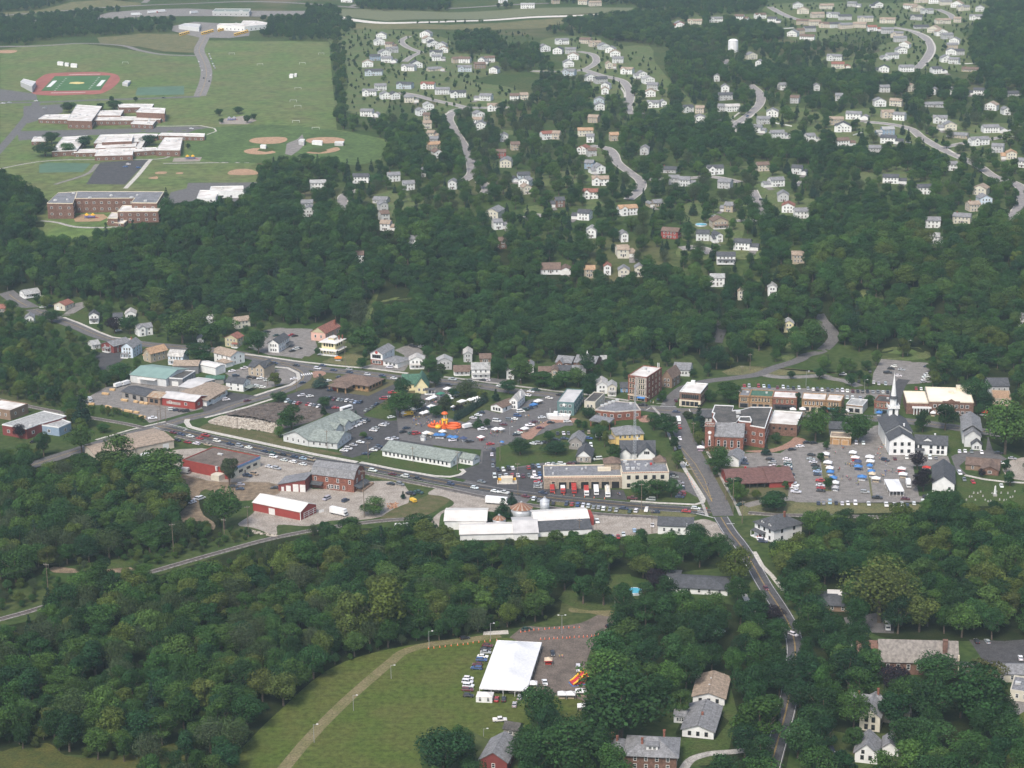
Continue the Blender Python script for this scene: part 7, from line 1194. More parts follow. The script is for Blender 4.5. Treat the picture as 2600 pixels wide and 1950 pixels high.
MB().xsec([(-1.2,0),(1.4,0),(.4,3.2),(-.4,3.2)],-3.6,-1.2).build('slide',ORG,o);m=MB();[m.tube([(.2+.8*math.cos(a),.4+.8*math.sin(a),4.8),(.2+.8*math.cos(a),.4+.8*math.sin(a),8.2)],.2,6)for a in(.3,2.4,4.5)];m.build('tower_column',TRIM,o);MB().lathe([(1.9,8.0),(2.0,8.4),(1.2,9.1),(.2,9.4)],16,cx=.2,cy=.4).build('mushroom_top',ORG,o,True)
p=W('H',1535,1118);o=tag(empty('inflatable_slide',p,R(20)),'red and yellow inflatable slide half hidden by the trees','bouncy castle');MB().xsec([(-3.4,0),(3.6,0),(3.6,4.6),(2.4,4.6),(-2.0,1.2),(-3.4,1.0)],-1.7,1.7).build('ramp',REDV,o)
m=MB();[m.tube([(-3.3,s*1.7,.9),(-2.0,s*1.7,1.5),(2.4,s*1.7,5.0),(3.5,s*1.7,5.0),(3.5,s*1.7,0)],.4,8)for s in(-1,1)];m.build('side_tube',YLW,o,True);MB().box(-3.8,-2.2,0,4,2.2,.25).build('ground_sheet',cloth('blue'),o)
p=W('c',1490,1040);o=tag(empty('boat_deck',p,yaw_px('c',1380,1030,1610,1040)),'white boat shaped outdoor deck before the teal restaurant','boat');L=7.2;q=[(-L,0),(-L*.8,-2.2),(-L*.3,-2.9),(L*.5,-2.9),(L,-2.2),(L,2.2),(L*.5,2.9),(-L*.3,2.9),(-L*.8,2.2)]
m=MB();n=len(q);m.add([(x*.93,y*.85,0)for x,y in q]+[(x,y,2.4+(.8 if i in(0,)else.2))for i,(x,y)in enumerate(q)]+[(x*.95,y*.9,2.0)for x,y in q],[(i,(i+1)%n,n+(i+1)%n,n+i)for i in range(n)]+[(n+i,n+(i+1)%n,2*n+(i+1)%n,2*n+i)for i in range(n)]+[tuple(range(2*n,3*n))]);m.build('hull',TRIM,o)
MB().box(-2.6,-1.3,2,-.2,1.3,4.4).build('wheelhouse',TRIM,o);MB().tube([(-4.8,0,2),(-4.8,0,6.4)],.1,6).build('mast',TRIM,o);m=MB();[m.box(x-.4,y-.4,2.7,x+.4,y+.4,2.78).box(x-.05,y-.05,2,x+.05,y+.05,2.7)for x,y in((1,1),(2.6,-1),(4.2,1),(5.4,-.6))];m.build('deck_table',cloth('tan'),o)
def pool(label,c,x,y,w):
 p=W(c,x,y);r=w*CROP[c][2]/ppm(p)/2;o=tag(empty('swimming_pool',p),label,'pool');MB().lathe([(r,-.2),(r,1.2),(r*.93,1.22),(r*.93,.95)],28).build('pool_wall',mat('pool_wall',(.55,.60,.64),.6),o);MB().lathe([(r*.935,.9),(r*.935,1.0)],28).build('water',mat('pool_water',(.10,.42,.55),.1,.05,.6,spec=.5),o)
pool('round blue above ground pool beside the dark purple tree','H',1888,540,105);pool('round blue pool on the lawn of the tan suburb house','C',152,1440,76)
for i,(x,y)in enumerate(((420,1155),(455,1155),(492,1155),(528,1152))):p=W('g',x,y);o=tag(empty('storage_tank',p),ORD[i]+' white rounded storage bin by the siding, counting toward the leafy tree','bin');MB().lathe([(.9,-.2),(.95,2.2),(.7,2.8),(.1,3.0)],14).build('shell',TRIM,o,True);MB().box(-.3,-1.0,.5,.3,-.85,1.2).build('hatch',STEEL,o)
WOODP=mat('fresh_timber',(.62,.42,.22),.85,.15,1,lines=(2,.4,.2))
for i,(x,y,w_,hd)in enumerate(((1250,1180,80,(80,14)),(1365,1195,50,(80,14)),(1425,1205,50,(80,14)),(1468,1212,45,(80,14)),(1090,1248,90,(80,26)),(1190,1275,100,(80,24)),(1290,1290,110,(80,18)),(1370,1302,60,(80,18)),(1430,1345,90,(80,22)),(1060,1115,80,(80,10)),(1130,1075,60,(80,10)),(920,1218,60,(80,4)))):
 p=W('a',x,y);s=ppm(p);w2=w_*K4/s;o=tag(MB().box(-w2/2,-.7,.2,w2/2,.7,1.3).box(-w2/2+.3,-.7,0,-w2/2+.5,.7,.2).box(w2/2-.5,-.7,0,w2/2-.3,.7,.2).build('lumber_stack',WOODP),ORD[i]+' pile of fresh yellow planks in the lumber yard, counting from the grey plank shed','lumber');o.location=p;o.rotation_euler=(0,0,yaw_px('a',x,y,x+hd[0],y+hd[1]))
# ================================================ people
def person_mesh(pose):
 J=[(0,0,.95),(0,0,1.2),(0,.01,1.42),(0,.02,1.52),(0,.04,1.68),(.09,0,.9),(-.09,0,.9)];E=[(0,1),(1,2),(2,3),(3,4),(0,5),(0,6)];Rr=[.15,.14,.15,.055,.10,.09,.09]
 def add(p,q,r):J.append(p);Rr.append(r);E.append((q,len(J)-1));return len(J)-1
 st={'stand':(.0,.0,0),'walk':(.26,-.22,.16),'reach':(.05,-.04,.3)}[pose]
 for s,q,f in((1,5,st[0]),(-1,6,st[1])):k=add((s*.10,f*.5,.5),q,.065);a=add((s*.10,f,.09),k,.042);add((s*.11,f+.15,.04),a,.04)
 for s,f in((1,-st[2]),(-1,st[2])):
  sh=add((s*.2,0,1.40),2,.06);el=add((s*.25,f*.5-.03,1.12),sh,.045);h=add((s*.24,f+.06,.88),el,.034);add((s*.235,f+.09,.79),h,.03)
 me=bpy.data.meshes.new('person');me.from_pydata(J,E,[]);o=bpy.data.objects.new('person',me);COL.objects.link(o)
 md=o.modifiers.new('skin','SKIN')
 for i,v in enumerate(me.skin_vertices[0].data):v.radius=(Rr[i],Rr[i]);v.use_root=i==0
 o.modifiers.new('sub','SUBSURF').levels=1
 ev=o.evaluated_get(bpy.context.evaluated_depsgraph_get());out=bpy.data.meshes.new_from_object(ev);bpy.data.objects.remove(o);bpy.data.meshes.remove(me)
 for m in(SKIN,SHIRT,PANTS,SHOE,HAIR):out.materials.append(m)
 for p in out.polygons:
  x,y,z=p.center;p.material_index=3 if z<.1 else 2 if z<.98 and abs(x)<.2 else 4 if z>1.68 or(z>1.58 and y<.02)else 0 if z>1.5 or(abs(x)>.17 and z<1.1)else 1
  p.use_smooth=True
 return out
SKIN=mat('skin',(.50,.32,.23),.6,.05,3);SHOE=mat('shoe',(.06,.05,.045),.8,.1,3);HAIR=mat('hair',(.07,.045,.03),.7,.1,3);SHIRT=prop_mat('shirt_cloth','shirt',.9,.1);PANTS=prop_mat('trouser_cloth','trousers',.9,.1)
PM=[person_mesh(q)for q in('stand','walk','reach')]
SH=(('white',(.72,.72,.72)),('red',(.42,.05,.05)),('blue',(.06,.12,.38)),('black',(.03,.03,.035)),('grey',(.3,.3,.32)),('green',(.07,.22,.1)),('pink',(.6,.28,.32)),('yellow',(.65,.48,.1)))
PN=(('dark',(.035,.04,.055)),('blue',(.08,.12,.22)),('tan',(.36,.29,.2)))
def folk(c,x,y,rx,ry,n,where):
 for i in range(n):
  q=W(c,x+random.gauss(0,rx*.5),y+random.gauss(0,ry*.5));a,t=random.choice(SH),random.choice(PN);k=random.randrange(3)
  o=link('person',PM[k]);o.location=(q.x,q.y,terr(q.x,q.y)+.1);o.rotation_euler=(0,0,random.uniform(0,6.28));s=random.uniform(.9,1.06);o.scale=(s,s,s);o['shirt']=list(a[1]);o['trousers']=list(t[1])
  lab=f"person in {a[0]} top and {t[0]} trousers {('standing', 'walking', 'stepping')[k]} {where}";tag(o,lab,'person',lab.replace('person','people',1))
for t in(('c',120,1085,110,50,26,'in the crowd before the inflatable'),('c',30,1040,60,40,9,'at the edge of the stall aisle'),('c',825,1200,80,40,14,'by the path to the stalls'),('c',470,1190,60,30,6,'behind the blue canopies'),('c',1175,1027,22,6,4,'in the open festival car park'),('c',1050,1082,20,8,3,'near the grey cars'),('c',780,1352,30,8,5,'crossing the drive'),('c',1330,880,30,20,5,'by the top white stall'),('c',210,880,100,20,10,'between the stall rows'),('c',1290,1100,80,50,6,'on the brick walk'),('e',775,1010,30,30,7,'on the lane beside the church'),('e',740,1110,40,30,6,'before the church stalls'),('e',470,1200,50,20,10,'around the navy stall'),('e',360,1255,20,20,5,'by the blue stalls'),('e',450,1335,50,20,10,'in the middle of the fair'),('e',540,1385,30,20,6,'in the lower fair aisle'),('e',860,1260,60,20,9,'near the red stall'),('e',800,1310,30,12,5,'by the tan stall'),('e',320,1085,20,10,2,'above the white stalls'),('e',400,1025,30,10,5,'at the top of the fair'),('e',840,1190,20,30,4,'between the stall columns'),('H',1425,960,12,10,3,'on the gravel by the marquee'),('h',915,780,20,16,5,'beside the ladder truck'),('h',1795,935,14,10,3,'at the road crossing'),('d',1030,1400,40,10,2,'on the wide street'),('d',470,570,60,10,5,'at the corner of the brick block'),('d',920,1040,20,14,3,'by the clock tower stall')):folk(*t)
# ================================================ poles, cones and other small things
POLE=mat('weathered_pole',(.20,.155,.115),.95,.2,2);LP=mat('lamp_pole',(.33,.33,.33),.5,.1,2)
def pole(c,xb,yb,yt,place,arm=True):
 p=W(c,xb,yb);h=(yb-yt)*CROP[c][2]/ppm(p)/.95;o=tag(empty('utility_pole',p,random.uniform(-.4,.4)),'wooden utility pole '+place,'pole');MB().tube([(0,0,-.5),(0,0,h)],[.2,.13],7).build('shaft',POLE,o)
 if arm:
  MB().box(-1.3,-.07,h-1.1,1.3,.07,h-.92).build('crossarm',POLE,o)
  for x in(-1.1,-.4,.4,1.1):MB().lathe([(.07,0),(.09,.2),(.03,.28)],6).build('insulator',TRIM,o).location=(x,0,h-.92)
 return p,h
for t in(('a',1665,1392,1235,'tallest at the mill road bend'),('a',1612,1366,1210,'before the red lumber shed'),('a',1585,1408,1250,'leaning beside the white pickup'),('b',1228,1505,1310,'with transformers at the office wing'),('b',1410,658,418,'pale and tall before the yellow mansion'),('b',332,1330,1190,'in the weeds below the rubble'),('b',630,872,760,'beside the yellowish street tree'),('b',922,922,800,'on the mill road curve'),('b',1640,1592,1425,'at the car park entrance'),('g',588,492,330,'before the middle of the low white office'),('g',1033,572,372,'at the end of the low white office'),('g',1640,822,490,'tall beside the small generator shed'),('g',1460,472,275,'by the blue umbrella'),('g',100,1042,560,'very tall before the brick barn'),('h',2058,962,600,'very tall at the side street'),('h',1985,832,645,'beside the pub hedge'),('h',2150,1062,830,'by the white foursquare house'),('h',1245,1162,920,'beside the charcoal roofed white building'),('h',1140,942,655,'in the grass row of cars'),('h',518,1172,1012,'behind the dark lean-to'),('f',243,1312,975,'by the railway, before the dirt clearing'),('f',993,1122,800,'at the gravel yard edge'),('f',750,1112,930,'thin before the yard tree'),('f',1810,1172,975,'rising from the wood edge'),('G',310,552,345,'alone above the railway wood'),('d',870,962,755,'beside the pointed spruce'),('d',1438,238,70,'at the foot of the hill road'),('d',1360,262,190,'on the hill road verge')):pole(*t)
def lamp(c,xb,yb,yt,place,two=False):
 p=W(c,xb,yb);h=(yb-yt)*CROP[c][2]/ppm(p)/.95;o=tag(empty('street_lamp',p),'grey lamp post '+place,'lamp');m=MB().tube([(0,0,-.3),(0,0,h)],[.12,.07],6)
 for s in((-1,1)if two else(1,)):m.tube([(0,0,h-.2),(s*1.6,0,h)],.05,5);MB().box(s*1.5-.35,-.2,h-.05,s*1.5+.35,.2,h+.15).build('lamp_head',TRIM,o)
 m.build('post',LP,o)
for t in(('H',970,850,732,'beside the concrete pad'),('H',1425,802,680,'with two heads on the gravel lot',True),('H',577,892,782,'at the bend of the dirt track'),('H',95,1295,1190,'on the field beside the dirt track'),('H',335,1090,1000,'short on the upper field'),('H',925,1458,1405,'near the weathered shed'),('H',1763,642,545,'by the lane to the gravel lot'),('G',2005,1497,1375,'low on the field by the wood'),('d',745,612,440,'at the arched corner shop'),('d',385,642,512,'at the bank corner'),('d',2000,392,245,'above the row behind the shops'),('e',605,602,335,'behind the low grey shop'),('e',910,422,300,'at the upper car park corner'),('e',1045,92,-60,'in the clearing above the upper car park'),('e',25,402,255,'on the bank lawn'),('c',1003,1200,1120,'in the open festival car park'),('c',1088,700,650,'on the street before the trees')):lamp(*t)
p0,p1=W('G',310,552),W('f',243,1312);m=MB()
for a,b,ha,hb in((p0,p1,14,17),(p1,W('f',993,1122),17,17),(W('G',-500,640),p0,14,14)):
 for s in(-1,0,1):
  n=Vector((0,s*1.0,0));pts=[a.lerp(b,i/10)+n+Vector((0,0,ha+(hb-ha)*i/10-2.2*4*(i/10)*(1-i/10)))for i in range(11)];m.tube(pts,.035,4,cap=False)
tag(m.build('power_line',mat('wire',(.03,.03,.03))),'sagging electric wires between the poles along the railway','wires')
CONE=mat('orange_cone',(.80,.14,.03),.6,.04,2);cm=shared('cone',lambda:(lambda g:(g.materials.append(CONE),g.materials.append(TRIM),g)[2])(MB().box(-.25,-.25,0,.25,.25,.05).lathe([(.2,.05),(.13,.5)],10).lathe([(.13,.5),(.10,.7)],10,1).lathe([(.10,.7),(.05,1.0)],10).mesh('traffic_cone')))
def cones(c,pts,n,lab):
 P=[W(c,*q)for q in pts];L=[0]
 for i in range(len(P)-1):L.append(L[-1]+(P[i+1]-P[i]).length)
 for k in range(n):
  d=L[-1]*k/(n-1);i=max(j for j in range(len(P)-1)if L[j]<=d+1e-6);q=P[i].lerp(P[i+1],(d-L[i])/(L[i+1]-L[i]));o=link('traffic_cone',cm);o.location=q+Vector((random.uniform(-.3,.3),random.uniform(-.3,.3),.1));tag(o,'orange traffic cone '+lab,'cone','cones '+lab)
cones('H',[(575,897),(700,885),(850,865),(1005,848)],13,'along the track above the grass field');cones('H',[(1160,795),(1260,778),(1400,770),(1535,764)],13,'in the upper row on the gravel lot');cones('H',[(1290,838),(1420,833),(1600,822),(1690,805),(1720,790)],18,'in the lower row on the gravel lot');cones('d',[(808,1285),(845,1350),(882,1415)],6,'along the closed side of the wide street');cones('h',[(265,765),(450,790),(570,800),(775,820)],6,'before the fire engines')
STN=mat('grave_stone',(.42,.41,.39),.8,.15,2);gm=shared('grave',lambda:(lambda g:(g.materials.append(STN),g)[1])(MB().box(-.6,-.3,-.2,.6,.3,.25).box(-.42,-.14,.25,.42,.14,1.3).mesh('gravestone')))
for i in range(22):o=link('gravestone',gm);o.location=W('e',1640+23*i+random.uniform(-8,8),1440+random.choice((30,70,110))+random.uniform(-10,10));s=random.uniform(.7,1.1);o.scale=(.7,.7,s*.8);tag(o,'pale upright gravestone in the small cemetery','gravestone','gravestones of the small cemetery')
o=tag(empty('monument',W('e',1920,1498)),'tall white obelisk monument in the small cemetery','monument');MB().box(-.9,-.9,-.2,.9,.9,1.2).build('plinth',STN,o);MB().lathe([(.75,1.2),(.4,5.2),(.05,5.8)],4).build('shaft',TRIM,o)
gl=shared('goal',lambda:(lambda g:(g.materials.append(TRIM),g)[1])(MB().box(-3.7,-.1,0,-3.5,.1,2.5).box(3.5,-.1,0,3.7,.1,2.5).box(-3.7,-.1,2.4,3.7,.1,2.6).box(-3.7,1.4,0,-3.55,1.6,.15).box(3.55,1.4,0,3.7,1.6,.15).box(-3.7,1.4,0,3.7,1.6,.15).mesh('soccer_goal')))
for i,(x,y)in enumerate(((1890,785),(1900,687),(1872,652),(1902,572),(2015,828),(1660,420),(1930,412),(2050,350),(1480,350),(800,408))):o=link('soccer_goal',gl);o.location=W('A',x,y);tag(o,ORD[i]+' white soccer goal on the school fields, counting away from the ball fields','goal')
for lab,c,x,y in(('colourful climbing frame beside the brick school','A',575,1395),('yellow roofed climbing frame near the white roofed school','A',1215,1018),('grey climbing frame on the trees playground','A',1480,770)):
 o=tag(empty('climbing_frame',W(c,x,y)),lab,'playground');m=MB();[m.box(sx-.1,sy-.1,0,sx+.1,sy+.1,3)for sx in(-4,-1,1,4)for sy in(-1.5,1.5)];m.box(-4,-1.5,1.4,4,1.5,1.6).build('platform',mat('play_blue',(.12,.14,.4)),o);[MB().lathe([(2,3),(.1,4.6)],4,cx=sx).build('roof',YLW if 'grey' not in lab else STEEL,o)for sx in(-2.5,2.5)];MB().xsec([(4,1.5),(4,1.3),(8,.1),(8,.3)],-.5,.5).build('slide',REDV,o)
o=tag(empty('fuel_shed',W('g',1530,690)),'small cream generator shed with yellow fence on a concrete pad','shed');MB().box(-3,-2,0,3,2,2.8).build('wall',wallmat('cream'),o);MB().box(-3.2,-2.2,2.8,3.2,2.2,3.0).build('roof',CTRIM,o);MB().box(-5.2,-3.2,-.1,5.2,3.2,.3).build('pad',CONC,o);MB().box(-4.8,2.2,.3,4.8,2.3,1.8).box(-4.8,-2.4,.3,-4.7,2.2,1.8).build('fence',YLW,o)
o=tag(empty('umbrella',W('c',925,1310)),'blue umbrella on a post by the festival drive','umbrella');MB().tube([(0,0,0),(0,0,2.6)],.05,6).build('pole',STEEL,o);MB().lathe([(1.6,2.2),(.9,2.7),(.05,2.95)],8).build('canopy',cloth('blue'),o)
o=tag(empty('gazebo',W('g',690,270)),'small white summerhouse behind the low white office','gazebo');MB().lathe([(1.5,0),(1.5,2.4)],6).build('wall',wallmat('white'),o);MB().lathe([(1.9,2.4),(.1,4.0)],6).build('roof',roofmat('light grey'),o)
for i,(c,x0,y0,x1,y1)in enumerate((('C',1795,412,1935,408),('C',620,790,730,810),('C',1120,868,1180,850),('C',600,190,760,180),('f',1700,880,1745,870),('B',2030,580,2090,590))):
 a,b=W(c,x0,y0),W(c,x1,y1);d=b-a;L=math.hypot(d.x,d.y);m=MB();[m.box(L*j/8-.08,-.08,-.3,L*j/8+.08,.08,1.6)for j in range(9)];f=tag(empty('fence',a,math.atan2(d.y,d.x)),ORD[i]+' white board fence, counting from the upper estate','fence');m.build('fence_post',TRIM,f);MB().box(0,-.04,.1,L,.04,1.5).build('board_panel',TRIM,f);f.rotation_euler.y=-math.atan2(b.z-a.z,L)
def rocks(name,label,c,pts,n,lo,hi,m):
 P=[W(c,*q)for q in pts];Q=[(p.x,p.y)for p in P];mb=MB();x0,x1,y0,y1=min(q[0]for q in Q),max(q[0]for q in Q),min(q[1]for q in Q),max(q[1]for q in Q);k=0
 while k<n:
  x,y=random.uniform(x0,x1),random.uniform(y0,y1)
  if not inpoly(x,y,Q):continue
  k+=1;r=random.uniform(lo,hi);z=random.uniform(0,.5);v=[(x+r*random.uniform(.6,1.2)*a,y+r*random.uniform(.6,1.2)*b,z+r*random.uniform(.5,.9)*c_)for a,b,c_ in((1,0,0),(0,1,0),(-1,0,0),(0,-1,0),(0,0,1),(0,0,-1))]
  mb.add(v,[(0,1,4),(1,2,4),(2,3,4),(3,0,4),(1,0,5),(2,1,5),(3,2,5),(0,3,5)])
 tag(mb.build(name,m),label,'rubble',kind='stuff')
def inpoly(x,y,P):
 r=False
 for i,a in enumerate(P):
  b=P[i-1]
  if(a[1]>y)!=(b[1]>y)and x<(b[0]-a[0])*(y-a[1])/(b[1]-a[1])+a[0]:r=not r
 return r
rocks('rubble','long heap of pale broken rubble beside the dark soil plot','b',[(40,1240),(170,1175),(700,1245),(735,1285),(690,1340),(520,1315),(250,1290)],900,.4,1.1,RUBB);rocks('clods','dark lumps of earth on the cleared soil plot','b',[(220,1140),(430,1095),(700,1040),(1170,1115),(960,1250),(740,1280)],500,.3,.8,SOIL);rocks('boulders','white boulders along the gravel yard edge','f',[(1000,1050),(1280,1105),(1270,1125),(1000,1075)],70,.4,1.0,RUBB);rocks('scrap','scattered scrap in the weedy yard','g',[(320,900),(440,900),(420,960),(330,955)],60,.3,.9,mat('scrap_mix',(.45,.25,.15),.8,.3,1))
# ================================================ trees
LEAF=prop_mat('leaves','tint',.75,.15,leafy=True)
BARK=mat('bark',(.13,.10,.075),.95,.25,1.5)
def crown_mesh(name,seed,h,rx,n_blob,n_leaf,leaf,shape):
 """a crown of leaf sprays on the skins of many overlapping clumps; base of the tree at z=0"""
 g=np.random.default_rng(seed);blobs=[]
 for i in range(n_blob):
  while True:
   p=g.uniform(-1,1,3)
   if(p**2).sum()<1:break
  p=p/max(.25,np.linalg.norm(p))*g.uniform(.45,.86)
  if shape=='cone':
   t=g.uniform(0,1)**1.4;a=g.uniform(0,6.28);r=rx*(1-t)*g.uniform(.55,.8)
   c=np.array([r*math.cos(a),r*math.sin(a),h*(.12+.82*t)]);rad=rx*(.42*(1-t)+.16)
  else:
   k=.36 if shape=='round' else.41
   c=np.array([p[0]*rx*.8,p[1]*rx*.8,h*(.54+p[2]*k)])
   rad=rx*g.uniform(.30,.54)*(1.0 if shape!='willow' else 1.1)
  blobs.append((c,rad,g.uniform(.70,1.25)))
 wsum=sum(b[1]**2 for b in blobs);V=[];F=[];C=[]
 for c,rad,tone in blobs:
  k=max(8,int(n_leaf*rad*rad/wsum))
  d=g.normal(size=(k,3));d[:,2]=d[:,2]*.8+.28;d/=np.linalg.norm(d,axis=1)[:,None]
  pos=c+d*rad*g.uniform(.72,1.06,(k,1))*np.array([1,1,.86 if shape!='willow' else 1.15])
  nrm=d+g.normal(size=(k,3))*.45;nrm/=np.linalg.norm(nrm,axis=1)[:,None]
  for q,nn,in zip(pos,nrm):
   if q[2]<h*.07:continue
   a=np.cross(nn,g.normal(size=3));a/=np.linalg.norm(a);b2=np.cross(nn,a);s=leaf*g.uniform(.6,1.3)
   i0=len(V);t2=tone*g.uniform(.8,1.2)
   V+=[q+a*s,q+b2*s*.75+nn*s*.15,q-a*s,q-b2*s*.75+nn*s*.15]
   F.append((i0,i0+1,i0+2,i0+3));C.append((t2,t2*g.uniform(.97,1.03),t2*.95,1))
 me=bpy.data.meshes.new(name);me.from_pydata([tuple(v)for v in V],[],F)
 at=me.attributes.new('leaf','FLOAT_COLOR','FACE');at.data.foreach_set('color',np.array(C,'f').ravel())
 me.update();return me
def trunk_mb(h,rx,seed,shape):
 g=random.Random(seed);m=MB();r=.02*h
 if shape=='cone':return m.tube([(0,0,-.4),(0,0,h*.9)],[r,r*.15],6)
 m.tube([(0,0,-.4),(g.uniform(-.2,.2),g.uniform(-.2,.2),h*.3),(g.uniform(-.4,.4),g.uniform(-.4,.4),h*.72)],[r*1.25,r*.9,r*.3],7)
 for i in range(6):
  a=i*1.05+g.uniform(-.3,.3);z0=h*g.uniform(.22,.42)
  m.tube([(0,0,z0),(rx*.4*math.cos(a),rx*.4*math.sin(a),z0+h*.14),(rx*.7*math.cos(a),rx*.7*math.sin(a),z0+h*g.uniform(.22,.36))],[r*.5,r*.32,r*.1],5)
 return m
PROTO=[]
for i,(rx,nb,shape)in enumerate([(5.2,15,'round'),(5.8,19,'round'),(4.8,16,'tall'),(5.5,24,'round'),(4.2,13,'tall'),(6.2,21,'round'),(5.6,34,'willow'),(2.7,46,'cone'),(3.2,50,'cone')]):
 cm=crown_mesh('crown',40+i,15,rx,nb,3400 if shape!='cone' else 2200,.30 if shape!='willow' else.25,shape)
 cm.materials.append(LEAF)
 tm=trunk_mb(15,rx,i,shape).mesh('trunk');tm.materials.append(BARK)
 PROTO.append((cm,tm,rx,shape))
PALETTE={'dark':[(0.018,0.050,0.015),(0.020,0.055,0.016),(0.015,0.047,0.017)],'mid':[(0.028,0.072,0.016),(0.033,0.078,0.019),(0.026,0.068,0.020)],'light':[(0.049,0.099,0.021),(0.055,0.103,0.024)],'yellow':[(0.073,0.105,0.021),(0.077,0.102,0.025)],'olive':[(0.044,0.068,0.026),(0.049,0.071,0.034)],'rust':[(0.062,0.060,0.021)],'purple':[(0.015,0.010,0.016)],'spruce':[(0.013,0.038,0.021),(0.018,0.045,0.027)],'blue':[(0.031,0.063,0.048)]}
LOOK={'dark':'dark green','mid':'mid green','light':'light green','yellow':'yellow-green','olive':'grey-olive','rust':'rust tinged','purple':'dark purple','spruce':'dark green','blue':'blue-green'}
MW,MH=650,488
keepmap=np.zeros((MH,MW),np.uint8)
def paint(poly,val):
 P=[(x/4,y/4)for x,y in poly];ys=[p[1]for p in P]
 for y in range(max(0,int(min(ys))),min(MH-1,int(max(ys))+1)+1):
  yc=y+.5;xs=[]
  for i,a in enumerate(P):
   b=P[(i+1)%len(P)]
   if(a[1]<=yc)!=(b[1]<=yc):xs.append(a[0]+(yc-a[1])/(b[1]-a[1])*(b[0]-a[0]))
  xs.sort()
  for x0,x1 in zip(xs[::2],xs[1::2]):
   i0,i1=max(0,int(round(x0))),min(MW,int(round(x1)))
   if i1>i0:keepmap[y,i0:i1]=np.maximum(keepmap[y,i0:i1],val)
for kind,poly in KEEP:paint(poly,{'lot':1,'field':1,'yard':2,'road':3,'bld':4,'base':5}[kind])
def blocked(p,h,r,dense):
 s=ppm(p);x0,y0=proj(p);x1,y1=proj(p+Vector((0,0,h*.95)))
 if not(-60<x0<2660 and-60<y1 and y0<2350):return True
 bx,by=int(x0/4),int(min(y0,1949)/4)
 if 0<=bx<MW and 0<=by<MH:
  b=keepmap[by,bx]
  if b in(1,3,4,5):return True
  if b==2 and random.random()>.34:return True
 a0,a1=max(0,int((x0-r*s*.8)/4)),min(MW,int((x0+r*s*.8)/4)+1)
 b0,b1=max(0,int(y1/4)),min(MH,int((y0-h*.15*s)/4)+1)
 if a1<=a0 or b1<=b0:return False
 c=keepmap[b0:b1,a0:a1]
 n=c.size
 f4,f3,f1=(c==4).sum()/n,(c==3).sum()/n,(c==1).sum()/n
 return f4>(.3 if p.y<830 else.18)or f3>(.34 if p.y>1250 else.12)or f1>.40
ALL=[]
def put(p,h,wf,pi,cname,zone):ALL.append((p,h,wf,pi,cname,jit(random.choice(PALETTE[cname])),zone))
grid={}
def near(p,d):
 k=(int(p.x//8),int(p.y//8))
 for i in(-2,-1,0,1,2):
  for j in(-2,-1,0,1,2):
   for q in grid.get((k[0]+i,k[1]+j),()):
    if(q.x-p.x)**2+(q.y-p.y)**2<d*d:return True
 return False
def occupy(p):grid.setdefault((int(p.x//8),int(p.y//8)),[]).append(p)
MIXES={'oak':('dark dark mid mid mid light',.03),'plain':('dark mid mid mid light light yellow',.03),'wet':('mid mid dark dark light light olive yellow',.02),'wet2':('mid dark dark mid mid light light yellow',.02),'sub':('dark mid mid mid light light olive spruce',.12),'far':('dark mid mid',.1),'shrub':('mid olive light yellow mid',0),'young':('mid dark light',.35),'near':('dark dark dark mid mid light',.02)}
def grow(zone,crop,pts,mixn,h0=13,h1=18,gap=7.2,ignore=False,fill=1.0):
 P=[W(crop,*p)for p in pts];Q=[(p.x,p.y)for p in P]
 x0,x1,y0,y1=min(q[0]for q in Q),max(q[0]for q in Q),min(q[1]for q in Q),max(q[1]for q in Q)
 n=int((x1-x0)*(y1-y0)/(gap*gap)*2.2*fill);cols,con=MIXES[mixn];cols=cols.split()
 for _ in range(n):
  x,y=random.uniform(x0,x1),random.uniform(y0,y1)
  if abs(x)>.285*y+25 or not inpoly(x,y,Q):continue
  p=Vector((x,y,terr(x,y)));h=random.uniform(h0,h1)
  if near(p,gap):continue
  conif=random.random()<con
  if blocked(p,h,h*.34,not ignore):continue
  c=random.choice(cols)
  if conif:put(p,h*1.05,random.uniform(.85,1.1),random.choice((7,8)),'spruce',zone)
  elif c=='spruce':put(p,h,1,7,c,zone)
  else:put(p,h,random.uniform(*((1.0,1.4)if mixn in('wet','wet2')else(.92,1.32))),6 if c=='olive' else random.randrange(6),c,zone)
  occupy(p)
LONE=[]
def lone(crop,xb,yb,wpx,hpx,cname,label,pi=None,grp=None):
 """a tree one can point at: foot of the trunk, crown width and height in crop pixels"""
 p=W(crop,xb,yb);k=CROP[crop][2];s=ppm(p)
 h=hpx*k/s/.91;wd=wpx*k/s*1.22
 if pi is None:pi=7 if cname in('spruce','blue')else random.randrange(6)
 wf=wd/2/PROTO[pi][2]/(h/15)
 LONE.append((p,h,wf,pi,cname,jit(random.choice(PALETTE[cname])),label,grp));occupy(p)
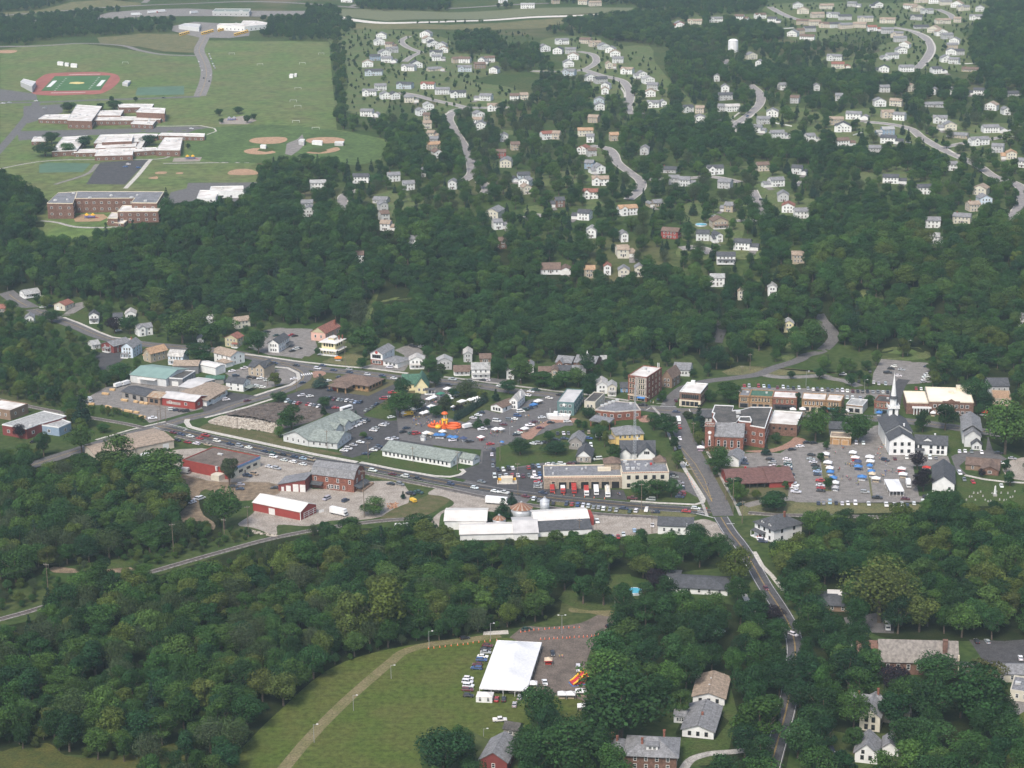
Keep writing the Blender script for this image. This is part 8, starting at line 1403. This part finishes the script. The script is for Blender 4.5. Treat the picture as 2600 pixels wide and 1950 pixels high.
# ================================================ planting
for t in(('d',600,905,215,235,'dark','broad dark street tree at the crossroads end of the wide street'),('d',672,1045,100,150,'dark','small round street tree below the broad dark one',2),('d',708,1120,66,90,'purple','small purple street tree beside the turn lane'),('d',925,850,120,265,'spruce','tall pointed spruce left of the clock tower'),('d',815,720,100,80,'olive','thin greyish tree beside the pointed spruce',4),('d',1120,1255,260,260,'mid','leafy tree before the small white garage'),('d',1270,1480,160,190,'dark','dark shrubby tree before the pub'),('d',1600,1090,80,110,'blue','little blue-green conifer by the brick walk'),('d',1035,560,120,130,'mid','green tree beside the white roofed corner shop'),('d',1230,560,240,200,'mid','wide green tree between corner shop and shop row'),('d',1440,600,60,110,'light','pale street tree before the tan shop',4),('d',1915,620,60,190,'dark','narrow ivy-dark tree between the shop blocks',4),('d',1700,1640,330,170,'dark','dark group-like broad tree below the pub'),('d',1850,325,80,80,'dark','small tree on the upper lane bank',2),('d',2135,330,100,120,'dark','round tree beside the upper lane',3),('e',120,950,270,330,'light','large light green tree beside the library'),('e',545,960,290,290,'mid','large round green tree by the orange-brown garage',3),('e',345,770,190,170,'dark','dark tree before the low grey shop'),('e',190,720,100,130,'dark','dark little tree in the shop street'),('e',1195,860,150,230,'dark','dark tree beside the church nave'),('e',1420,840,210,280,'dark','dark broad tree before the brown brick hall'),('e',1140,1235,140,190,'purple','round dark purple tree beside the fair',3),('e',1200,1450,210,230,'purple','large dark purple tree beside the plain white hall',0),('e',2020,1080,420,560,'light','huge spreading green tree beyond the grey stepped house',5),('e',2070,1400,130,150,'mid','small green tree at the gravel turning place',2),('e',2030,1270,70,160,'dark','dark narrow tree beside the ranch house',4),('e',1785,1310,70,90,'purple','purple shrub-like tree before the ranch house'),('e',1820,640,170,210,'dark','dark tree right of the brown brick hall'),('e',480,400,110,140,'dark','dark tree at the upper car park entrance',3),('e',640,400,95,120,'dark','second smaller tree at the upper car park entrance',2),('e',655,600,100,120,'mid','green tree beside the small red brick shop',2),('e',230,1040,70,90,'mid','little tree above the white stalls',2),('e',170,1160,70,110,'mid','thin tree on the upper stall strip',4),('e',245,1440,90,150,'mid','thin tree on the lower stall strip',4),('b',1160,885,125,140,'blue','blue-green spruce on the fork island',8),('b',705,880,110,170,'yellow','yellow-green street tree at the curved car park',4),('b',745,1030,140,105,'dark','round dark tree at the mill road corner',3),('b',540,545,190,240,'dark','dark round tree beside the long white house',3),('b',870,1320,260,260,'mid','leafy tree between the soil plot and the office'),('b',1205,1100,115,130,'dark','dark tree in the car park row',3),('b',1190,1155,50,110,'dark','narrow evergreen beside the car park row',8),('b',1515,1215,70,100,'blue','small blue-green conifer beside the office roof'),('b',1590,1390,70,70,'light','spindly young tree in the office car park',4),('b',1990,1000,160,220,'dark','dark tree above the parked red van'),('b',1960,1180,300,260,'mid','broad tree over the festival lawn',5),('b',2090,1120,200,210,'olive','olive tree beside the yellow gabled house'),('b',1610,560,250,330,'mid','tall feathery tree beside the yellow mansion',4),('b',1560,330,200,330,'olive','bare looking grey-green tree on the bluff edge',6),('b',220,340,200,160,'light','light green tree behind the olive house'),('b',70,480,200,220,'mid','green tree left of the olive house'),('b',1780,850,80,80,'mid','small street tree at the bank corner'),('c',260,720,150,160,'dark','dark round tree behind the yellow gabled house',3),('c',190,570,150,150,'mid','green tree before the red windowed house'),('c',320,590,90,120,'olive','thin olive tree on the upper street',4),('c',580,820,230,170,'olive','wide olive tree above the stalls',6),('c',730,850,100,110,'yellow','yellowish tree beside the spruce hedge'),('c',990,790,150,140,'dark','dark tree before the white farmhouse',3),('c',265,1030,125,125,'dark','round tree behind the inflatable',3),('c',350,960,140,140,'olive','olive tree between the stall rows'),('c',495,975,110,80,'purple','purple tree beside the spruce hedge'),('c',865,860,70,120,'spruce','dark spruce at the top of the hedge'),('c',690,1130,90,120,'dark','dark evergreen in the festival car park',8),('c',775,1135,70,100,'dark','small dark tree in the festival car park',2),('c',890,640,180,220,'dark','dark tree right of the white porch house',3),('c',1120,690,230,230,'light','autumn-tinted tree before the white chimney house'),('c',1340,710,200,160,'mid','green tree before the brown roofed house'),('c',1560,720,190,170,'mid','green street tree on the upper street'),('c',1690,720,200,190,'light','yellowing street tree beside the green one'),('c',1810,770,160,200,'dark','dark street tree before the white pale roofed house'),('c',1110,1400,210,170,'dark','broad dark tree on the vegetable plot',5),('c',1405,1270,110,110,'mid','round tree beside the row of black cars',2),('c',1470,1390,260,120,'dark','spreading hedge-like tree behind the vegetable plot',5),('c',1690,1130,70,100,'mid','thin tree on the curved lawn',4),('c',1750,1160,80,100,'dark','small dark tree on the curved lawn',2),('c',1790,1035,150,110,'dark','dark hedge tree before the brick bank',3),('c',620,1480,110,70,'mid','low bush tree at the white office end',3),('c',1990,560,150,130,'olive','olive tree above the pale roofed house'),('h',1140,815,200,190,'mid','first dense lawn tree before the cream fire house',3),('h',1300,810,230,200,'mid','second dense lawn tree before the cream fire house',0),('h',1440,800,170,190,'mid','third dense lawn tree before the cream fire house',3),('g',1490,1050,150,210,'dark','dark spruce beside the semi-trailer',8),('g',1580,920,90,130,'spruce','smaller spruce behind the semi-trailer'),('g',1350,1090,110,110,'mid','bushy tree beside the lone white shed',3),('g',650,1260,300,260,'mid','big leafy tree beside the white storage bins',0),('g',190,1010,240,170,'light','olive-green bushy tree behind the brick barn',1),('g',488,855,45,80,'spruce','tiny evergreen on the gravel behind the barn'),('f',750,1040,330,430,'mid','big leafy yard tree behind the pole barn',5),('f',800,600,160,320,'olive','thin bare branched tree before the red store wall',4),('f',130,520,280,260,'light','yellowish tree before the storage container'),('f',250,900,260,260,'rust','rust tinged tree beside the dirt clearing'),('D',750,1420,230,260,'light','bright green tree hiding the beige warehouse wing',1),('D',1050,1500,260,250,'light','yellow-green tree beside the long white trailer',0),('a',830,1440,170,320,'spruce','tall dark spruce beside the red and blue factory'),('a',200,1560,130,160,'purple','dark purple tree before the factory wall'),('a',1035,1500,120,100,'mid','round bush tree on the railway lawn',3),('a',1205,960,230,170,'mid','green tree left of the green roofed warehouse',5),('a',1830,600,360,320,'light','big light green tree on the upper main street',5),('a',2010,480,220,240,'light','second light green tree on the upper main street',1),('a',1150,500,150,170,'purple','purple tree beside the white dark roofed house',3),('a',1305,505,170,190,'dark','dark round tree beside the purple one',3),('a',520,395,200,130,'dark','dark broad tree beside the steep lane',5),('a',2000,780,260,190,'dark','dark tree right of the pale blue house'),('H',1275,1420,230,300,'dark','dense dark tree below the huge marquee',3),('H',1300,620,180,260,'mid','leafy tree at the edge of the village lawn',2),('H',1560,610,130,210,'dark','narrow lawn tree beside the dirt lane',4),('H',1690,620,150,240,'dark','taller lawn tree beside the dirt lane',2),('H',2020,560,130,180,'purple','dark purple tree beside the charcoal roofed house',3),('H',290,830,280,400,'yellow','tall yellow-green poplar at the wood edge',2),('H',90,850,200,380,'yellow','second yellow-green poplar at the wood edge',4),('H',670,1700,300,300,'dark','large dark tree at the field bottom',3),('H',1460,1700,380,380,'mid','large leafy tree beside the red barn',5),('H',1720,1230,330,360,'light','olive broad tree beside the inflatable slide',1),('H',1800,1480,500,480,'dark','huge dark tree cluster-like crown by the brick house',5),('H',1830,960,230,260,'light','brownish green tree at the gravel lot edge',0),('I',1380,1200,190,200,'purple','dark purple beech before the slate roofed church',3),('I',1290,730,400,410,'yellow','tall pale willow with bare trunk behind the church',6),('I',1960,1180,230,220,'rust','orange tinged tree beside the church car park'),('I',1600,1560,260,220,'mid','round green tree by the bottom lawn',3),('I',1860,1620,250,190,'mid','second round green tree by the bottom lawn',3),('I',1650,1120,280,200,'mid','green tree against the slate roofed church',5),('I',1600,1400,270,330,'dark','large dark tree right of the cream old house',5),('I',1920,1400,340,420,'dark','large dark tree right of the other dark one',0),('I',455,1250,190,250,'dark','round tree beside the tan ranch roof',3),('I',520,1520,300,340,'light','bright yellow-green tree beside the grey ranch roof',0),('I',370,480,200,240,'yellow','yellow-green tree over the wide street',1),('I',520,640,110,120,'dark','small dark tree on the street verge',3),('I',600,730,140,110,'purple','dark reddish small tree on the street verge',3),('I',640,870,150,170,'dark','dark tree leaning over the lower street verge',3),('I',600,1010,170,190,'dark','second dark tree leaning over the lower street verge',5),('I',830,860,190,270,'mid','leafy tree on the church side of the lower street',1),('I',800,1180,220,280,'dark','big dark tree on the church side of the lower street',5),('I',810,1440,130,180,'dark','dark tree beside the lane mouth at the lower street',0),('I',770,1600,220,260,'mid','green tree at the lowest stretch of the street',3),('I',600,1330,130,150,'mid','small green tree beside the lower street',2),('A',545,945,90,80,'dark','dark tree in the white school courtyard',3),('A',955,930,100,70,'dark','dark tree in the second white school courtyard',3),('A',330,920,90,80,'dark','dark tree beside the low white school',3),('A',430,990,90,80,'mid','greener tree before the low white school',3),('A',290,1000,150,90,'dark','broad tree on the school lawn',5),('A',440,720,80,70,'dark','dark tree at the upper school corner',3),('A',645,706,50,50,'dark','dark tree in the upper school court',3),('A',730,700,90,60,'dark','broad dark tree in the upper school court',3),('A',715,655,30,42,'dark','little tree beside the school drive',2),('A',865,650,30,32,'dark','second little tree beside the school drive',2),('A',1200,952,32,36,'mid','small tree beyond the low white school',2),('A',1062,1268,30,70,'spruce','narrow conifer beside the brick school'),('A',1398,742,46,50,'dark','first tree of the small playground grove',3),('A',1520,730,60,50,'dark','second tree of the small playground grove',3),('A',1578,788,46,54,'dark','third tree of the small playground grove',3),('A',1620,766,40,42,'dark','fourth tree of the small playground grove',3),('A',1415,790,36,36,'dark','fifth tree of the small playground grove',3)):
 lone(*t)
for i in range(15):
 f=i/14;lone('c',460+300*f,1062-170*f-20*f*f,46,105,'blue','blue-green spruce in the dense clipped hedge row by the festival',8,'spruces of the festival hedge')
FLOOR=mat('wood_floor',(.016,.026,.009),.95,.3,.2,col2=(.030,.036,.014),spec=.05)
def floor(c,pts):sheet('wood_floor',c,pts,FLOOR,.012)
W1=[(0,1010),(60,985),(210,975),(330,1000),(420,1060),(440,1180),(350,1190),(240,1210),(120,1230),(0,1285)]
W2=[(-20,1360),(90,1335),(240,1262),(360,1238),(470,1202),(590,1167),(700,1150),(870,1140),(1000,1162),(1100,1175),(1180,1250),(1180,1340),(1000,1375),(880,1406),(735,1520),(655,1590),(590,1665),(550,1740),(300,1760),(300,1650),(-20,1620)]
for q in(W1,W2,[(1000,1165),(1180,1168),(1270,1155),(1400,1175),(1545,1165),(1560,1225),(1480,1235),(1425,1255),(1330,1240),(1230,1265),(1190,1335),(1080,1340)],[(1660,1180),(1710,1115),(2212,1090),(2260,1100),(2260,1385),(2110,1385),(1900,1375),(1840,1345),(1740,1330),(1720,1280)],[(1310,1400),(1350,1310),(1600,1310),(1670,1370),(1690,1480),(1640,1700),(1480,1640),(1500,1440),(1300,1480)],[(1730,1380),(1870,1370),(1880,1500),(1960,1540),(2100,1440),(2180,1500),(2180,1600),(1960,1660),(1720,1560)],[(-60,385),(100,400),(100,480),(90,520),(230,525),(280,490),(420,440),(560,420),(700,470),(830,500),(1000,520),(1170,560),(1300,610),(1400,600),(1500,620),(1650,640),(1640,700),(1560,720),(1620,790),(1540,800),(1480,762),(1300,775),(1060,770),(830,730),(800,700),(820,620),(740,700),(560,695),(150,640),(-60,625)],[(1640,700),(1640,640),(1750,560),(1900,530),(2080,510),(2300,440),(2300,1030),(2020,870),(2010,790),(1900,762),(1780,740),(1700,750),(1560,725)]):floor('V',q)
grow('in the wood beyond the railway','V',W1,'wet',11,17,6.8);grow('scrub','V',W1,'shrub',2.5,6,4.2,ignore=True,fill=.7)
grow('between the railway and the grass field','V',W2,'wet',10,17,6.6);grow('scrub','V',W2,'shrub',2.5,6.5,4.2,ignore=True,fill=.7)
grow('in the tree belt behind the white farm sheds','V',[(1000,1165),(1180,1168),(1270,1155),(1400,1175),(1545,1165),(1565,1225),(1480,1235),(1425,1255),(1330,1240),(1230,1265),(1190,1335),(1080,1340),(1000,1300)],'wet2',11,16,6.6)
grow('in the wood beside the lower street','V',[(1610,1200),(1690,1110),(1760,1100),(2212,1085),(2260,1100),(2260,1385),(2110,1385),(1900,1375),(1830,1345),(1720,1345),(1695,1290),(1650,1220)],'wet2',13,19,7.4)
grow('among the houses below the marquee','V',[(1290,1390),(1330,1310),(1440,1300),(1600,1300),(1700,1350),(1720,1500),(1670,1760),(1280,1760),(1270,1560),(1310,1460)],'near',13,18,8.0)
grow('around the slate roofed church','V',[(1730,1360),(1900,1340),(1890,1500),(1920,1520),(2060,1430),(2180,1500),(2240,1760),(1700,1760),(1720,1500)],'near',13,19,8.4)
grow('at the lower edge of the grass field','V',[(910,1640),(960,1590),(1050,1620),(1160,1580),(1260,1560),(1310,1640),(1310,1760),(880,1760)],'near',11,16,8.0)
grow('in the wood by the lumber yard','V',[(-40,690),(60,715),(140,775),(200,800),(250,850),(190,880),(190,950),(100,880),(-40,850)],'plain',9,14,6.8)
grow('between the village buildings','V',[(60,640),(560,690),(900,720),(1640,780),(2212,800),(2260,1100),(1650,1110),(1450,1060),(900,1010),(700,1000),(450,1060),(330,990),(60,900)],'plain',6,11.5,9.5,fill=1)
grow('scrub','V',[(-20,1280),(120,1230),(240,1210),(420,1180),(560,1150),(590,1165),(360,1236),(240,1260),(90,1332),(-20,1360)],'shrub',3,7,4.5,ignore=True,fill=.8)
grow('behind the houses on the main street','V',[(0,640),(140,640),(300,660),(520,690),(560,760),(350,730),(200,720),(100,690),(0,700)],'plain',8,13,8.5)
grow('bluff','V',[(-60,385),(100,400),(100,480),(90,520),(230,525),(280,490),(420,440),(560,420),(700,470),(830,500),(1000,520),(1170,560),(1300,610),(1400,600),(1500,620),(1650,640),(1640,700),(1560,720),(1620,790),(1540,800),(1480,762),(1300,775),(1220,778),(1060,770),(880,752),(830,730),(800,700),(880,650),(820,620),(740,700),(560,695),(420,680),(200,650),(150,640),(-60,625)],'oak',13,19,6.9)
grow('slope','V',[(1640,700),(1640,640),(1750,560),(1900,530),(2080,510),(2300,440),(2300,1030),(2020,870),(2010,790),(1900,762),(1780,765),(1700,775),(1650,780),(1560,725)],'plain',14,21,8.2)
for q in([(1450,250),(1570,285),(1760,310),(1960,335),(2050,370),(2030,400),(1850,370),(1640,345),(1450,330),(1380,300)],[(740,285),(830,300),(940,260),(980,300),(1000,370),(900,400),(790,345)],[(1640,470),(1900,440),(2080,470),(2260,470),(2260,540),(1900,540),(1750,570),(1640,600)],[(2130,20),(2260,0),(2300,250),(2100,200),(2090,120)],[(1560,150),(1900,175),(2100,190),(2212,200),(2212,230),(1900,215),(1640,200)],[(1180,45),(1450,35),(1640,55),(1700,85),(1560,105),(1330,90)],[(560,420),(560,360),(640,350),(740,345),(720,400),(650,430)],[(700,470),(900,470),(1170,540),(1300,560),(1300,610),(1170,560),(1000,520),(830,500)]):grow('bluff','V',q,'oak',11,17,7.4)
grow('suburb','V',[(1445,100),(1565,120),(1575,250),(1450,255),(1440,180)],'sub',10,15,7.6);grow('suburb','V',[(560,425),(555,365),(640,345),(790,345),(835,310),(800,285),(735,285),(735,270),(950,265),(1040,235),(1150,225),(1170,160),(1020,150),(1010,120),(990,85),(1170,110),(1200,165),(1420,190),(1480,235),(1540,200),(1560,125),(1480,110),(1380,95),(1200,75),(1140,55),(1300,35),(1460,45),(1500,70),(1590,65),(1680,100),(1900,110),(1900,170),(2080,180),(2200,150),(2190,60),(2130,10),(2300,-10),(2300,500),(2080,510),(1900,530),(1750,560),(1640,640),(1500,620),(1400,600),(1300,610),(1170,560),(1000,520),(830,500),(700,470)],'sub',8.5,15,9.2)
grow('bluff','c',[(150,250),(900,330),(1460,340),(1900,340),(2250,380),(2250,560),(1900,620),(1500,690),(1250,690),(1050,680),(880,560),(640,430),(300,390)],'oak',9,15,8)
grow('bluff','a',[(0,60),(900,130),(1400,270),(2250,230),(2250,640),(1950,640),(1650,560),(1350,520),(900,420),(600,330),(150,150)],'plain',7,13,7.6)
grow('bluff','e',[(1720,280),(2300,260),(2300,1060),(1850,1000),(1830,640),(1750,560)],'oak',9,14,8.5);grow('bluff','d',[(0,0),(700,0),(660,170),(560,230),(210,230),(0,330)],'oak',10,15,8)
for c,pts in(('A',[(-60,140),(250,110),(560,90),(760,62),(800,110),(1100,110),(1110,200),(900,215),(600,230),(400,240),(150,290),(-60,290)]),('A',[(1600,160),(1720,120),(1960,60),(2190,60),(2212,240),(2140,260),(1900,260),(1620,230)]),('A',[(-60,-20),(450,-20),(400,25),(270,60),(-60,85)]),('A',[(670,-20),(820,-20),(800,30),(690,30)]),('A',[(1340,200),(1410,190),(1410,250),(1340,300)]),('B',[(100,40),(130,0),(720,-10),(700,70),(300,75),(130,70)]),('B',[(1000,80),(1030,40),(1120,50),(1120,90)]),('B',[(1320,20),(1600,0),(2212,-10),(2212,60),(1900,70),(1880,30),(1340,30)]),('B',[(0,110),(60,120),(100,200),(0,240)]),('B',[(760,340),(740,210),(860,190),(980,240),(1060,300),(1280,330),(1340,420),(1230,450),(1000,460),(960,350)]),('C',[(-20,-20),(560,-20),(560,40),(480,90),(-20,120)])):
 grow('far',c,pts,'far',9,14,8.0)
grow('far','A',[(2118,240),(2196,250),(2205,830),(2155,830)],'plain',6,14,8.5)
for c,pts,fill,gap in(('B',[(30,180),(440,200),(700,250),(760,340),(960,350),(1010,470),(860,520),(1100,560),(1180,620),(1060,700),(620,720),(200,740),(60,720),(40,380)],.9,9.5),('C',[(560,40),(1980,-20),(1960,130),(1880,260),(1960,400),(1920,470),(1230,480),(930,370),(1290,290),(780,270)],.9,10),('C',[(-40,660),(540,680),(960,760),(1440,700),(1900,780),(2130,900),(2200,1060),(1560,960),(900,890),(370,850)],.8,10),('B',[(1380,300),(1560,230),(1800,300),(2020,400),(2200,640),(1860,720),(1640,690),(1560,480)],.9,10),('A',[(170,320),(600,320),(600,450),(170,400)],.3,12),('B',[(300,150),(1500,110),(1500,130),(300,165)],.8,9),('B',[(620,180),(1150,180),(1250,260),(700,250)],.3,10)):
 grow('far',c,pts,'young',3.5,7,gap,ignore=True,fill=fill)
for c,pts,fill in(('a',[(880,1230),(1040,1220),(1500,1400),(1480,1440),(1340,1420),(900,1340)],1),('a',[(0,1060),(760,1150),(860,1250),(700,1270),(370,1230),(0,1130)],1),('g',[(400,1000),(700,860),(900,830),(900,900),(700,1000),(560,1050)],.5),('G',[(150,300),(1000,130),(1350,100),(1700,140),(1040,350),(600,380),(300,350)],.8),('a',[(820,1000),(1060,960),(1280,900),(1250,980),(1000,1060),(860,1120)],.9),('b',[(0,1310),(400,1330),(700,1360),(780,1440),(400,1380)],.6),('V',[(540,1750),(700,1540),(860,1405),(1180,1345),(1180,1300),(800,1380),(600,1560),(440,1740)],.8)):
 grow('scrub',c,pts,'shrub',2.2,5.5,3.6,ignore=True,fill=fill)
def size_px(t):return t[1]*ppm(t[0])
def plant(p,h,wf,pi,tint,name):
 o=empty(name,p,random.uniform(0,6.28));k=h/15.0
 o.scale=(k*wf,k*wf,k)
 c=link('crown',PROTO[pi][0],None,o);c['tint']=list(tint)
 link('trunk',PROTO[pi][1],None,o);return o
for p,h,wf,pi,cn,tint,label,grp in LONE:
 tag(plant(p,h,wf,pi,tint,'conifer_tree' if pi>=7 else 'deciduous_tree'),label,'tree',grp)
NAMED=[t for t in ALL if t[6]not in('bluff','slope','suburb','far','scrub')]
NAMED.sort(key=size_px,reverse=True)
nd=296-sum(1 for t in LONE if t[3]<7)
rest=[t for t in ALL if t[6]in('bluff','slope','suburb','far','scrub')]
for t in NAMED:
 p,h,wf,pi,cn,tint,zone=t
 if pi>=7 or nd>0:
  size='tall' if h>15.5 else('small' if h<12 else 'middling')
  form='pointed conifer' if pi>=7 else('drooping willow-like tree' if pi==6 else 'broadleaf tree')
  lab=f'{size} {LOOK[cn]} {form} {zone}'
  tag(plant(p,h,wf,pi,tint,'conifer_tree' if pi>=7 else 'deciduous_tree'),lab,'tree','trees '+zone+f', {size} {LOOK[cn]} '+('conifers' if pi>=7 else 'willow-like' if pi==6 else 'broadleaf'))
  if pi<7:nd-=1
 else:rest.append(t)
def woods(items):
 src=bpy.data.collections.new('tree_kinds')
 for i,(cm,tm,rx,sh)in enumerate(PROTO):
  bm=bmesh.new();bm.from_mesh(cm);nC=len(bm.faces);bm.from_mesh(tm)
  bm.faces.ensure_lookup_table()
  for f in bm.faces[nC:]:f.material_index=1
  me=bpy.data.meshes.new('tree');bm.to_mesh(me);bm.free()
  me.materials.append(LEAF);me.materials.append(BARK)
  src.objects.link(bpy.data.objects.new(f'tree_kind_{i}',me))
 me=bpy.data.meshes.new('woods');me.from_pydata([tuple(t[0])for t in items],[],[])
 n=len(items)
 me.attributes.new('rotz','FLOAT_VECTOR','POINT').data.foreach_set('vector',np.array([(0,0,random.uniform(0,6.28))for t in items],'f').ravel())
 me.attributes.new('scl','FLOAT_VECTOR','POINT').data.foreach_set('vector',np.array([(t[1]/15*t[2],t[1]/15*t[2],t[1]/15)for t in items],'f').ravel())
 me.attributes.new('pick','INT','POINT').data.foreach_set('value',np.array([t[3]for t in items],'i'))
 me.attributes.new('tint','FLOAT_COLOR','POINT').data.foreach_set('color',np.array([(*t[5],1)for t in items],'f').ravel())
 o=link('woods',me)
 g=bpy.data.node_groups.new('woods','GeometryNodeTree')
 g.interface.new_socket('Geometry',in_out='INPUT',socket_type='NodeSocketGeometry');g.interface.new_socket('Geometry',in_out='OUTPUT',socket_type='NodeSocketGeometry')
 N=g.nodes;gi,go=N.new('NodeGroupInput'),N.new('NodeGroupOutput')
 ci=N.new('GeometryNodeCollectionInfo');ci.inputs[0].default_value=src;ci.inputs[1].default_value=True;ci.inputs[2].default_value=True
 ip=N.new('GeometryNodeInstanceOnPoints');ip.inputs['Pick Instance'].default_value=True
 def attr(nm,ty):
  a=N.new('GeometryNodeInputNamedAttribute');a.data_type=ty;a.inputs[0].default_value=nm;return a.outputs[0]
 g.links.new(gi.outputs[0],ip.inputs['Points']);g.links.new(ci.outputs[0],ip.inputs['Instance'])
 g.links.new(attr('pick','INT'),ip.inputs['Instance Index']);g.links.new(attr('rotz','FLOAT_VECTOR'),ip.inputs['Rotation']);g.links.new(attr('scl','FLOAT_VECTOR'),ip.inputs['Scale'])
 g.links.new(ip.outputs[0],go.inputs[0])
 o.modifiers.new('woods','NODES').node_group=g
 return tag(o,'thick mixed woods and suburban trees covering the bluff, the slope and the far hills','woods',kind='stuff')
woods(rest)
print('TREES',len(ALL),'named',len(NAMED),'rest',len(rest),'lone',len(LONE))
# ================================================ the air
def haze(density):
 m=bpy.data.materials.new('haze');m.use_nodes=True;n=m.node_tree.nodes;n.remove(n['Principled BSDF'])
 v=n.new('ShaderNodeVolumePrincipled');v.inputs['Color'].default_value=(.70,.90,1.0,1);v.inputs['Density'].default_value=density
 m.node_tree.links.new(v.outputs[0],n['Material Output'].inputs['Volume'])
 b=MB().box(-9100,-700,-140,9100,14100,360)
 tag(b.build('haze',m),'thin pale haze filling the valley air','haze',kind='stuff')
haze(6.4e-5)
